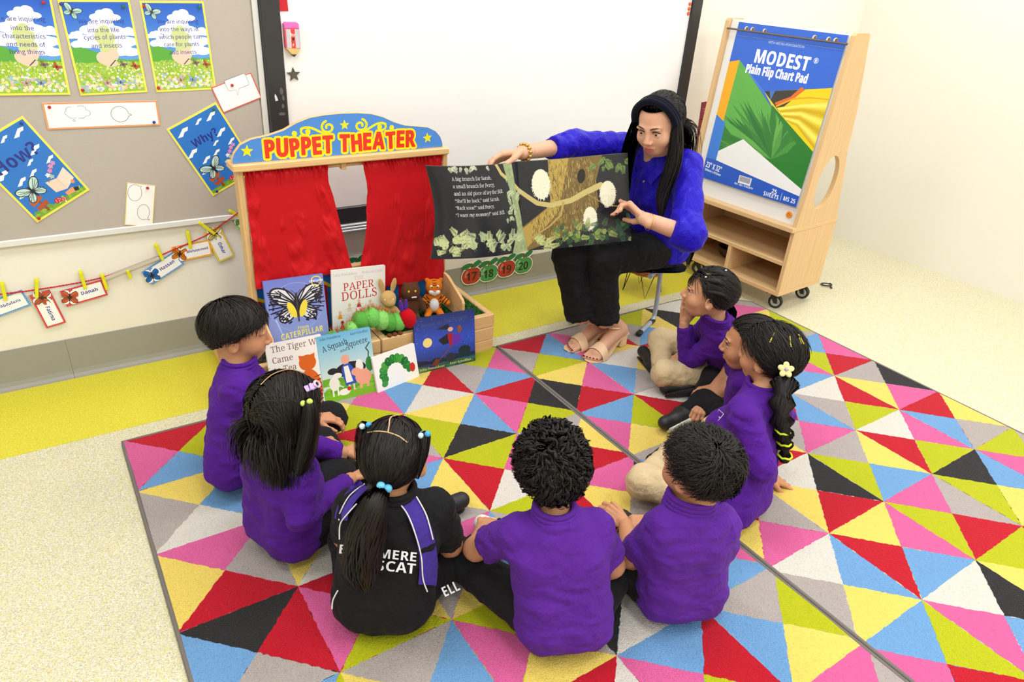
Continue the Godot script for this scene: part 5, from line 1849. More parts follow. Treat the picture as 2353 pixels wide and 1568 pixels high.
# ---------------------------------------------------------------- hair as ribbons that follow the skull, fall and settle
class Hair:
	var v := PackedVector3Array()
	var n := PackedVector3Array()
	var x := PackedInt32Array()
	var k := PackedColorArray()
	var solids: Array = []      # [centre, radii, basis^T] ellipsoids and [a, b, ra, rb] capsules hair lies on
	func push(p: Vector3, off: float) -> Vector3:
		for s in solids:
			if s.size() == 3:
				var q: Vector3 = s[2] * (p - s[0])
				var r: Vector3 = s[1] + Vector3(off, off, off)
				var l := (q / r).length()
				if l < 1.0 and l > 1e-4:
					p = s[0] + (s[2] as Basis).transposed() * (q / l)
			else:
				var ba: Vector3 = s[1] - s[0]
				var t := clampf((p - s[0]).dot(ba) / maxf(ba.length_squared(), 1e-9), 0.0, 1.0)
				var c: Vector3 = s[0] + ba * t
				var r: float = lerpf(s[2], s[3], t) + off
				var e := p - c
				var l := e.length()
				if l < r and l > 1e-5:
					p = c + e / l * r
		return p
	# keep a point on the skull's shell while it is above the height rel (in radii)
	func settle(p: Vector3, off: float, cling: float, rel: float) -> Vector3:
		var s: Array = solids[0]
		var q: Vector3 = s[2] * (p - s[0])
		var r: Vector3 = s[1] + Vector3(off, off, off)
		var e := q / r
		var l := e.length()
		if l > 1.0 and e.y > rel:
			p = p.lerp(s[0] + (s[2] as Basis).transposed() * (q / l), cling)
		return p
	func out_dir(p: Vector3) -> Vector3:
		var best := 1e9
		var o := Vector3.UP
		for s in solids:
			if s.size() == 3:
				var q: Vector3 = s[2] * (p - s[0])
				var l: float = (q / s[1]).length() - 1.0
				if l < best:
					best = l
					o = ((s[2] as Basis).transposed() * (q / (s[1] * s[1]))).normalized()
		return o
	func ribbon(pts: PackedVector3Array, w: float, col: Color, tip := 0.25, tilt := 0.0) -> void:
		var m := pts.size()
		var base := v.size()
		for j in m:
			var t := (pts[mini(j + 1, m - 1)] - pts[maxi(j - 1, 0)]).normalized()
			var o := out_dir(pts[j])
			var sd := t.cross(o).normalized()
			var nn := sd.cross(t).normalized()
			if nn.dot(o) < 0.0:
				nn = -nn
			sd = (sd * cos(tilt) + nn * sin(tilt)).normalized()
			nn = t.cross(sd).normalized()
			if nn.dot(o) < 0.0:
				nn = -nn
			var f := float(j) / (m - 1)
			var ww := w * 0.5 * lerpf(1.0, tip, f * f)
			v.append(pts[j] - sd * ww)
			v.append(pts[j] + sd * ww)
			n.append((nn - sd * 0.55).normalized())
			n.append((nn + sd * 0.55).normalized())
			k.append(col)
			k.append(col)
			if j > 0:
				var a := base + j * 2
				x.append_array([a - 2, a, a - 1, a - 1, a, a + 1])
	func mesh() -> ArrayMesh:
		var ar := []
		ar.resize(Mesh.ARRAY_MAX)
		ar[Mesh.ARRAY_VERTEX] = v
		ar[Mesh.ARRAY_NORMAL] = n
		ar[Mesh.ARRAY_INDEX] = x
		ar[Mesh.ARRAY_COLOR] = k
		var m := ArrayMesh.new()
		m.add_surface_from_arrays(Mesh.PRIMITIVE_TRIANGLES, ar)
		return m
	func absorb(s: SM, col: Color) -> void:
		var base := v.size()
		v.append_array(s.v)
		n.append_array(s.n)
		for i in s.v.size():
			k.append(col)
		for i in s.x:
			x.append(i + base)

# ---------------------------------------------------------------- soft toys on the turf
func plush(c: Color, sd := 1) -> StandardMaterial3D:
	var m := mat(c, 0.95, 0.15)
	m.normal_enabled = true
	m.normal_texture = noise_tex(0.12, 256, true, 8.0, FastNoiseLite.TYPE_SIMPLEX, 3, sd)
	m.normal_scale = 0.6
	m.uv1_triplanar = true
	m.uv1_scale = Vector3(9, 9, 9)
	m.rim_enabled = true
	m.rim = 0.4
	return m

func toy_basis(yaw: float) -> Basis:
	return Basis(Vector3.UP, deg_to_rad(yaw))

func soft_toys() -> void:
	var Y := 0.186
	var V := func(a, b, c) -> Vector3: return Vector3(a, b, c)
	# sitting tiger
	var t := thing("toy_tiger", "orange striped soft toy tiger with a white belly", "soft toy", Vector3(1.318, Y, 0.452), "soft toys on the turf")
	t.basis = toy_basis(-22)
	var org := plush(rgb(224, 122, 30), 3)
	var s := blob([egg(Vector3(0, 0.052, 0), Vector3(0.034, 0.048, 0.03)), cap(Vector3(-0.03, 0.078, 0.002), Vector3(-0.058, 0.05, 0.016), 0.014, 0.013), cap(Vector3(0.03, 0.078, 0.002), Vector3(0.058, 0.058, 0.018), 0.014, 0.013), cap(Vector3(-0.02, 0.018, 0.012), Vector3(-0.032, 0.014, 0.052), 0.016, 0.014), cap(Vector3(0.02, 0.018, 0.012), Vector3(0.03, 0.014, 0.052), 0.016, 0.014)], 0.0045, 0.012)
	put("body", s, org, t)
	s = blob([egg(Vector3(0, 0.128, 0.004), Vector3(0.036, 0.035, 0.032)), egg(Vector3(-0.03, 0.158, 0.0), Vector3(0.01, 0.011, 0.006)), egg(Vector3(0.03, 0.158, 0.0), Vector3(0.01, 0.011, 0.006))], 0.004, 0.01)
	put("head", s, org, t)
	s = blob([egg(Vector3(-0.011, 0.114, 0.028), Vector3(0.014, 0.012, 0.012)), egg(Vector3(0.011, 0.114, 0.028), Vector3(0.014, 0.012, 0.012)), egg(Vector3(0, 0.104, 0.026), Vector3(0.012, 0.009, 0.01))], 0.003, 0.006)
	put("muzzle", s, plush(rgb(240, 236, 228)), t)
	s = blob([egg(Vector3(0, 0.05, 0.012), Vector3(0.024, 0.036, 0.0245))], 0.004, 0.004)
	put("belly", s, plush(rgb(240, 238, 234)), t)
	var b := MB.new()
	b.ball(Vector3(0, 0.1235, 0.0385), Vector3(0.006, 0.0045, 0.004), 10, 8)
	put("nose", b, mat(rgb(226, 130, 120), 0.5), t)
	for sx in [-1.0, 1.0]:
		b = MB.new()
		b.ball(Vector3(sx * 0.014, 0.1395, 0.0305), Vector3(0.0062, 0.0068, 0.004), 10, 8)
		put("eye", b, mat(rgb(244, 244, 240), 0.3), t)
		b = MB.new()
		b.ball(Vector3(sx * 0.013, 0.139, 0.0335), Vector3(0.003, 0.0035, 0.002), 8, 6)
		put("pupil", b, mat(rgb(24, 22, 24), 0.2), t)
	var stripe := mat(rgb(30, 24, 22), 0.9)
	for k in [[-0.058, 0.05, 0.016, -0.03, 0.078], [0.058, 0.058, 0.018, 0.03, 0.078]]:
		for q in 3:
			var f := 0.15 + q * 0.32
			var c := Vector3(lerpf(k[0], k[3], f), lerpf(k[1], k[4], f), lerpf(k[2], 0.002, f))
			var ax := (Vector3(k[3], k[4], 0.002) - Vector3(k[0], k[1], k[2])).normalized()
			b = MB.new()
			var ring := []
			var u := ax.cross(Vector3.BACK).normalized()
			var w := ax.cross(u)
			for i in 12:
				ring.append(c + (u * cos(i * TAU / 12) + w * sin(i * TAU / 12)) * 0.0138)
			b.tube(ring, 0.002, 5, true)
			put("stripe", b, stripe, t)
	for q in 4:
		for sx in [-1.0, 1.0]:
			b = MB.new()
			var arc := []
			for i in 5:
				var a := 0.55 + i * 0.2
				arc.append(Vector3(sx * sin(a) * 0.0352, 0.03 + q * 0.016 + 0.003 * i, cos(a) * 0.0312))
			b.tube(arc, [0.0006, 0.0022, 0.0026, 0.002, 0.0006], 5)
			put("stripe", b, stripe, t)
	for q in 3:
		b = MB.new()
		var arc := []
		for i in 5:
			var a := -0.35 + i * 0.175
			arc.append(Vector3(sin(a) * 0.03, 0.147 + q * 0.007, 0.004 + sqrt(maxf(0.0, 1.0 - pow((0.019 + q * 0.007) / 0.035, 2))) * 0.0325 * cos(a)))
		b.tube(arc, [0.0005, 0.0016, 0.002, 0.0016, 0.0005], 5)
		put("stripe", b, stripe, t)
	# brown toy
	t = thing("toy_bear", "dark brown long armed soft toy beside the toy tiger", "soft toy", Vector3(1.205, Y, 0.455), "soft toys on the turf")
	t.basis = toy_basis(-14)
	var brn := plush(rgb(92, 58, 40), 4)
	s = blob([egg(Vector3(0, 0.055, 0), Vector3(0.036, 0.052, 0.032)), cap(Vector3(-0.034, 0.092, 0.004), Vector3(-0.05, 0.038, 0.012), 0.014, 0.015), cap(Vector3(0.034, 0.092, 0.004), Vector3(0.054, 0.05, 0.012), 0.014, 0.015), cap(Vector3(-0.02, 0.018, 0.012), Vector3(-0.024, 0.013, 0.045), 0.016, 0.014), cap(Vector3(0.02, 0.018, 0.012), Vector3(0.024, 0.013, 0.045), 0.016, 0.014)], 0.0045, 0.012)
	put("body", s, brn, t)
	s = blob([egg(Vector3(0, 0.128, 0.006), Vector3(0.041, 0.04, 0.035)), egg(Vector3(-0.024, 0.162, 0.0), Vector3(0.009, 0.009, 0.007)), egg(Vector3(0.024, 0.162, 0.0), Vector3(0.009, 0.009, 0.007))], 0.004, 0.012)
	put("head", s, brn, t)
	for sx in [-1.0, 1.0]:
		b = MB.new()
		b.ball(Vector3(sx * 0.014, 0.143, 0.0375), Vector3(0.0045, 0.0055, 0.003), 10, 8)
		put("eye", b, mat(rgb(226, 190, 40), 0.3), t)
		b = MB.new()
		for q in 3:
			b.ball(Vector3(sx * 0.022 + (q - 1) * 0.006, 0.008 + 0.004 * (q % 2), 0.0585), Vector3(0.0035, 0.004, 0.003), 8, 6)
		put("paw_trim", b, mat(rgb(230, 214, 190), 0.8), t)
	b = MB.new()
	b.box(Vector3(0.008, 0.117, 0.0395), Vector3(0.022, 0.006, 0.003), 0.001)
	put("mouth_patch", b, mat(rgb(240, 238, 232), 0.8), t)
	# tan rabbit
	t = thing("toy_rabbit", "tan soft toy rabbit with upright ears", "soft toy", Vector3(1.10, Y, 0.462), "soft toys on the turf")
	t.basis = toy_basis(-16)
	var tan := plush(rgb(206, 168, 108), 5)
	s = blob([egg(Vector3(0, 0.048, 0), Vector3(0.032, 0.046, 0.03)), cap(Vector3(0.028, 0.07, 0.006), Vector3(0.046, 0.04, 0.016), 0.012, 0.013), cap(Vector3(-0.028, 0.07, 0.006), Vector3(-0.046, 0.04, 0.016), 0.012, 0.013), cap(Vector3(0.02, 0.016, 0.012), Vector3(0.028, 0.014, 0.05), 0.015, 0.014), cap(Vector3(-0.02, 0.016, 0.012), Vector3(-0.028, 0.014, 0.05), 0.015, 0.014)], 0.0045, 0.012)
	put("body", s, tan, t)
	s = blob([egg(Vector3(0, 0.122, 0.008), Vector3(0.033, 0.034, 0.031)), egg(Vector3(0.006, 0.108, 0.03), Vector3(0.018, 0.014, 0.014))], 0.004, 0.014)
	put("head", s, tan, t)
	for sx in [-1.0, 1.0]:
		s = blob([egg(Vector3(sx * 0.024, 0.175, -0.002), Vector3(0.012, 0.036, 0.006), Basis(Vector3.BACK, -sx * 0.22))], 0.004, 0.006)
		put("ear", s, tan, t)
		b = MB.new()
		b.ball(Vector3(sx * 0.017, 0.128, 0.034), Vector3(0.003, 0.0035, 0.0025), 8, 6)
		put("eye", b, mat(rgb(240, 238, 232), 0.3), t)
	# long green caterpillar
	t = thing("toy_caterpillar", "long green fuzzy soft toy caterpillar with a red head", "soft toy", Vector3(0.97, Y, 0.53), "soft toys on the turf")
	var greens := [plush(rgb(92, 170, 70), 6), plush(rgb(116, 196, 92), 7), plush(rgb(138, 208, 110), 8)]
	var path := [[-0.145, 0.036, 0.02, 0.034], [-0.10, 0.03, 0.012, 0.03], [-0.06, 0.05, 0.004, 0.036], [-0.02, 0.078, 0.0, 0.042], [0.025, 0.085, 0.0, 0.044], [0.065, 0.066, 0.002, 0.044], [0.10, 0.052, 0.006, 0.042], [0.135, 0.046, 0.012, 0.04]]
	for i in path.size():
		var p: Array = path[i]
		s = blob([egg(Vector3(p[0], p[1], p[2]), Vector3(p[3] * 0.82, p[3], p[3]))], 0.005, 0.01, [], 0.005, Vector3(60, 60, 60), null, i)
		put("segment", s, greens[i % 3], t)
	# fringe along its back
	var hb := MB.new()
	for i in 420:
		var f := rng.randf() * 6.6
		var a: Array = path[int(f)]
		var e: Array = path[mini(int(f) + 1, 7)]
		var u := f - int(f)
		var p := Vector3(lerpf(a[0], e[0], u), lerpf(a[1], e[1], u), lerpf(a[2], e[2], u))
		var th := rng.randf_range(-0.5, 0.35)
		var o := Vector3(rng.randf_range(-0.3, 0.3), cos(th), sin(th)).normalized()
		var r0 := lerpf(a[3], e[3], u) * 0.93
		var sd := o.cross(Vector3(rng.randf() - 0.5, rng.randf() - 0.5, rng.randf() - 0.5)).normalized() * 0.0011
		var tip := p + o * (r0 + rng.randf_range(0.014, 0.026)) + Vector3(rng.randf_range(-0.008, 0.008), 0, rng.randf_range(-0.008, 0.008))
		hb.col = [rgb(196, 92, 60), rgb(214, 130, 80), rgb(170, 150, 80), rgb(206, 80, 70)][i % 4]
		hb.flat(p + o * r0 - sd, p + o * r0 + sd, tip, sd.cross(o).normalized())
	var fr := put("fringe", hb, vmat(0.9, 0.2), t)
	fr.set_meta("kind", "stuff")
	s = blob([egg(Vector3(0.172, 0.062, 0.03), Vector3(0.034, 0.046, 0.036), Basis(Vector3.BACK, 0.35))], 0.0045, 0.01)
	put("head", s, plush(rgb(196, 18, 30), 9), t)
	for sx in [0, 1]:
		b = MB.new()
		b.tube([Vector3(0.148 + sx * 0.016, 0.1, 0.026), Vector3(0.142 + sx * 0.02, 0.125, 0.03), Vector3(0.138 + sx * 0.026, 0.148, 0.032)], [0.008, 0.0105, 0.005], 10)
		put("feeler", b, plush(rgb(92, 54, 170), 10), t)
	for i in 3:
		s = blob([egg(Vector3(0.085 + i * 0.024, 0.008, 0.04), Vector3(0.011, 0.008, 0.012))], 0.004, 0.006)
		put("foot", s, plush(rgb(120, 64, 40), 11), t)

# ---------------------------------------------------------------- chair and basket
func chair_and_basket() -> void:
	var steel := mat(rgb(176, 184, 204), 0.35, 0.6, 0.25)
	var navy := mat(rgb(24, 28, 62), 0.5)
	var blk := mat(rgb(30, 30, 32), 0.5)
	var t := thing("chair", "tubular grey steel school chair under the seated woman", "chair", Vector3(2.33, 0, 0.68))
	# facing local -x; sides along local z
	t.basis = Basis(Vector3.UP, deg_to_rad(-28.0))
	var q := t.transform.affine_inverse()
	var seat_y := 0.352
	for e in [[Vector3(2.244, 0.0, 0.792), Vector3(2.425, 0, 0.705)], [Vector3(2.03, 0.0, 0.518), Vector3(2.21, 0, 0.43)]]:
		var a: Vector3 = q * (e[0] as Vector3)
		var c: Vector3 = q * (e[1] as Vector3)
		var d := (c - a).normalized()
		var y0 := Vector3(0, 0.0245, 0)
		var pts := [a + d * 0.015 + y0, a + d * 0.06 + y0, c - d * 0.035 + y0, c - d * 0.006 + y0 + Vector3(0, 0.008, 0), c + d * 0.008 + y0 + Vector3(0, 0.045, 0), c - d * 0.002 + Vector3(0, 0.2, 0), c - d * 0.02 + Vector3(0, 0.28, 0), c - d * 0.05 + Vector3(0, 0.325, 0), c - d * 0.09 + Vector3(0, 0.336, -signf(c.z) * 0.02), c - d * 0.2 + Vector3(0, 0.338, -signf(c.z) * 0.03)]
		var b := MB.new()
		b.tube(smooth_path(pts, 5), 0.0115, 12)
		put("side_frame", b, steel, t)
		var dq := Basis(d, Vector3.UP, d.cross(Vector3.UP))
		b = MB.new()
		b.box(a + d * 0.018 + y0, Vector3(0.042, 0.023, 0.027), 0.006, dq)
		put("foot_cap", b, blk, t)
		b = MB.new()
		b.box(c - d * 0.02 + y0, Vector3(0.05, 0.023, 0.026), 0.006, dq)
		put("glide", b, blk, t)
	# moulded seat and back
	var G := []
	for j in 13:
		var row := []
		var f := j / 12.0
		for i in 13:
			var g := i / 12.0 * 2.0 - 1.0
			var x := lerpf(-0.12, 0.17, f)
			var rr := 0.155 * sqrt(maxf(0.05, 1.0 - pow(absf(f * 2 - 1), 6.0) * 0.6))
			row.append(Vector3(x, seat_y + 0.012 * g * g - 0.012 * smoothstep(0.3, 0.0, f) - 0.004 * sin(f * PI), g * rr))
		G.append(row)
	var sb := MB.new()
	grid(sb, G)
	var G2 := []
	for r in G:
		var row := []
		for p in r:
			row.append(p - Vector3(0, 0.009, 0))
		G2.append(row)
	grid(sb, G2)
	put("seat", sb, navy, t)
	G = []
	for j in 9:
		var row := []
		for i in 13:
			var g := i / 12.0 * 2.0 - 1.0
			var f := j / 8.0
			row.append(Vector3(0.185 + 0.03 * f - 0.035 * g * g, seat_y + 0.012 + 0.20 * f, g * 0.15 * (1.0 - 0.12 * pow(absf(f * 2 - 1), 3.0))))
		G.append(row)
	sb = MB.new()
	grid(sb, G)
	G2 = []
	for r in G:
		var row := []
		for p in r:
			row.append(p + Vector3(0.008, 0, 0))
		G2.append(row)
	grid(sb, G2)
	put("backrest", sb, navy, t)
	# wicker basket on a wire stand
	t = thing("wicker_basket", "orange brown wicker basket on a wire stand by the wall", "basket", Vector3(2.655, 0, 0.375))
	var wick := mat(rgb(176, 98, 44), 0.6)
	for r in 9:
		var b := MB.new()
		var ring := []
		var y := 0.13 + r * 0.0105
		var rad := 0.092 + r * 0.0035
		for i in 48:
			var a := i * TAU / 48
			ring.append(Vector3(cos(a) * (rad + 0.005 * sin(i * PI / 2 + r * PI)), y + 0.001 * sin(a * 5), sin(a) * (rad + 0.005 * sin(i * PI / 2 + r * PI))))
		b.tube(ring, 0.0052, 6, true)
		put("withy", b, wick, t)
	var bb := MB.new()
	for i in 24:
		var a := i * TAU / 24
		bb.tube([Vector3(cos(a) * 0.09, 0.125, sin(a) * 0.09), Vector3(cos(a) * 0.122, 0.218, sin(a) * 0.122)], 0.004, 5)
	put("stakes", bb, mat(rgb(150, 80, 36), 0.6), t)
	bb = MB.new()
	bb.lathe([Vector2(0.0, 0.124), Vector2(0.09, 0.124), Vector2(0.09, 0.13), Vector2(0.0, 0.13)], 24)
	put("base", bb, wick, t)
	var wire := mat(rgb(40, 36, 34), 0.4, 0.5, 0.6)
	for i in 4:
		var a := i * TAU / 4 + 0.6
		var b := MB.new()
		var f := Vector3(cos(a) * 0.105, 0.003, sin(a) * 0.105)
		var u := Vector3(-sin(a), 0, cos(a)) * 0.035
		b.tube([Vector3(cos(a) * 0.085, 0.124, sin(a) * 0.085) + u, f, Vector3(cos(a) * 0.085, 0.124, sin(a) * 0.085) - u], 0.0024, 6)
		put("wire_leg", b, wire, t)

func smooth_path(pts: Array, n := 4) -> Array:
	var o := []
	for i in pts.size() - 1:
		var p0: Vector3 = pts[maxi(i - 1, 0)]
		var p1: Vector3 = pts[i]
		var p2: Vector3 = pts[i + 1]
		var p3: Vector3 = pts[mini(i + 2, pts.size() - 1)]
		for j in n:
			o.append(p1.cubic_interpolate(p2, p0, p3, float(j) / n))
	o.append(pts[pts.size() - 1])
	return o

# ---------------------------------------------------------------- people
# a photo pixel (2353 x 1568) and a height above the floor give a point in the room
func J(px: float, py: float, y: float) -> Vector3:
	var f := 784.0 / tan(deg_to_rad(51.39 / 2.0))
	var b := Basis.from_euler(Vector3(deg_to_rad(-28.089), deg_to_rad(-35.254), deg_to_rad(4.161)), EULER_ORDER_YXZ)
	var o := Vector3(0.0, 1.560, 2.925)
	var d := b * Vector3((px - 1176.5) / f, -(py - 784.0) / f, -1.0)
	return o + d * ((y - o.y) / d.y)

func face_basis(fwd: Vector3, roll := 0.0) -> Basis:
	var z := fwd.normalized()
	var x := Vector3.UP.cross(z).normalized()
	return Basis(x, z.cross(x), z) * Basis(Vector3.BACK, roll)

func skin(c: Color) -> StandardMaterial3D:
	var m := mat(c, 0.5, 0.4)
	m.subsurf_scatter_enabled = true
	m.subsurf_scatter_strength = 0.12
	return m

func cloth(c: Color, rough := 0.85, sheen := 0.35) -> StandardMaterial3D:
	var m := mat(c, rough, 0.25)
	m.rim_enabled = true
	m.rim = sheen
	m.rim_tint = 0.6
	m.normal_enabled = true
	if not M.has("weave"):
		var nt := noise_tex(0.011, 512, true, 9.0, FastNoiseLite.TYPE_SIMPLEX_SMOOTH, 5, 9)
		(nt.noise as FastNoiseLite).fractal_type = FastNoiseLite.FRACTAL_RIDGED
		M["weave"] = nt
	m.normal_texture = M["weave"]
	m.normal_scale = 0.75
	m.uv1_triplanar = true
	m.uv1_scale = Vector3(3.2, 3.2, 3.2)
	return m

func head_parts(c: Vector3, B: Basis, s: float, adult := false) -> Array:
	var L := func(x: float, y: float, z: float) -> Vector3: return c + B * (Vector3(x, y, z) * s)
	var p := [egg(L.call(0, 0.022, -0.012), Vector3(0.072, 0.077, 0.089) * s, B), egg(L.call(0, -0.03, 0.024), Vector3(0.057, 0.068, 0.06) * s, B), egg(L.call(0, -0.071, 0.038), Vector3(0.033, 0.024, 0.03) * s, B)]
	for sx in [-1.0, 1.0]:
		p.append(soft(egg(L.call(sx * 0.036, -0.03, 0.05), Vector3(0.025, 0.024, 0.025) * s, B), 0.02 * s))
		p.append(soft(egg(L.call(sx * 0.026, 0.017, 0.075), Vector3(0.022, 0.007, 0.011) * s, B), 0.012 * s))
		p.append(cut(egg(L.call(sx * 0.029, 0.001, 0.092), Vector3(0.017, 0.010, 0.016) * s, B), 0.012 * s))
		p.append(soft(egg(L.call(sx * 0.073, -0.012, -0.006), Vector3(0.010, 0.029, 0.019) * s, B * Basis(Vector3.UP, sx * 0.5)), 0.008 * s))
		p.append(cut(egg(L.call(sx * 0.083, -0.010, 0.0), Vector3(0.006, 0.016, 0.009) * s, B * Basis(Vector3.UP, sx * 0.5)), 0.005 * s))
	p.append(soft(cap(L.call(0, 0.006, 0.080), L.call(0, -0.026, 0.096), 0.007 * s, 0.0095 * s), 0.012 * s))
	for sx in [-1.0, 1.0]:
		p.append(soft(egg(L.call(sx * 0.0105, -0.031, 0.089), Vector3(0.0075, 0.007, 0.0085) * s, B), 0.006 * s))
	p.append(soft(egg(L.call(0, -0.053, 0.077), Vector3(0.020, 0.006, 0.008) * s, B), 0.008 * s))
	p.append(soft(egg(L.call(0, -0.063, 0.074), Vector3(0.016, 0.006, 0.008) * s, B), 0.008 * s))
	return p

func face_marks(t: Node3D, base: Vector3, c: Vector3, B: Basis, s: float, brow: Color, lip: Color, lidm: Material) -> void:
	var L := func(x: float, y: float, z: float) -> Vector3: return c + B * (Vector3(x, y, z) * s) - base
	for sx in [-1.0, 1.0]:
		var e := MB.new()
		e.ball(L.call(sx * 0.029, 0.0005, 0.0675), Vector3(0.0125, 0.0125, 0.0125) * s, 16, 12)
		put("eye", e, mat(rgb(228, 222, 216), 0.25), t)
		for ld in [[0.0052, -0.0006], [-0.0094, -0.0020]]:
			e = MB.new()
			e.ball(L.call(sx * 0.029, 0.0005 + ld[0], 0.0675 + ld[1]), Vector3(0.0145, 0.0122, 0.0142) * s, 16, 12, B)
			put("eyelid", e, lidm, t)
		e = MB.new()
		e.ball(L.call(sx * 0.029, -0.001, 0.0765), Vector3(0.0062, 0.0062, 0.004) * s, 12, 8, B)
		put("iris", e, mat(rgb(46, 30, 22), 0.15), t)
		e = MB.new()
		e.tube([L.call(sx * 0.014, 0.004, 0.079), L.call(sx * 0.022, 0.0085, 0.0815), L.call(sx * 0.031, 0.0095, 0.081), L.call(sx * 0.040, 0.007, 0.077), L.call(sx * 0.045, 0.003, 0.072)], [0.0006 * s, 0.0016 * s, 0.0019 * s, 0.0017 * s, 0.0008 * s], 6)
		put("lash_line", e, mat(rgb(24, 18, 16), 0.6), t)
		e = MB.new()
		e.tube([L.call(sx * 0.012, 0.019, 0.0865), L.call(sx * 0.024, 0.0235, 0.0855), L.call(sx * 0.036, 0.0235, 0.080), L.call(sx * 0.047, 0.019, 0.072)], [0.0014 * s, 0.0025 * s, 0.0022 * s, 0.0008 * s], 6)
		put("eyebrow", e, mat(brow, 0.8), t)
	var m := MB.new()
	m.tube([L.call(-0.021, -0.057, 0.0753), L.call(-0.012, -0.0545, 0.0828), L.call(0.0, -0.0555, 0.0853), L.call(0.012, -0.0545, 0.0828), L.call(0.021, -0.057, 0.0753)], [0.0008 * s, 0.003 * s, 0.0032 * s, 0.003 * s, 0.0008 * s], 7)
	m.tube([L.call(-0.021, -0.058, 0.0753), L.call(-0.011, -0.0625, 0.0818), L.call(0.0, -0.064, 0.0836), L.call(0.011, -0.0625, 0.0818), L.call(0.021, -0.058, 0.0753)], [0.0008 * s, 0.0032 * s, 0.0037 * s, 0.0032 * s, 0.0008 * s], 7)
	put("lips", m, mat(lip, 0.4), t)

# curl: four finger curls 0..1 (index first); thumb: 0 out .. 1 across
func hand_parts(w: Vector3, dir: Vector3, palm: Vector3, right: bool, s: float, curl: Array, spread := 0.12, thumb := 0.3) -> Array:
	dir = dir.normalized()
	palm = (palm - dir * palm.dot(dir)).normalized()
	var ts := dir.cross(palm) * (1.0 if right else -1.0)
	var p := []
	for i in 4:
		var o: float = [0.030, 0.010, -0.010, -0.029][i] * s
		var kn: Vector3 = w + dir * ([0.088, 0.092, 0.087, 0.078][i] * s) + ts * o
		p.append(cap(w + dir * 0.012 * s + ts * o * 0.55, kn, 0.0125 * s, 0.0115 * s))
		var d := (dir + ts * spread * (1.2 - i * 0.8)).normalized()
		var q := kn
		var r := 0.0095
		for j in 3:
			var a: float = curl[i] * [1.15, 1.45, 0.9][j]
			d = d.rotated(d.cross(palm).normalized(), a)
			var l: float = [[0.040, 0.024, 0.020], [0.044, 0.028, 0.021], [0.041, 0.026, 0.020], [0.032, 0.019, 0.018]][i][j] * s
			p.append(cap(q, q + d * l, r * s, (r - 0.0009) * s))
			q += d * l
			r -= 0.0009
	var tb := w + dir * 0.022 * s + ts * 0.022 * s + palm * 0.006 * s
	var td := (dir * (0.75 + thumb * 0.2) + ts * (0.75 - thumb * 0.7) + palm * (0.25 + thumb * 0.6)).normalized()
	p.append(cap(tb, tb + td * 0.042 * s, 0.0145 * s, 0.0108 * s))
	var t2 := (td + dir * 0.5 - ts * thumb * 0.3).normalized()
	p.append(cap(tb + td * 0.042 * s, tb + td * 0.042 * s + t2 * 0.03 * s, 0.0104 * s, 0.0088 * s))
	p.append(cap(tb + td * 0.042 * s + t2 * 0.03 * s, tb + td * 0.042 * s + t2 * 0.052 * s, 0.0088 * s, 0.0078 * s))
	p.append(cap(w - dir * 0.03 * s, w + dir * 0.02 * s, 0.0215 * s, 0.021 * s))
	return p

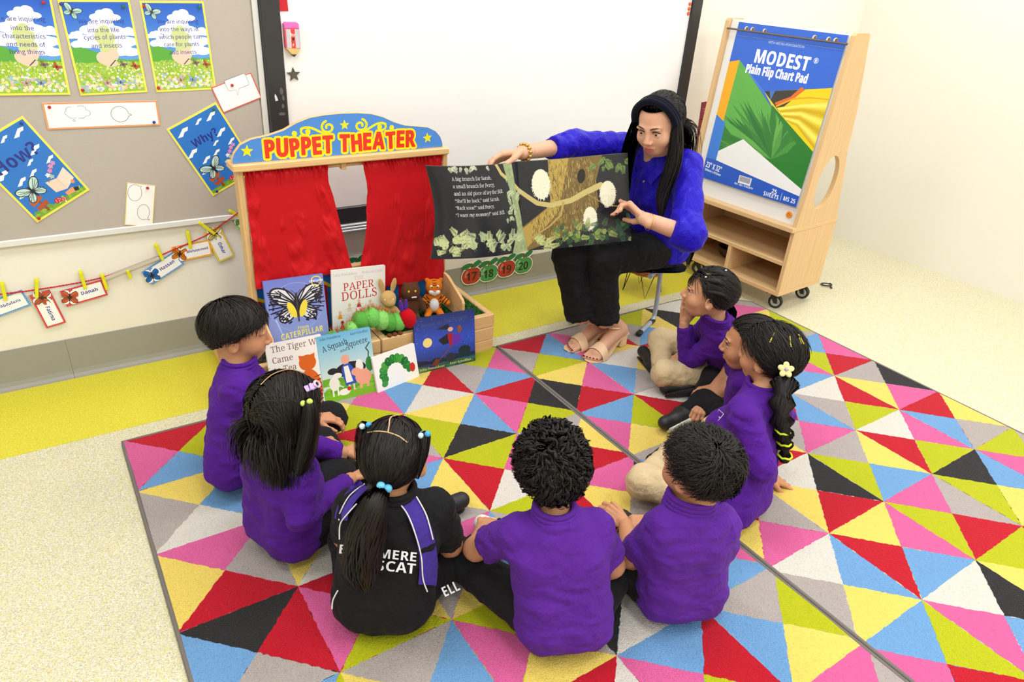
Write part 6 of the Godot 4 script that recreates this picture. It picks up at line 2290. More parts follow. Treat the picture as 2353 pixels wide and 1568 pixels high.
# o: joints and looks of one seated figure; returns the node
func human(o: Dictionary) -> Node3D:
	var base := Vector3(o.hip.x, 0.0, o.hip.z)
	var t := thing("person", o.label, "person", base, o.get("group", ""))
	var s: float = o.get("s", 1.0)
	var f: Vector3 = o.fwd.normalized()
	var rt := Vector3(-f.z, 0, f.x)
	var hip: Vector3 = o.hip
	var neck: Vector3 = o.neck + Vector3(0, o.get("neck_up", 0.016), 0)
	var up := (neck - hip).normalized()
	var shL: Vector3 = o.get("shL", neck - rt * 0.098 * s - up * 0.035)
	var shR: Vector3 = o.get("shR", neck + rt * 0.098 * s - up * 0.035)
	var side := (shR - shL).normalized()
	var chest := hip.lerp(neck, 0.62)
	var B: Basis = o.get("hb", face_basis(o.get("face", f)))
	var hc: Vector3 = o.head
	var hs: float = o.get("hs", 1.0)
	var kk := 0.04 * s
	var low: float = o.get("low", 0.0125)
	# skin, one continuous figure
	var jaw := hc + B * (Vector3(0, -0.045, -0.03) * hs)
	var body := [cap(neck - up * 0.04 * s, jaw, 0.038 * s, 0.037 * s), cap(hip, chest, 0.065 * s, 0.06 * s), cap(chest, neck - up * 0.02, 0.055 * s, 0.036 * s)]
	for e in [["L", shL], ["R", shR]]:
		var el: Vector3 = o["el" + e[0]]
		var wr: Vector3 = o["wr" + e[0]]
		var kn: Vector3 = o["kn" + e[0]]
		var an: Vector3 = o["an" + e[0]]
		body.append(cap(neck - up * 0.04 * s, e[1], 0.036 * s, 0.036 * s))
		body.append(cap(e[1], el, 0.034 * s, 0.028 * s))
		body.append(cap(el, wr, 0.029 * s, 0.0205 * s))
		body.append(cap(hip + side * (0.05 if e[0] == "R" else -0.05) * s, kn, 0.055 * s, 0.042 * s))
		body.append(cap(kn, an, 0.04 * s, 0.026 * s))
	var sm := blob(body, 0.011, 0.025, [[Vector3(0, low, 0), Vector3.DOWN]])
	blob(head_parts(hc, B, hs) + [cap(neck - up * 0.02 * s, jaw, 0.034 * s, 0.035 * s)], o.get("hcell", 0.005), 0.026 * hs, [], 0.0, Vector3.ONE, sm)
	for e in ["L", "R"]:
		if o.has("hand" + e):
			var h: Array = o["hand" + e]
			var hp := hand_parts(o["wr" + e], h[0], h[1], e == "R", h[4] if h.size() > 4 else 0.72 * s, h[2], h[3] if h.size() > 3 else 0.12, h[5] if h.size() > 5 else 0.3)
			blob(hp, 0.0034 if s < 1.2 else 0.0036, 0.006, [], 0.0, Vector3.ONE, sm)
	for x in o.get("extra_skin", []):
		blob(x, 0.0035, 0.008, [], 0.0, Vector3.ONE, sm)
	put("body", sm, skin(o.skin), t, -base)
	t.set_meta("skin_mat", o.skin)
	# top
	var loose: float = o.get("loose", 1.0)
	var top := []
	var hw := 0.044 * s
	for q in [-1.0, 1.0]:
		top.append(cap(hip + side * q * hw, chest + side * q * hw * 0.95, 0.086 * s * loose, 0.073 * s * loose))
		top.append(cap(chest + side * q * hw, neck - up * 0.07 * s + side * q * 0.03, 0.07 * s, 0.052 * s))
	top.append(cap(neck - up * 0.06 * s, neck - up * 0.012 * s, 0.058 * s, 0.05 * s, true))
	for e in [["L", shL], ["R", shR]]:
		var el: Vector3 = o["el" + e[0]]
		var wr: Vector3 = o["wr" + e[0]]
		var sh: Vector3 = e[1]
		top.append(cap(neck - up * 0.055 * s, sh, 0.05 * s, 0.046 * s))
		if o.sleeve < 1.0:
			top.append(soft(cap(sh, sh.lerp(el, o.sleeve), 0.05 * s, 0.0475 * s, true), 0.02 * s))
		else:
			top.append(soft(cap(sh, el, 0.048 * s, 0.042 * s), 0.016 * s))
			var ce := el.lerp(wr, o.sleeve - 1.0)
			top.append(soft(cap(el, ce, 0.04 * s, 0.032 * s, true), 0.012 * s))
	for x in o.get("extra_top", []):
		top.append(x)
	var hem: Array = o.get("hem", [])
	if hem.is_empty():
		hem = [Vector3(0, o.get("hem_y", 0.03), 0), Vector3.DOWN]
	sm = blob(top, 0.0095, kk, [hem, [Vector3(0, low, 0), Vector3.DOWN]] + o.get("top_cuts", []), 0.011 * sqrt(s), o.get("fold", Vector3(8, 15, 8)), null, int(hip.x * 100))
	put(o.get("top_name", "shirt"), sm, o.top, t, -base)
	# trousers
	var leg := [cap(hip - side * 0.04 * s, hip + side * 0.04 * s, 0.07 * s)]
	for e in ["L", "R"]:
		var kn: Vector3 = o["kn" + e]
		var an: Vector3 = o["an" + e]
		var r: Array = o.get("leg_r", [0.066, 0.056, 0.05, 0.041])
		leg.append(cap(hip + side * (0.05 if e == "R" else -0.05) * s, kn, r[0] * s, r[1] * s))
		leg.append(cap(kn, an, r[2] * s, r[3] * s, true))
	sm = blob(leg, 0.0105, 0.022, [[Vector3(0, low, 0), Vector3.DOWN]], 0.009, Vector3(12, 12, 12), null, 5)
	put("trousers", sm, o.pants, t, -base)
	# shoes: upper and sole
	if o.has("shoe"):
		for e in ["L", "R"]:
			if not o.has("to" + e):
				continue
			var an: Vector3 = o["an" + e]
			var to: Vector3 = o["to" + e]
			var d := (to - an).normalized()
			var sl: Vector3 = o.get("sole" + e, Vector3.DOWN)
			sl = (sl - d * sl.dot(d)).normalized()
			var heel := an - d * 0.022 + sl * 0.018
			sm = blob([cap(an, an + sl * 0.01, 0.034), cap(heel, heel.lerp(to, 0.55), 0.029, 0.031), cap(heel.lerp(to, 0.5), to, 0.031, 0.027)], 0.006, 0.02, [[heel + sl * 0.016, sl], [Vector3(0, low, 0), Vector3.DOWN]])
			put("shoe", sm, o.shoe[0], t, -base)
			sm = blob([cap(heel + sl * 0.012, to + sl * 0.012, 0.0315, 0.03)], 0.005, 0.01, [[heel + sl * 0.030, sl], [heel + sl * 0.015, -sl], [Vector3(0, low - 0.001, 0), Vector3.DOWN]])
			if sm.v.size() > 0:
				put("sole", sm, o.shoe[1], t, -base)
	if o.has("collar"):
		var cb := MB.new()
		for q in 4:
			var ring := []
			for i in 26:
				var a := i * TAU / 26
				ring.append(neck + up * (-0.014 + q * 0.012) * s + (side * cos(a) * (0.057 - q * 0.003) + f * sin(a) * (0.052 - q * 0.002)) * s - base)
			cb.tube(ring, 0.0078 * s, 7, true)
		put("collar", cb, o.collar, t)
	t.set_meta("hair_frame", [hc, B, hs, base])
	return t

# ---------------------------------------------------------------- hair styles
func grows(d: Vector3, line: Array) -> bool:
	# d: direction from the skull's centre in the head's own axes; line: [front, side, back] lowest height
	var l: float
	if d.z > 0.0:
		l = lerpf(line[1], line[0], smoothstep(0.12, 0.7, d.z))
	else:
		l = lerpf(line[1], line[2], smoothstep(0.0, 0.6, -d.z))
	return d.y > l

func hair_on(t: Node3D, line := [0.5, -0.18, -0.72], thick := 0.006) -> Hair:
	var fr: Array = t.get_meta("hair_frame")
	var h := Hair.new()
	var B: Basis = fr[1]
	var c: Vector3 = fr[0] + B * (Vector3(0, 0.022, -0.012) * fr[2])
	var r: Vector3 = Vector3(0.072, 0.077, 0.089) * fr[2]
	h.solids.append([c, r, B.transposed()])
	# close cap under the strands
	var U := 44
	var W := 30
	for j in W:
		for i in U:
			var q: Array[Vector3] = []
			for e in [[i, j], [i + 1, j], [i + 1, j + 1], [i, j + 1]]:
				var ph: float = PI * e[1] / W
				var th: float = TAU * e[0] / U
				q.append(Vector3(sin(ph) * cos(th), cos(ph), sin(ph) * sin(th)))
			if not (grows(q[0], line) and grows(q[2], line)):
				continue
			var b := h.v.size()
			for d in q:
				h.v.append(c + B * (d * (r + Vector3(thick, thick, thick))))
				h.n.append((B * (d / r)).normalized())
				h.k.append(Color(0.05, 0.042, 0.04))
			h.x.append_array([b, b + 1, b + 2, b, b + 2, b + 3])
	return h

var messy := 0.1
func hair_col() -> Color:
	var f := rng.randf_range(0.75, 1.35)
	return Color(0.098 * f, 0.08 * f, 0.075 * f)

# strands over the skull; each flows from its root along way(local direction) and falls with weight g
func comb(t: Node3D, h: Hair, count: int, line: Array, way: Callable, length: float, g: float, off0: float, off1: float, w := 0.0042, curl := 0.0, turns := 3.0, seg := 8, shrink = null, cling := 1.0, rel := -0.55) -> void:
	var fr: Array = t.get_meta("hair_frame")
	var B: Basis = fr[1]
	var c: Vector3 = fr[0] + B * (Vector3(0, 0.022, -0.012) * fr[2])
	var r: Vector3 = Vector3(0.072, 0.077, 0.089) * fr[2]
	var made := 0
	var tries := 0
	while made < count and tries < count * 6:
		tries += 1
		var d := Vector3(rng.randfn(), rng.randfn(), rng.randfn()).normalized()
		if not grows(d, line):
			continue
		made += 1
		var p := c + B * (d * (r + Vector3(off0, off0, off0)))
		var dir: Vector3 = B * (way.call(d) as Vector3)
		dir = (dir + Vector3(rng.randfn(), rng.randfn(), rng.randfn()) * messy).normalized()
		var le := length * rng.randf_range(0.75, 1.1)
		if shrink != null:
			le *= float(shrink.call(d))
		var pts := PackedVector3Array([p])
		var lean := rng.randf_range(0.75, 1.2)
		var ph := rng.randf() * TAU
		var tn := turns * rng.randf_range(0.7, 1.3)
		for i in seg:
			var ff := (i + 1.0) / seg
			var prev := p
			dir = (dir + Vector3.DOWN * g * (0.4 + ff)).normalized()
			p += dir * le / seg
			var of := lerpf(off0, off1, ff) * lean
			p = h.settle(h.push(p, of), of, cling, rel)
			dir = (p - prev).normalized()
			var q := p
			if curl > 0.0:
				var o := h.out_dir(p)
				var sd := dir.cross(o).normalized()
				q += (sd * cos(ph + ff * tn * TAU) + o * (0.6 + sin(ph + ff * tn * TAU))) * curl * minf(1.0, ff * 3.0)
			pts.append(q)
		h.ribbon(pts, w, hair_col(), 0.3, rng.randf_range(-0.5, 0.5))

# ringlets standing off the scalp
func curls(t: Node3D, h: Hair, count: int, line: Array) -> void:
	var made := 0
	while made < count:
		var d := Vector3(rng.randfn(), rng.randfn(), rng.randfn()).normalized()
		if not grows(d, line):
			continue
		made += 1
		var fr: Array = t.get_meta("hair_frame")
		var o: Vector3 = ((fr[1] as Basis) * d).normalized()
		var ax := (o.cross(Vector3(rng.randfn(), rng.randfn(), rng.randfn())).normalized() + o * rng.randf_range(0.1, 0.5)).normalized()
		var u := ax.cross(o).normalized()
		var w := u.cross(ax)
		var c := on_head(t, d, rng.randf_range(0.010, 0.020))
		var r := rng.randf_range(0.006, 0.0105)
		var a0 := rng.randf() * TAU
		var path := []
		for i in 6:
			var a := a0 + i * 1.05
			path.append(c + ax * (i * 0.0032) + (u * cos(a) + w * sin(a)) * r)
		lock(h, path, [0.0015, 0.004, 0.004, 0.002], 9, 0.0028, 0.3)

# a tied lock that follows a path with its own thickness at each point
func lock(h: Hair, path: Array, rad: Array, count: int, w := 0.0035, wob := 0.15, twist := 0.0) -> void:
	var sp := smooth_path(path, 4)
	var m := sp.size()
	var rr := []
	for i in m:
		var x := float(i) / (m - 1) * (rad.size() - 1)
		var a := mini(int(x), rad.size() - 2)
		rr.append(lerpf(rad[a], rad[a + 1], x - a))
	var side := Vector3.RIGHT
	var S := []
	var T := []
	for i in m:
		var tg: Vector3 = (sp[mini(i + 1, m - 1)] - sp[maxi(i - 1, 0)]).normalized()
		side = (side - tg * side.dot(tg)).normalized()
		S.append(side)
		T.append(tg.cross(side))
	for q in count:
		var a := rng.randf() * TAU
		var f := sqrt(rng.randf_range(0.25, 1.0))
		var pts := PackedVector3Array()
		var s0 := 0 if rng.randf() < 0.75 else rng.randi_range(0, m / 3)
		var e0 := m if rng.randf() < 0.7 else rng.randi_range(m * 2 / 3, m)
		var ph := rng.randf() * TAU
		for i in range(s0, e0):
			var aa := a + twist * i / m + wob * sin(ph + i * 0.5)
			pts.append(sp[i] + (S[i] * cos(aa) + T[i] * sin(aa)) * rr[i] * f)
		if pts.size() > 2:
			var base := h.v.size()
			h.ribbon(pts, w, hair_col(), 0.4, rng.randf_range(-0.4, 0.4))
			# shade lock strands by the lock's own roundness
			for i in pts.size():
				var nn: Vector3 = (pts[i] - (sp[s0 + i] as Vector3)).normalized()
				h.n[base + i * 2] = (h.n[base + i * 2] * 0.3 + nn).normalized()
				h.n[base + i * 2 + 1] = (h.n[base + i * 2 + 1] * 0.3 + nn).normalized()

func hair_done(t: Node3D, h: Hair) -> void:
	var fr: Array = t.get_meta("hair_frame")
	if not M.has("hair"):
		var m := mat(Color.WHITE, 0.5, 0.4)
		m.vertex_color_use_as_albedo = true
		m.vertex_color_is_srgb = true
		M["hair"] = m
	put("hair", h.mesh(), M["hair"], t, -fr[3])

# a pale line of scalp; pts as directions in the head's own axes
func parting(t: Node3D, dirs: Array, r := 0.0016, lift := 0.0085) -> void:
	var fr: Array = t.get_meta("hair_frame")
	var B: Basis = fr[1]
	var c: Vector3 = fr[0] + B * (Vector3(0, 0.022, -0.012) * fr[2])
	var ra: Vector3 = Vector3(0.072, 0.077, 0.089) * fr[2]
	var p := []
	for d in dirs:
		p.append(c + B * ((d as Vector3).normalized() * (ra + Vector3(lift, lift, lift))) - fr[3])
	var b := MB.new()
	b.tube(smooth_path(p, 5), r, 6)
	put("hair_parting", b, mat(rgb(196, 160, 122), 0.7), t)

func on_head(t: Node3D, d: Vector3, lift: float) -> Vector3:
	var fr: Array = t.get_meta("hair_frame")
	var B: Basis = fr[1]
	return fr[0] + B * (Vector3(0, 0.022, -0.012) * fr[2] + d.normalized() * (Vector3(0.072, 0.077, 0.089) * fr[2] + Vector3(lift, lift, lift)))

func people() -> void:
	var purple := cloth(rgb(78, 28, 138))
	var polo := cloth(rgb(88, 38, 148))
	var black := cloth(rgb(28, 28, 31), 0.8, 0.25)
	var khaki := cloth(rgb(206, 184, 146), 0.9, 0.2)
	var blackshoe := [mat(rgb(28, 28, 30), 0.55), mat(rgb(36, 36, 38), 0.7)]
	var whiteshoe := [mat(rgb(226, 222, 214), 0.6), mat(rgb(236, 234, 228), 0.6)]
	var sk := rgb(196, 140, 104)
	var down := func(d: Vector3) -> Vector3: return Vector3(d.x, -0.4, d.z - 0.15)
	var crown := Vector3(0.15, 0.9, -0.45)
	var tousle := func(d: Vector3) -> Vector3: return ((d - crown * d.dot(crown)).normalized() + d.cross(crown) * 0.9).rotated(d, 1.3 * sin(5.0 * d.x + 2.0) * cos(4.0 * d.z + d.y * 3.0))
	var from_crown := func(d: Vector3) -> Vector3: return (d - crown * d.dot(crown)).normalized() + d.cross(crown) * 0.9
	# 1 curly haired boy, back to us
	var t := human({"label": "boy with curly black hair in a purple polo shirt", "hip": J(1296, 1420, 0.10), "neck": J(1275, 1192, 0.375), "head": J(1265, 1072, 0.485), "fwd": Vector3(0.43, 0, -0.9), "face": Vector3(0.42, -0.05, -0.9),
		"shL": J(1192, 1225, 0.325), "shR": J(1366, 1214, 0.325), "elL": J(1093, 1262, 0.195), "elR": J(1408, 1300, 0.185), "wrL": J(1110, 1215, 0.13), "wrR": J(1345, 1235, 0.13), "knL": J(1066, 1290, 0.105), "knR": J(1415, 1310, 0.095), "anL": J(1150, 1222, 0.06), "anR": J(1330, 1230, 0.06), "toL": J(1108, 1203, 0.045), "toR": J(1400, 1180, 0.045),
		"handL": [Vector3(0.6, -0.3, -0.6), Vector3(0, -1, 0), [0.4, 0.45, 0.5, 0.5]], "handR": [Vector3(-0.3, -0.3, -0.9), Vector3(0, -1, 0), [0.4, 0.4, 0.4, 0.4]],
		"skin": sk, "top": polo, "sleeve": 0.72, "collar": polo, "hem_y": 0.02, "pants": black, "shoe": whiteshoe, "loose": 1.02})
	var h := hair_on(t, [0.42, -0.2, -0.8], 0.012)
	comb(t, h, 1200, [0.42, -0.2, -0.8], from_crown, 0.06, 0.0, 0.012, 0.016, 0.004, 0.006, 1.5, 8, null, 1.0, -1.0)
	curls(t, h, 330, [0.42, -0.2, -0.8])
	hair_done(t, h)
	# 2 girl in the black sports top
	t = human({"label": "girl in a black sports top with blue bead hair ties", "hip": J(882, 1372, 0.10), "neck": J(905, 1150, 0.375), "head": J(905, 1050, 0.485), "fwd": Vector3(0.55, 0, -0.83), "face": Vector3(0.68, -0.08, -0.73),
		"shL": J(812, 1165, 0.325), "shR": J(1000, 1172, 0.325), "elL": J(795, 1235, 0.19), "elR": J(1035, 1252, 0.185), "wrL": J(860, 1200, 0.11), "wrR": J(1010, 1190, 0.11), "knL": J(800, 1235, 0.1), "knR": J(1042, 1275, 0.1), "anL": J(935, 1195, 0.06), "anR": J(960, 1185, 0.06), "toL": J(1000, 1180, 0.05), "toR": J(1060, 1150, 0.05),
		"handL": [Vector3(0.6, -0.2, -0.6), Vector3(0, -1, 0), [0.4, 0.4, 0.4, 0.4]], "handR": [Vector3(-0.2, -0.2, -0.9), Vector3(0, -1, 0), [0.4, 0.4, 0.4, 0.4]],
		"skin": sk, "top": black, "sleeve": 0.85, "collar": black, "top_name": "sports_top", "hem_y": 0.02, "pants": black, "shoe": blackshoe, "loose": 1.06})
	jersey_trim(t)
	h = hair_on(t, [0.45, -0.2, -0.8], 0.006)
	var tie := on_head(t, Vector3(-0.05, -0.62, -0.8), 0.012)
	var fr: Array = t.get_meta("hair_frame")
	var HB: Basis = fr[1]
	var hcen: Vector3 = fr[0] + HB * Vector3(0, 0.022, -0.012)
	var tie_l := HB.transposed() * (tie - hcen)
	comb(t, h, 2600, [0.45, -0.2, -0.8], func(d: Vector3) -> Vector3: return (tie_l.normalized() - d) if d.z < 0.25 else Vector3(signf(d.x) * 0.8, 0.25, -0.4), 0.075, 0.02, 0.007, 0.009, 0.003, 0.0, 1.0, 8, null, 1.0, -1.0)
	var back := HB * Vector3(0, 0, -1)
	lock(h, [tie, tie + back * 0.04 + Vector3(-0.01, 0.0, 0.01), tie + back * 0.045 + Vector3(-0.03, -0.07, 0.01), tie + back * 0.05 + Vector3(-0.045, -0.16, 0.01), tie + back * 0.045 + Vector3(-0.04, -0.235, 0.01)], [0.014, 0.03, 0.045, 0.048, 0.02], 420, 0.004, 0.25)
	for sx in [-1.0, 1.0]:
		var tp := on_head(t, Vector3(sx * 0.8, 0.52, 0.15), 0.012)
		lock(h, [tp, tp + HB * Vector3(sx * 0.009, 0.004, -0.008), tp + HB * Vector3(sx * 0.010, -0.035, -0.03), tp + HB * Vector3(sx * 0.002, -0.085, -0.055)], [0.007, 0.012, 0.012, 0.006], 90, 0.0035, 0.2)
	hair_done(t, h)
	parting(t, [Vector3(0.05, 0.75, 0.6), Vector3(0.12, 0.95, 0.15), Vector3(0.02, 0.97, -0.22), Vector3(-0.02, 0.9, -0.42)], 0.0019)
	parting(t, [Vector3(0.62, 0.7, -0.3), Vector3(0.3, 0.84, -0.38), Vector3(-0.02, 0.9, -0.42), Vector3(-0.35, 0.83, -0.42), Vector3(-0.6, 0.68, -0.42)], 0.0019)
	hair_beads(t, tie, HB, [rgb(92, 186, 226), rgb(110, 200, 236), rgb(90, 180, 220), rgb(236, 130, 50)], 0.0105)
	for sx in [-1.0, 1.0]:
		hair_beads(t, on_head(t, Vector3(sx * 0.8, 0.52, 0.15), 0.016), HB, [rgb(60, 160, 216), rgb(206, 226, 236)], 0.0075)
	# 3 boy with the bowl cut
	var f := Vector3(0.97, 0, 0.24)
	t = human({"label": "boy with a straight black bowl cut in purple shirt", "hip": J(532, 1048, 0.10), "neck": J(550, 850, 0.375), "head": J(546, 762, 0.485), "fwd": f, "face": Vector3(0.95, -0.12, 0.34),
		"elL": J(640, 940, 0.2), "elR": J(600, 965, 0.2), "wrL": J(720, 960, 0.17), "wrR": J(715, 1012, 0.19), "knL": J(760, 960, 0.12), "knR": J(735, 1020, 0.14), "anL": J(700, 1000, 0.06), "anR": J(785, 1065, 0.06), "toL": J(760, 1010, 0.05), "toR": J(812, 1082, 0.045),
		"handL": [Vector3(1, -0.2, 0.2), Vector3(0, -1, 0), [0.4, 0.4, 0.4, 0.4]], "handR": [Vector3(1, -0.25, 0.1), Vector3(0, -1, 0.2), [0.45, 0.5, 0.5, 0.55]],
		"skin": sk, "top": purple, "sleeve": 1.85, "collar": purple, "hem_y": 0.045, "pants": black, "shoe": blackshoe, "hcell": 0.0042})
	h = hair_on(t, [0.25, -0.2, -0.8], 0.013)
	comb(t, h, 3000, [0.25, -0.2, -0.8], from_crown, 0.115, 0.04, 0.013, 0.019, 0.003, 0.0008, 1.0, 9, func(d: Vector3) -> float: return clampf(0.42 + d.y * 0.75 - maxf(0.0, d.z) * 0.15, 0.25, 1.2), 1.0, -1.0)
	hair_done(t, h)
	# 4 long haired girl with clips
	f = Vector3(0.9, 0, -0.43)
	t = human({"label": "girl with long loose black hair and lilac clips", "hip": J(652, 1205, 0.10), "neck": J(645, 1030, 0.375), "head": J(660, 940, 0.485), "fwd": f, "face": Vector3(0.93, -0.15, -0.32),
		"shR": J(690, 1092, 0.33), "elL": J(700, 1020, 0.2), "elR": J(692, 1186, 0.235), "wrL": J(790, 1040, 0.15), "wrR": J(806, 1100, 0.14), "knL": J(770, 1090, 0.1), "knR": J(790, 1185, 0.095), "anL": J(840, 1120, 0.06), "anR": J(790, 1135, 0.06), "toL": J(880, 1110, 0.05), "toR": J(850, 1120, 0.05),
		"handL": [Vector3(1, -0.2, -0.2), Vector3(0, -1, 0), [0.4, 0.4, 0.4, 0.4]], "handR": [Vector3(0.9, -0.2, -0.3), Vector3(0, -1, 0.2), [0.4, 0.4, 0.45, 0.5]],
		"skin": sk, "top": purple, "sleeve": 1.9, "hem_y": 0.035, "pants": black, "shoe": blackshoe})
	h = hair_on(t, [0.45, -0.3, -0.85], 0.007)
	var nk := J(645, 1030, 0.375)
	var hp := J(652, 1205, 0.10)
	h.solids.append([hp, nk - Vector3(0, 0.05, 0), 0.1, 0.082])
	h.solids.append([nk, nk - Vector3(0, 0.05, 0), 0.055, 0.075])
	h.solids.append([nk - Vector3(0, 0.045, 0), J(688, 1092, 0.315), 0.06, 0.052])
	comb(t, h, 4200, [0.45, -0.3, -0.85], func(d: Vector3) -> Vector3: return Vector3(signf(d.x - 0.12) * (0.9 if d.y > 0.5 else 0.25), 0.1 - absf(d.x) * 0.8, -0.75 if d.z > -0.3 else -0.2), 0.265, 0.30, 0.008, 0.022, 0.0032, 0.0034, 1.2, 14, func(d: Vector3) -> float: return 0.72 + d.y * 0.35, 1.0, -0.35)
	fr = t.get_meta("hair_frame")
	HB = fr[1]
	var ty := on_head(t, Vector3(-0.78, 0.3, 0.05), 0.016)
	lock(h, [ty, ty + HB * Vector3(-0.02, 0, -0.005), ty + HB * Vector3(-0.032, -0.05, -0.01), ty + HB * Vector3(-0.03, -0.13, -0.02), ty + HB * Vector3(-0.02, -0.20, -0.03)], [0.010, 0.016, 0.024, 0.026, 0.008], 170, 0.004, 0.25)
	hair_done(t, h)
	parting(t, [Vector3(0.1, 0.72, 0.65), Vector3(0.16, 0.96, 0.2), Vector3(0.16, 0.95, -0.3), Vector3(0.1, 0.75, -0.65)], 0.0012, 0.0115)
	hair_beads(t, ty, HB, [rgb(190, 226, 90), rgb(200, 232, 110)], 0.008)
	clip(t, on_head(t, Vector3(-0.66, 0.62, 0.32), 0.016), HB, Vector3(-0.6, 0.66, 0.3), Vector3(0.35, -0.2, 0.9), rgb(196, 170, 226), false)
	clip(t, on_head(t, Vector3(-0.55, 0.6, 0.62), 0.016), HB, Vector3(-0.55, 0.6, 0.62), Vector3(0.5, -0.3, 0.8), rgb(226, 200, 226), true)
	# 5 boy with short hair
	f = Vector3(0.05, 0, -1)
	t = human({"label": "boy with short black hair in a purple polo shirt", "hip": J(1565, 1355, 0.10), "neck": J(1582, 1168, 0.375), "head": J(1606, 1075, 0.485), "fwd": f, "face": Vector3(-0.08, -0.12, -1),
		"shL": J(1530, 1212, 0.325), "shR": J(1652, 1200, 0.325), "elL": J(1448, 1278, 0.175), "elR": J(1660, 1270, 0.18), "wrL": J(1438, 1205, 0.165), "wrR": J(1500, 1195, 0.14), "knL": J(1432, 1302, 0.10), "knR": J(1590, 1200, 0.11), "anL": J(1500, 1225, 0.06), "anR": J(1470, 1220, 0.06), "toL": J(1540, 1180, 0.05), "toR": J(1430, 1190, 0.05),
		"handL": [Vector3(-0.35, 0.1, -0.9), Vector3(0.5, -0.8, 0), [0.5, 0.55, 0.6, 0.65]], "handR": [Vector3(-0.9, 0.0, -0.3), Vector3(0, -1, 0), [0.4, 0.4, 0.4, 0.4]],
		"skin": sk, "top": polo, "sleeve": 0.86, "collar": polo, "hem_y": 0.02, "pants": black, "shoe": blackshoe, "loose": 0.98, "hcell": 0.0042})
	h = hair_on(t, [0.5, -0.12, -0.7], 0.006)
	messy = 0.32
	comb(t, h, 3600, [0.5, -0.12, -0.75], tousle, 0.05, -0.04, 0.006, 0.020, 0.0026, 0.0022, 0.9, 7, null, 0.75, -1.0)
	hair_done(t, h)
	messy = 0.12
	# 6 girl with the bubble braid
	f = Vector3(-0.2, 0, -0.98)
	t = human({"label": "girl with a long banded braid and yellow flower clip", "hip": J(1690, 1140, 0.10), "neck": J(1745, 905, 0.39), "head": J(1768, 815, 0.505), "fwd": f, "face": Vector3(-0.22, -0.08, -0.97),
		"elL": J(1750, 1074, 0.265), "elR": J(1800, 960, 0.2), "wrL": J(1764, 1098, 0.05), "wrR": J(1700, 930, 0.14), "knL": J(1478, 1108, 0.105), "knR": J(1650, 985, 0.11), "anL": J(1570, 1020, 0.06), "anR": J(1545, 1035, 0.06), "toL": J(1620, 985, 0.05), "toR": J(1500, 1060, 0.05),
		"handL": [Vector3(0.8, -0.35, 0.25), Vector3(0, -1, 0), [0.12, 0.1, 0.1, 0.12], 0.3], "handR": [Vector3(-0.3, -0.2, -0.9), Vector3(0, -1, 0), [0.4, 0.4, 0.4, 0.4]],
		"skin": sk, "top": purple, "sleeve": 1.92, "collar": purple, "hem_y": 0.045, "pants": khaki, "shoe": blackshoe, "loose": 1.1, "top_name": "sweatshirt", "extra_top": [cap(J(1668, 985, 0.27), J(1660, 1070, 0.14), 0.072, 0.08), soft(cap(J(1712, 962, 0.375), J(1750, 1074, 0.265), 0.05, 0.046), 0.012)]})
	badge(t)
	h = hair_on(t, [0.48, -0.2, -0.8], 0.007)
	fr = t.get_meta("hair_frame")
	HB = fr[1]
	hcen = fr[0] + HB * Vector3(0, 0.022, -0.012)
	tie = J(1806, 868, 0.475)
	var tl := (HB.transposed() * (tie - hcen)).normalized()
	comb(t, h, 3000, [0.48, -0.2, -0.8], func(d: Vector3) -> Vector3: return tl - d * 0.9 + Vector3(0, 0.05, 0), 0.12, 0.0, 0.008, 0.015, 0.0032, 0.004, 0.8, 9, null, 1.0, -1.0)
	lock(h, [tie, J(1800, 905, 0.445), J(1795, 950, 0.395), J(1798, 985, 0.35), J(1800, 1010, 0.305), J(1803, 1035, 0.265), J(1802, 1062, 0.225)], [0.018, 0.044, 0.022, 0.040, 0.020, 0.036, 0.018, 0.033, 0.014, 0.029, 0.010, 0.02, 0.012], 620, 0.004, 0.3, 0.8)
	hair_done(t, h)
	for q in [[1797, 928, 0.421], [1796, 962, 0.381], [1799, 990, 0.341], [1801, 1016, 0.296], [1803, 1046, 0.248]]:
		band(t, J(q[0], q[1], q[2]), 0.022, rgb(214, 232, 30))
	flower(t, J(1806, 850, 0.50) + (Vector3(0, 1.56, 2.925) - J(1806, 850, 0.50)).normalized() * 0.05)
	for q in [[Vector3(0.62, 0.62, -0.1), 0.0], [Vector3(0.45, 0.62, -0.55), 0.1], [Vector3(0.05, 0.65, -0.72), 0.5], [Vector3(0.15, 0.55, -0.75), 0.5]]:
		pin_clip(t, on_head(t, q[0], 0.017), HB, q[0], rgb(232, 214, 40))
	# 7 child half hidden behind the braid
	f = Vector3(-0.45, 0, -0.9)
	var hh := J(1724, 790, 0.435)
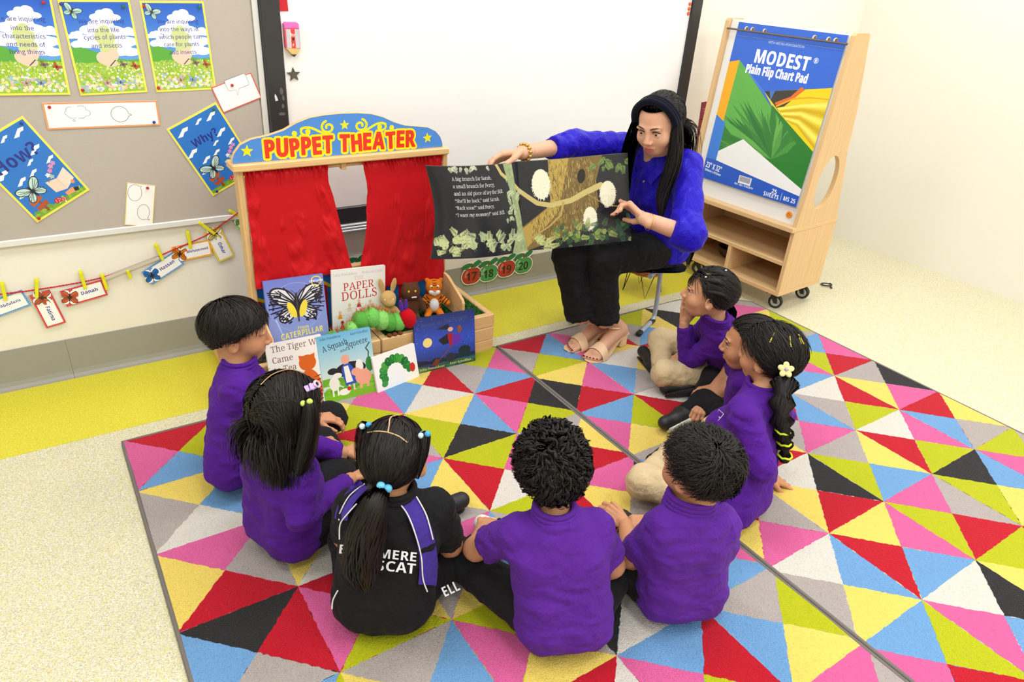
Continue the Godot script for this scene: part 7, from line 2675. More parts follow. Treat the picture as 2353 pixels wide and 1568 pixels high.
	t = human({"label": "child half hidden behind the girl with the banded braid", "hip": Vector3(hh.x + 0.06, 0.09, hh.z + 0.02), "neck": hh + Vector3(0.02, -0.105, 0.015), "head": hh, "fwd": f, "face": Vector3(-0.62, -0.1, -0.78),
		"elL": J(1695, 878, 0.16), "elR": J(1680, 850, 0.18), "wrL": J(1618, 925, 0.105), "wrR": J(1640, 890, 0.14), "knL": J(1620, 925, 0.09), "knR": J(1640, 868, 0.11), "anL": J(1572, 952, 0.055), "anR": J(1600, 930, 0.06), "toL": J(1528, 972, 0.05), "toR": J(1560, 950, 0.05), "soleL": Vector3(-0.75, -0.25, 0.6),
		"handL": [Vector3(-0.75, -0.25, 0.35), Vector3(-0.3, -1, 0), [0.5, 0.5, 0.5, 0.55]], "handR": [Vector3(-0.9, -0.2, -0.2), Vector3(0, -1, 0), [0.4, 0.4, 0.4, 0.4]],
		"skin": sk, "top": purple, "sleeve": 0.9, "collar": purple, "hem_y": 0.04, "pants": black, "shoe": [mat(rgb(30, 30, 33), 0.5), mat(rgb(232, 228, 214), 0.6)], "s": 0.95, "hcell": 0.0042})
	face_marks(t, t.position, hh, t.get_meta("hair_frame")[1], 1.0, rgb(40, 28, 22), rgb(170, 96, 84), skin(t.get_meta("skin_mat")))
	h = hair_on(t, [0.5, -0.15, -0.75], 0.007)
	comb(t, h, 2000, [0.5, -0.15, -0.75], func(d: Vector3) -> Vector3: return Vector3(-d.x * 0.3, -0.15, -1.0), 0.09, 0.03, 0.008, 0.011, 0.0032, 0.0, 1.0, 8, null, 1.0, -1.0)
	fr = t.get_meta("hair_frame")
	HB = fr[1]
	var lk := on_head(t, Vector3(0.8, -0.45, 0.1), 0.006)
	lock(h, [lk, lk + Vector3(-0.01, -0.04, 0.01), lk + Vector3(-0.012, -0.09, 0.012)], [0.008, 0.012, 0.006], 50, 0.003, 0.4)
	hair_done(t, h)
	# 8 girl with her hand on her cheek
	f = Vector3(-0.6, 0, -0.8)
	hh = J(1630, 674, 0.485)
	t = human({"label": "girl in khaki trousers resting her cheek on one hand", "hip": J(1672, 836, 0.10), "neck": J(1645, 738, 0.375), "head": hh, "fwd": f, "face": Vector3(-0.66, 0.06, -0.75),
		"shL": J(1668, 772, 0.325), "elL": J(1580, 832, 0.145), "elR": J(1600, 775, 0.2), "wrL": J(1572, 742, 0.325), "wrR": J(1590, 815, 0.14), "knL": J(1528, 858, 0.10), "knR": J(1518, 782, 0.125), "anL": J(1612, 878, 0.06), "anR": J(1520, 845, 0.06), "toL": J(1530, 892, 0.045), "toR": J(1478, 808, 0.05), "soleL": Vector3(-0.3, -0.45, 0.85), "soleR": Vector3(-0.3, -1, 0.2),
		"handL": [Vector3(0.12, 0.95, -0.02), Vector3(0.5, 0.1, -0.6), [0.06, 0.05, 0.06, 0.1], 0.1, 0.74, 0.1], "handR": [Vector3(-0.8, -0.2, -0.4), Vector3(0, -1, 0), [0.4, 0.4, 0.4, 0.4]],
		"skin": rgb(206, 152, 118), "top": purple, "sleeve": 1.93, "collar": purple, "hem_y": 0.05, "pants": khaki, "shoe": blackshoe, "top_name": "sweatshirt", "hcell": 0.0038})
	face_marks(t, t.position, hh, t.get_meta("hair_frame")[1], 1.0, rgb(40, 28, 22), rgb(176, 96, 86), skin(t.get_meta("skin_mat")))
	h = hair_on(t, [0.5, -0.12, -0.75], 0.006)
	fr = t.get_meta("hair_frame")
	HB = fr[1]
	hcen = fr[0] + HB * Vector3(0, 0.022, -0.012)
	tie = J(1678, 705, 0.43)
	tl = (HB.transposed() * (tie - hcen)).normalized()
	comb(t, h, 2400, [0.5, -0.12, -0.75], func(d: Vector3) -> Vector3: return tl - d * 0.9, 0.09, 0.0, 0.007, 0.010, 0.003, 0.002, 1.0, 8, null, 1.0, -1.0)
	lock(h, [tie, J(1682, 725, 0.40), J(1680, 748, 0.365), J(1672, 765, 0.34)], [0.012, 0.019, 0.012, 0.018, 0.006], 130, 0.0035, 0.3)
	# twisted rolls from the brow
	for q in [[Vector3(0.2, 0.75, 0.6), Vector3(0.35, 0.85, 0.0), Vector3(0.3, 0.6, -0.6)], [Vector3(0.55, 0.5, 0.6), Vector3(0.75, 0.6, 0.0), Vector3(0.5, 0.3, -0.7)], [Vector3(0.8, 0.1, 0.4), Vector3(0.92, 0.15, -0.2), Vector3(0.6, -0.2, -0.75)]]:
		lock(h, [on_head(t, q[0], 0.004), on_head(t, q[1], 0.008), on_head(t, q[2], 0.004)], [0.006, 0.013, 0.008], 90, 0.0035, 0.3, 5.0)
	hair_done(t, h)
	parting(t, [Vector3(0.45, 0.75, 0.45), Vector3(0.45, 0.86, 0.1), Vector3(0.3, 0.9, -0.2)], 0.0014)
	for d in [Vector3(0.62, 0.62, 0.4), Vector3(0.25, 0.95, -0.2)]:
		var b := MB.new()
		b.ball(on_head(t, d, 0.019) - t.position, Vector3(0.005, 0.003, 0.003), 8, 6)
		put("hair_bead", b, mat(rgb(236, 236, 240), 0.3), t)
	woman()

# ---------------------------------------------------------------- small things on hair and clothes, all parts of their wearer
func hair_beads(t: Node3D, at: Vector3, B: Basis, cols: Array, r: float) -> void:
	for i in cols.size():
		var b := MB.new()
		var a := i * TAU / cols.size() + 0.4
		b.ball(at - t.position + (Vector3(0.8, 0, 0.6) * cos(a) + Vector3.UP * sin(a)) * r * 1.15 + (Vector3(0, 1.56, 2.925) - at).normalized() * (r * 1.2 + 0.010), Vector3(r, r, r), 12, 9)
		put("hair_bead", b, mat(cols[i], 0.25), t)
	band(t, at, r * 1.4, cols[0])

func band(t: Node3D, at: Vector3, r: float, c: Color) -> void:
	var ring := []
	for i in 18:
		ring.append(at - t.position + Vector3(cos(i * TAU / 18) * r, 0.002 * sin(i * 2.1), sin(i * TAU / 18) * r))
	var b := MB.new()
	b.tube(ring, 0.0036, 7, true)
	put("hair_band", b, mat(c, 0.6), t)

func clip(t: Node3D, at: Vector3, B: Basis, n: Vector3, along: Vector3, c: Color, open: bool) -> void:
	var z := (B * n).normalized()
	var x := (B * along)
	x = (x - z * x.dot(z)).normalized()
	var bs := Basis(x, z.cross(x), z)
	var b := MB.new()
	if open:
		var ring := []
		for i in 24:
			var a := i * TAU / 24
			ring.append(at - t.position + bs * Vector3(cos(a) * 0.02, sin(a) * 0.0085, 0.002))
		b.tube(ring, 0.0034, 7, true)
	else:
		b.box(at - t.position, Vector3(0.05, 0.017, 0.004), 0.0018, bs)
		b.box(at - t.position + z * 0.003, Vector3(0.012, 0.02, 0.007), 0.003, bs)
	put("hair_clip", b, mat(c, 0.5), t)

func pin_clip(t: Node3D, at: Vector3, B: Basis, n: Vector3, c: Color) -> void:
	var z := (B * n).normalized()
	var x := Vector3.UP - z * z.y
	x = x.normalized()
	var b := MB.new()
	b.tube([at - t.position - x * 0.017, at - t.position + x * 0.017], 0.0018, 6)
	put("hair_slide", b, mat(c, 0.4), t)

func flower(t: Node3D, at: Vector3) -> void:
	var z := (Vector3(0, 1.56, 2.925) - at).normalized()
	z = (z + Vector3(0.3, 0.1, 0.1)).normalized()
	var x := Vector3.UP.cross(z).normalized()
	var bs := Basis(x, z.cross(x), z)
	for i in 5:
		var a := i * TAU / 5 + 0.3
		var s := blob([egg(at - t.position + bs * Vector3(cos(a) * 0.0145, sin(a) * 0.0145, 0), Vector3(0.0115, 0.0095, 0.006), bs * Basis(Vector3.BACK, a))], 0.0025, 0.004)
		put("flower_petal", s, plush(rgb(238, 232, 160), 12), t)
	var b := MB.new()
	b.ball(at - t.position + z * 0.005, Vector3(0.006, 0.006, 0.005), 12, 9)
	put("flower_bead", b, mat(rgb(176, 160, 220), 0.3), t)

# lay a flat patch on a person's top: the outline points are pixels; depth comes from the rounded back it lies on
func on_back(px: float, py: float, hip: Vector3, neck: Vector3, side: Vector3, r: float, lift: float, cl := 0.044) -> Vector3:
	var a := J(px, py, 1.0)
	var o := Vector3(0.0, 1.560, 2.925)
	var d := (a - o).normalized()
	# march to the union of the torso capsules; a ray that misses stops where it came closest
	var s := o
	var near_p := o
	var near_d := 1e9
	for i in 60:
		var best := 1e9
		for q in [-1.0, 0.0, 1.0]:
			var A: Vector3 = hip + side * q * cl
			var C: Vector3 = hip.lerp(neck, 0.8) + side * q * cl * 0.9
			var ba := C - A
			var tt := clampf((s - A).dot(ba) / ba.length_squared(), 0.0, 1.0)
			best = minf(best, (s - A - ba * tt).length() - lerpf(r, r * 0.84, tt))
		if best < near_d:
			near_d = best
			near_p = s
		if best < 0.001 + lift or best > near_d + 0.05:
			break
		s += d * (best - lift)
	return near_p

func strip_on(t: Node3D, called: String, pxs: Array, w: float, col: Color, hip: Vector3, neck: Vector3, side: Vector3, lift: float) -> void:
	var pv := []
	for q in pxs:
		pv.append(Vector3(q[0], q[1], 0))
	var sp := smooth_path(pv, 5)
	var b := MB.new()
	var G := []
	for i in sp.size():
		var tg: Vector3 = (sp[mini(i + 1, sp.size() - 1)] - sp[maxi(i - 1, 0)]).normalized()
		var row := []
		for j in (7 if w > 1.0 else 1):
			var p: Vector3 = sp[i] + Vector3(-tg.y, tg.x, 0) * (j / 6.0 - 0.5) * w * (1.0 if w > 1.0 else 0.0)
			row.append(on_back(p.x, p.y, hip, neck, side, 0.093, lift) - t.position)
		G.append(row)
	if w > 1.0:
		grid(b, G)
	else:
		var line := []
		for r in G:
			line.append(r[0])
		b.tube(line, 0.0019, 6)
	put(called, b, cloth(col, 0.7), t)

func jersey_trim(t: Node3D) -> void:
	var hip := J(882, 1372, 0.10)
	var neck := J(905, 1150, 0.375)
	var side := (J(1000, 1172, 0.325) - J(812, 1165, 0.325)).normalized()
	var W := rgb(232, 232, 236)
	var P := rgb(70, 52, 150)
	var left := [[835, 1112], [808, 1140], [789, 1170], [783, 1195]]
	var right := [[935, 1142], [955, 1180], [975, 1230], [985, 1290], [982, 1345]]
	strip_on(t, "purple_panel", right, 42.0, P, hip, neck, side, 0.006)
	strip_on(t, "purple_panel", left, 30.0, P, hip, neck, side, 0.006)
	strip_on(t, "white_piping", [[905, 1143], [935, 1180], [955, 1230], [968, 1280], [972, 1330], [982, 1360]], 0.5, W, hip, neck, side, 0.010)
	strip_on(t, "white_piping", [[957, 1142], [980, 1185], [995, 1240]], 0.5, W, hip, neck, side, 0.010)
	strip_on(t, "white_piping", [[838, 1112], [803, 1140], [781, 1180], [779, 1196]], 0.5, W, hip, neck, side, 0.010)
	strip_on(t, "white_piping", [[820, 1158], [800, 1180], [782, 1205], [780, 1240]], 0.5, W, hip, neck, side, 0.010)
	strip_on(t, "white_piping", [[776, 1358], [765, 1380], [763, 1400]], 0.5, W, hip, neck, side, 0.008)
	# lettering wrapped on the back
	for ln in [["ELLESMERE", 780, 1262, 957, 1281, 29.0], ["MUSCAT", 805, 1293, 955, 1308, 32.0]]:
		var g := glyphs(ln[0], "Droid Sans", true)
		var w := span(g)
		var b := MB.new()
		var a := Vector2(ln[1], ln[2])
		var e := Vector2(ln[3], ln[4]) - a
		var fw := e.normalized()
		var em: float = ln[5]
		for i in range(0, g.size(), 3):
			var q: Array[Vector3] = []
			for j in 3:
				var p := a + e * (g[i + j].x / w) + Vector2(-fw.y, fw.x) * g[i + j].y * em
				q.append(on_back(p.x, p.y, hip, neck, side, 0.093, 0.011) - t.position)
			b.flat(q[0], q[1], q[2], (Vector3(0, 1.56, 2.925) - t.position - q[0]).normalized())
		put("lettering", b, mat(rgb(226, 226, 230), 0.6), t)
	var kn := J(1042, 1275, 0.1)
	var g2 := glyphs("ELL", "Droid Sans", true)
	var b2 := MB.new()
	for i in range(0, g2.size(), 3):
		var q: Array[Vector3] = []
		for j in 3:
			var p := g2[i + j]
			var px := Vector2(1018, 1362) + Vector2(p.x * 26, p.y * 32).rotated(-0.45)
			q.append(J(px.x, px.y, 0.128 - p.y * 0.02) - t.position)
		b2.flat(q[0], q[1], q[2], (Vector3(0, 1.56, 2.925) - t.position - q[0]).normalized())
	put("lettering", b2, mat(rgb(226, 226, 230), 0.6), t)

func badge(t: Node3D) -> void:
	var hip := J(1690, 1140, 0.10)
	var neck := J(1745, 905, 0.39)
	var f := Vector3(-0.2, 0, -0.98)
	var side := Vector3(-f.z, 0, f.x)
	var b := MB.new()
	var pts := []
	for q in [[1643, 968], [1652, 942], [1663, 952], [1648, 970]]:
		pts.append(on_back(q[0], q[1], hip, neck, side, 0.101, 0.008) - t.position)
	b.tube(pts, 0.0014, 5, true)
	b.tube([pts[0].lerp(pts[1], 0.5), pts[2].lerp(pts[3], 0.5)], 0.0016, 5)
	put("badge", b, mat(rgb(226, 220, 236), 0.6), t)

# ---------------------------------------------------------------- the woman and her big book
func frond(im: Image, p: Vector2, ang: float, le: float, c: Color, k := 7) -> void:
	var d := Vector2(cos(ang), sin(ang))
	stroke(im, PackedVector2Array([p, p + d * le]), 2, c.darkened(0.2))
	for i in k:
		var q := p + d * le * (0.2 + 0.8 * i / k)
		var l := le * 0.34 * (1.0 - 0.5 * i / k)
		for s in [-1.0, 1.0]:
			var e := Vector2(cos(ang + s * 0.95), sin(ang + s * 0.95))
			var m := q + e * l * 0.55
			ell(im, m.x, m.y, l * 0.5, l * 0.15, c, ang + s * 0.95, 10)

func big_book() -> void:
	var W := 1400
	var H := 580
	var im := pic(W, H, rgb(26, 30, 38))
	for i in 9000:
		im.fill_rect(Rect2i(rng.randi_range(0, W - 2), rng.randi_range(0, H - 2), 2, 1), rgb(44, 56, 70) if rng.randf() < 0.6 else rgb(18, 22, 26))
	# right page: bark, hollow, branches
	poly(im, PackedVector2Array([Vector2(880, 0), Vector2(1230, 0), Vector2(1180, 160), Vector2(1190, 330), Vector2(1060, 470), Vector2(720, 580), Vector2(700, 420), Vector2(860, 300), Vector2(920, 160)]), rgb(120, 98, 52))
	poly(im, PackedVector2Array([Vector2(880, 0), Vector2(1010, 0), Vector2(960, 200), Vector2(930, 330), Vector2(720, 560), Vector2(700, 430), Vector2(880, 290)]), rgb(176, 150, 74))
	for i in 1300:
		var x := rng.randf_range(740, 1180)
		var y := rng.randf_range(0, 500)
		if im.get_pixel(int(x), int(y)).r < 0.4:
			continue
		stroke(im, PackedVector2Array([Vector2(x, y), Vector2(x + rng.randf_range(-8, 8), y + rng.randf_range(14, 34))]), 2, [rgb(92, 74, 40), rgb(196, 172, 96), rgb(70, 58, 36)][i % 3])
	ell(im, 1085, 120, 26, 46, rgb(26, 24, 22), 0.15)
	stroke(im, PackedVector2Array([Vector2(500, 0), Vector2(540, 60), Vector2(640, 130), Vector2(740, 220), Vector2(800, 270), Vector2(880, 290), Vector2(1010, 270), Vector2(1100, 230), Vector2(1210, 190)]), 20, rgb(196, 180, 116), false, 40)
	stroke(im, PackedVector2Array([Vector2(960, 280), Vector2(940, 360), Vector2(860, 430), Vector2(740, 500)]), 16, rgb(176, 152, 90), false, 8)
	stroke(im, PackedVector2Array([Vector2(1120, 240), Vector2(1190, 290), Vector2(1260, 330), Vector2(1330, 340)]), 8, rgb(150, 128, 70))
	# pale trunk along the fold
	poly(im, PackedVector2Array([Vector2(560, 0), Vector2(640, 0), Vector2(660, 150), Vector2(690, 320), Vector2(720, 580), Vector2(590, 580), Vector2(650, 420), Vector2(610, 180)]), rgb(150, 166, 120))
	for i in 300:
		var x := rng.randf_range(570, 710)
		var y := rng.randf_range(0, 560)
		if im.get_pixel(int(x), int(y)).g > 0.5:
			stroke(im, PackedVector2Array([Vector2(x, y), Vector2(x + 3, y + 18)]), 2, rgb(196, 206, 160) if i % 2 else rgb(104, 122, 90))
	# soft white down balls among the leaves
	for k in [[830, 150, 62, 104], [1255, 250, 60, 92], [1130, 400, 52, 84]]:
		ell(im, k[0], k[1], k[2] - 8, k[3] - 8, rgb(232, 230, 204))
		for i in 420:
			var a := rng.randf() * TAU
			var r := sqrt(rng.randf())
			var q := Vector2(k[0] + cos(a) * r * (k[2] - 6), k[1] + sin(a) * r * (k[3] - 6))
			stroke(im, PackedVector2Array([q, q + Vector2(cos(a) * 7, 6 + sin(a) * 7)]), 2, [rgb(240, 238, 222), rgb(248, 247, 236), rgb(214, 210, 176)][i % 3])
	# leaves
	for i in 60:
		frond(im, Vector2(rng.randf_range(930, 1400), rng.randf_range(440, 580)), rng.randf() * TAU, rng.randf_range(40, 90), [rgb(92, 124, 66), rgb(60, 96, 58), rgb(150, 168, 92), rgb(44, 80, 62)][i % 4])
	for i in 12:
		frond(im, Vector2(rng.randf_range(1130, 1390), rng.randf_range(10, 70)), rng.randf_range(0.2, 2.6), rng.randf_range(40, 80), rgb(110, 140, 70))
	for i in 26:
		frond(im, Vector2(rng.randf_range(20, 230), rng.randf_range(430, 570)), rng.randf_range(-2.6, 0.2), rng.randf_range(50, 100), rgb(196, 206, 150))
	for i in 24:
		frond(im, Vector2(rng.randf_range(260, 640), rng.randf_range(450, 570)), rng.randf_range(-2.8, 0.0), rng.randf_range(50, 100), [rgb(190, 202, 150), rgb(168, 186, 146)][i % 2])
	for i in 14:
		frond(im, Vector2(rng.randf_range(560, 660), rng.randf_range(170, 360)), rng.randf_range(-1.0, 2.0), rng.randf_range(36, 66), rgb(186, 200, 160))
	for i in 10:
		frond(im, Vector2(rng.randf_range(130, 440), 0), rng.randf_range(0.3, 2.6), rng.randf_range(34, 60), rgb(206, 214, 190))
	for i in 8:
		frond(im, Vector2(rng.randf_range(700, 860), rng.randf_range(520, 576)), rng.randf_range(-1.6, 0.4), 70, rgb(190, 200, 130))
	var y := 80.0
	for ln in ["A big branch for Sarah,", "a small branch for Percy,", "and an old piece of ivy for Bill.", "“She’ll be back,” said Sarah.", "“Back soon!” said Percy.", "“I want my mommy!” said Bill."]:
		text(im, ln, Vector2(150, y), 31, rgb(228, 230, 234), false, "Droid Serif", 0.0, 0.0, 0.88)
		y += 45
	var TL := Vector3(1.172, 0.895, 0.652)
	var BL := Vector3(1.178, 0.548, 0.688)
	var FT := Vector3(1.556, 0.882, 0.672)
	var FB := Vector3(1.582, 0.532, 0.727)
	var TR := Vector3(2.03, 0.903, 0.772)
	var BR := Vector3(2.04, 0.553, 0.858)
	var t := thing("big_picture_book", "large open picture book of a dark wood, held up by the woman", "book", FB)
	for pg in 2:
		var G := []
		var G2 := []
		for j in 15:
			var row := []
			var row2 := []
			var v := j / 14.0
			for i in 21:
				var u := i / 20.0
				var p: Vector3
				if pg == 0:
					p = TL.lerp(FT, u).lerp(BL.lerp(FB, u), v)
					p += Vector3(0, 0, 0.030 * sin(u * PI) ** 0.8 * (1.0 if u < 0.5 else 1.0))
					p += Vector3(0.028, 0, 0) * sin(v * PI) * (1.0 - u) * (1.0 - u)
				else:
					p = FT.lerp(TR, u).lerp(FB.lerp(BR, u), v)
					p += Vector3(-0.1, 0, 1) * 0.012 * sin(u * PI) * (1.0 - u)
				row.append(p - FB)
				row2.append(p - FB + Vector3(0, 0, -0.006))
			G.append(row)
			G2.append(row2)
		var b := MB.new()
		grid(b, G)
		# each page shows its half of the picture
		for i in b.u.size():
			b.u[i].x = b.u[i].x * 0.5 + pg * 0.5
		put("page", b, img_mat(im, 0.22, 0.5), t)
		b = MB.new()
		grid(b, G2)
		var edge := []
		for i in 21:
			edge.append([G[0][i], G2[0][i]])
		for j in range(1, 15):
			edge.append([G[j][20 if pg == 1 else 0], G2[j][20 if pg == 1 else 0]])
		for i in 20:
			b.quad(G[0][i], G[0][i + 1], G2[0][i + 1], G2[0][i], Vector3.UP)
			b.quad(G[14][i], G[14][i + 1], G2[14][i + 1], G2[14][i], Vector3.DOWN)
		var c := 20 if pg == 1 else 0
		for j in 14:
			b.quad(G[j][c], G[j + 1][c], G2[j + 1][c], G2[j][c], Vector3.RIGHT if pg == 1 else Vector3.LEFT)
		put("cover", b, mat(rgb(70, 66, 62), 0.5), t)

func woman() -> void:
	big_book()
	var satin := cloth(rgb(34, 22, 178), 0.38, 0.5)
	var black := cloth(rgb(24, 24, 26), 0.8, 0.25)
	var s := 1.38
	var hc := J(1516, 284, 1.03)
	var f := Vector3(-0.97, 0, 0.24)
	var hb := face_basis(Vector3(-0.90, -0.33, 0.30), 0.06)
	var neck := Vector3(2.215, 0.905, 0.745)
	var up := (neck - Vector3(2.33, 0.46, 0.72)).normalized()
	var feet := []
	var anL := J(1388, 738, 0.165)
	var anR := J(1334, 730, 0.17)
	var fts := [[anL, J(1424, 798, 0.0), J(1356, 826, 0.02), "near"], [anR, J(1386, 784, 0.0), J(1308, 801, 0.02), "far"]]
	for e in fts:
		var heel: Vector3 = e[1] + Vector3(0, 0.085, 0)
		var toe: Vector3 = e[2]
		var fd := (toe - Vector3(heel.x, toe.y, heel.z)).normalized()
		var sd := fd.cross(Vector3.UP).normalized()
		var ball := toe - fd * 0.045 + Vector3(0, 0.014, 0)
		feet.append([cap(e[0] + Vector3(0, 0.03, 0), heel + Vector3(0, 0.02, 0) + fd * 0.02, 0.036, 0.034), cap(heel, heel + fd * 0.05, 0.028, 0.03), cap(heel + fd * 0.04 + Vector3(0, 0.02, 0), ball, 0.034, 0.026), cap(ball - sd * 0.018, ball + sd * 0.018, 0.022)])
		var toes := []
		for i in 5:
			var q: Vector3 = ball + sd * (-0.03 + i * 0.0145) * (1.0 if e[3] == "near" else -1.0) * -1.0
			var l: float = [0.05, 0.046, 0.042, 0.036, 0.028][i]
			toes.append(cap(q, q + fd * l + Vector3(0, -0.012, 0), 0.0115 if i == 0 else 0.0085, 0.010 if i == 0 else 0.0075))
		feet[feet.size() - 1].append_array(toes)
	var t := human({"label": "woman in a royal blue satin blouse reading a big book", "hip": Vector3(2.335, 0.455, 0.715), "neck": neck, "head": hc, "fwd": f, "hb": hb, "hs": 1.13, "s": s, "low": -1.0, "neck_up": 0.0,
		"shL": Vector3(2.245, 0.862, 0.905), "shR": Vector3(2.178, 0.872, 0.585), "elL": J(1582, 540, 0.64), "elR": J(1322, 332, 0.895), "wrL": J(1480, 503, 0.695), "wrR": J(1200, 351, 0.905), "knL": Vector3(1.965, 0.452, 0.785), "knR": Vector3(1.85, 0.452, 0.685), "anL": anL, "anR": anR,
		"handL": [J(1425, 452, 0.735) - J(1480, 503, 0.695), Vector3(-0.25, -0.1, -1), [0.05, 0.08, 0.75, 0.85], 0.22, 1.06, 0.5], "handR": [J(1138, 362, 0.89) - J(1200, 351, 0.905), Vector3(-0.1, -0.75, 0.5), [0.28, 0.3, 0.35, 0.4], 0.08, 1.04, 0.55],
		"skin": rgb(214, 164, 136), "top": satin, "top_name": "blouse", "sleeve": 1.22, "hem_y": 0.40, "pants": black, "leg_r": [0.07, 0.053, 0.047, 0.05], "loose": 0.98, "fold": Vector3(9, 7, 9), "hcell": 0.0038, "extra_skin": feet + [[cap(neck + up * 0.02, neck + f * 0.045 - up * 0.12, 0.052, 0.055)]],
		"extra_top": [cut(cap(neck + f * 0.07 + up * 0.04, neck + f * 0.15 - up * 0.13, 0.055, 0.014), 0.012), cap(J(1582, 540, 0.64), J(1582, 540, 0.64).lerp(J(1480, 503, 0.695), 0.34), 0.062, 0.058, true), cap(J(1315, 333, 0.895), J(1268, 342, 0.899), 0.044, 0.049, true)]})
	var base := t.position
	face_marks(t, base, hc, hb, 1.13, rgb(70, 50, 40), rgb(186, 92, 88), skin(rgb(214, 164, 136)))
	# open collar
	for sd in [-1.0, 1.0]:
		var rt := Vector3(-f.z, 0, f.x)
		var b := MB.new()
		var G := []
		for i in 8:
			var u := i / 7.0
			var c: Vector3 = neck + up * (0.028 - u * 0.15) + f * (-0.045 + 0.15 * sin(u * PI * 0.55)) + rt * sd * (0.058 * cos((u - 0.15) * 1.5) + 0.006) - base
			G.append([c, c + rt * sd * (0.024 + 0.012 * sin(u * PI)) + Vector3(0, -0.018, 0) + f * 0.008])
		grid(b, G)
		put("collar", b, satin, t)
	var nb := MB.new()
	var ring := []
	for i in 20:
		var a := -1.9 + i * 0.2
		ring.append(neck + f * cos(a) * 0.07 + Vector3(-f.z, 0, f.x) * sin(a) * 0.056 + up * (0.008 - 0.045 * maxf(0.0, cos(a))) - base)
	nb.tube(ring, 0.0011, 5)
	put("necklace", nb, mat(rgb(206, 164, 84), 0.3, 0.5, 0.8), t)
	# bracelets, ring
	var gold := mat(rgb(212, 168, 84), 0.25, 0.5, 0.9)
	var w := J(1200, 351, 0.905)
	var d2 := (w - J(1322, 332, 0.895)).normalized()
	for i in 13:
		var a := i * TAU / 13
		var x := d2.cross(Vector3.UP).normalized()
		nb = MB.new()
		nb.ball(w - d2 * 0.012 + (x * cos(a) + x.cross(d2) * sin(a)) * 0.033 - base, Vector3(0.0085, 0.006, 0.0075), 10, 7)
		put("bracelet_link", nb, gold, t)
	w = J(1492, 510, 0.69)
	d2 = (J(1480, 503, 0.695) - J(1580, 528, 0.65)).normalized()
	ring = []
	for i in 22:
		var a := i * TAU / 22
		var x := d2.cross(Vector3.UP).normalized()
		ring.append(w + (x * cos(a) + x.cross(d2) * sin(a)) * 0.034 - base)
	nb = MB.new()
	nb.tube(ring, 0.0016, 6, true)
	put("bangle", nb, gold, t)
	# sandals
	var beige := mat(rgb(228, 192, 156), 0.45)
	for e in fts:
		var heel: Vector3 = e[1]
		var toe: Vector3 = e[2]
		var fd := (toe - Vector3(heel.x, toe.y, heel.z)).normalized()
		var sd := fd.cross(Vector3.UP).normalized()
		var G := []
		for i in 13:
			var u := i / 12.0
			var p := heel - fd * 0.025 + fd * ((toe - heel).length() + 0.045) * u
			p.y = 0.0165 + 0.062 * (1.0 - smoothstep(0.12, 0.68, u))
			var wd := lerpf(0.026, 0.042, smoothstep(0.2, 0.7, u)) * sqrt(maxf(0.04, 1.0 - pow(maxf(0.0, (u - 0.82) / 0.19), 2.0)))
			var row := []
			for j in 7:
				row.append(p + sd * wd * (j / 3.0 - 1.0) - base)
			G.append(row)
		var b := MB.new()
		grid(b, G)
		var G2 := []
		for r in G:
			var row := []
			for p in r:
				row.append(p - Vector3(0, 0.009, 0))
			G2.append(row)
		grid(b, G2)
		for i in 12:
			for j in [0, 6]:
				b.quad(G[i][j], G[i + 1][j], G2[i + 1][j], G2[i][j], sd * (1.0 if j == 6 else -1.0))
		put("insole", b, beige, t)
		b = MB.new()
		b.box(heel + fd * 0.002 + Vector3(0, 0.0405, 0) - base, Vector3(0.044, 0.056, 0.05), 0.006, Basis(sd, Vector3.UP, sd.cross(Vector3.UP)))
		put("block_heel", b, beige, t)
		b = MB.new()
		G = []
		for i in 15:
			var a := PI * i / 14.0
			var row := []
			for k in 4:
				var q := toe - fd * (0.030 + 0.014 * k)
				row.append(Vector3(q.x, 0.016, q.z) + sd * cos(a) * (0.0505 - 0.0005 * k) + Vector3(0, sin(a) * (0.047 + 0.006 * k), 0) - base)
			G.append(row)
		grid(b, G)
		put("toe_strap", b, beige, t)
		b = MB.new()
		ring = []
		var ac: Vector3 = (e[0] as Vector3).lerp(heel + Vector3(0, 0.085, 0), 0.45)
		for i in 22:
			var a := i * TAU / 22
			ring.append(ac + (fd * cos(a) + sd * sin(a)) * 0.037 + Vector3(0, 0.006 * cos(a), 0) - base)
		b.tube(ring, 0.0042, 6, true)
		b.tube([heel - fd * 0.026 + Vector3(0, 0.07, 0) - base, ac - fd * 0.037 - base], 0.005, 6)
		put("ankle_strap", b, beige, t)
		var ball := toe - fd * 0.045 + Vector3(0, 0.014, 0)
		for i in 5:
			var q: Vector3 = ball + sd * (-0.03 + i * 0.0145) * (1.0 if e[3] == "near" else -1.0) * -1.0
			var l: float = [0.054, 0.050, 0.046, 0.040, 0.032][i]
			b = MB.new()
			b.ball(q + fd * l + Vector3(0, -0.006, 0) - base, Vector3(0.0055, 0.003, 0.006) * (1.25 if i == 0 else 0.9), 8, 6)
			put("toenail", b, mat(rgb(110, 24, 44), 0.25), t)
	# hair, headband
	var h := hair_on(t, [0.52, -0.2, -0.85], 0.006)
	h.solids.append([neck - up * 0.05, Vector3(2.178, 0.872, 0.585), 0.064, 0.055])
	h.solids.append([neck - up * 0.05, Vector3(2.245, 0.862, 0.905), 0.064, 0.055])
	h.solids.append([Vector3(2.30, 0.56, 0.73), neck - up * 0.07, 0.145, 0.115])
	h.solids.append([neck - up * 0.03, hc + hb * Vector3(0, -0.05, -0.03), 0.07, 0.064])
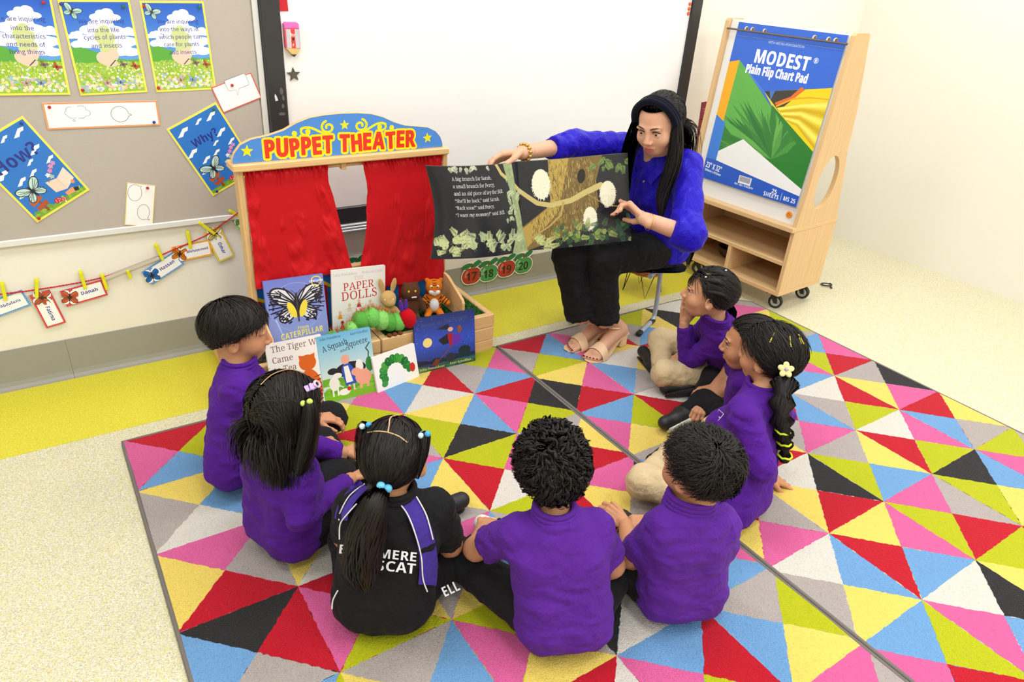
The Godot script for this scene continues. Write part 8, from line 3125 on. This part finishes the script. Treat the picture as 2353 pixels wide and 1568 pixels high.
	comb(t, h, 3800, [0.7, 0.0, -0.85], func(d: Vector3) -> Vector3: return Vector3(d.x * 0.5, -0.1, -1.0), 0.34, 0.30, 0.006, 0.012, 0.0034, 0.001, 1.0, 15, func(d: Vector3) -> float: return 0.85 + d.y * 0.3, 1.0, -0.5)
	for sx in [-1.0, 1.0]:
		var a := on_head(t, Vector3(sx * 0.95, 0.05, 0.25), 0.006)
		var fw: Vector3 = hb.z * 0.03
		lock(h, [a, a + Vector3(0, -0.08, 0) + hb.x * sx * 0.014, a + Vector3(0, -0.17, 0) + fw * 0.4 + hb.x * sx * 0.02, a + Vector3(0, -0.27, 0) + fw + hb.x * sx * 0.01, a + Vector3(0.01, -0.36, 0.01) + fw * 1.2], [0.018, 0.028, 0.032, 0.03, 0.012], 260, 0.004, 0.2)
	hair_done(t, h)
	var hbm := mat(rgb(14, 16, 30), 0.95, 0.2)
	hbm.rim_enabled = true
	hbm.rim = 0.5
	var arc := []
	var ra := []
	for i in 19:
		var a := PI * i / 18.0
		arc.append(on_head(t, Vector3(cos(a), sin(a) * 1.02 - 0.05, 0.34 + 0.16 * sin(a)), 0.014) - base)
		ra.append(lerpf(0.009, 0.0175, sin(a)))
	nb = MB.new()
	for q in 3:
		var ar2 := []
		for p in arc:
			ar2.append(p + hb.z * (q - 1) * 0.015)
		nb.tube(smooth_path(ar2, 2), 0.0135, 10)
	put("headband", nb, hbm, t)
	# dark red fingernails on the pointing hand
	var nail := mat(rgb(120, 20, 40), 0.25)
	for e in [[hand_parts(J(1480, 503, 0.695), J(1425, 452, 0.735) - J(1480, 503, 0.695), Vector3(-0.25, -0.1, -1), false, 1.06, [0.05, 0.08, 0.75, 0.85], 0.22, 0.5), Vector3(-0.25, -0.1, -1)], [hand_parts(J(1200, 351, 0.905), J(1138, 362, 0.89) - J(1200, 351, 0.905), Vector3(-0.1, -0.75, 0.5), true, 1.04, [0.28, 0.3, 0.35, 0.4], 0.08, 0.55), Vector3(-0.1, -0.75, 0.5)]]:
		for i in [3, 7, 11, 15, 18]:
			var c: Dictionary = e[0][i]
			nb = MB.new()
			var dn: Vector3 = (c.b - c.a).normalized()
			nb.ball(c.b + dn * 0.003 - (e[1] as Vector3).normalized() * 0.0045 - base, Vector3(0.0052, 0.0052, 0.0052), 8, 6)
			put("fingernail", nb, nail, t)
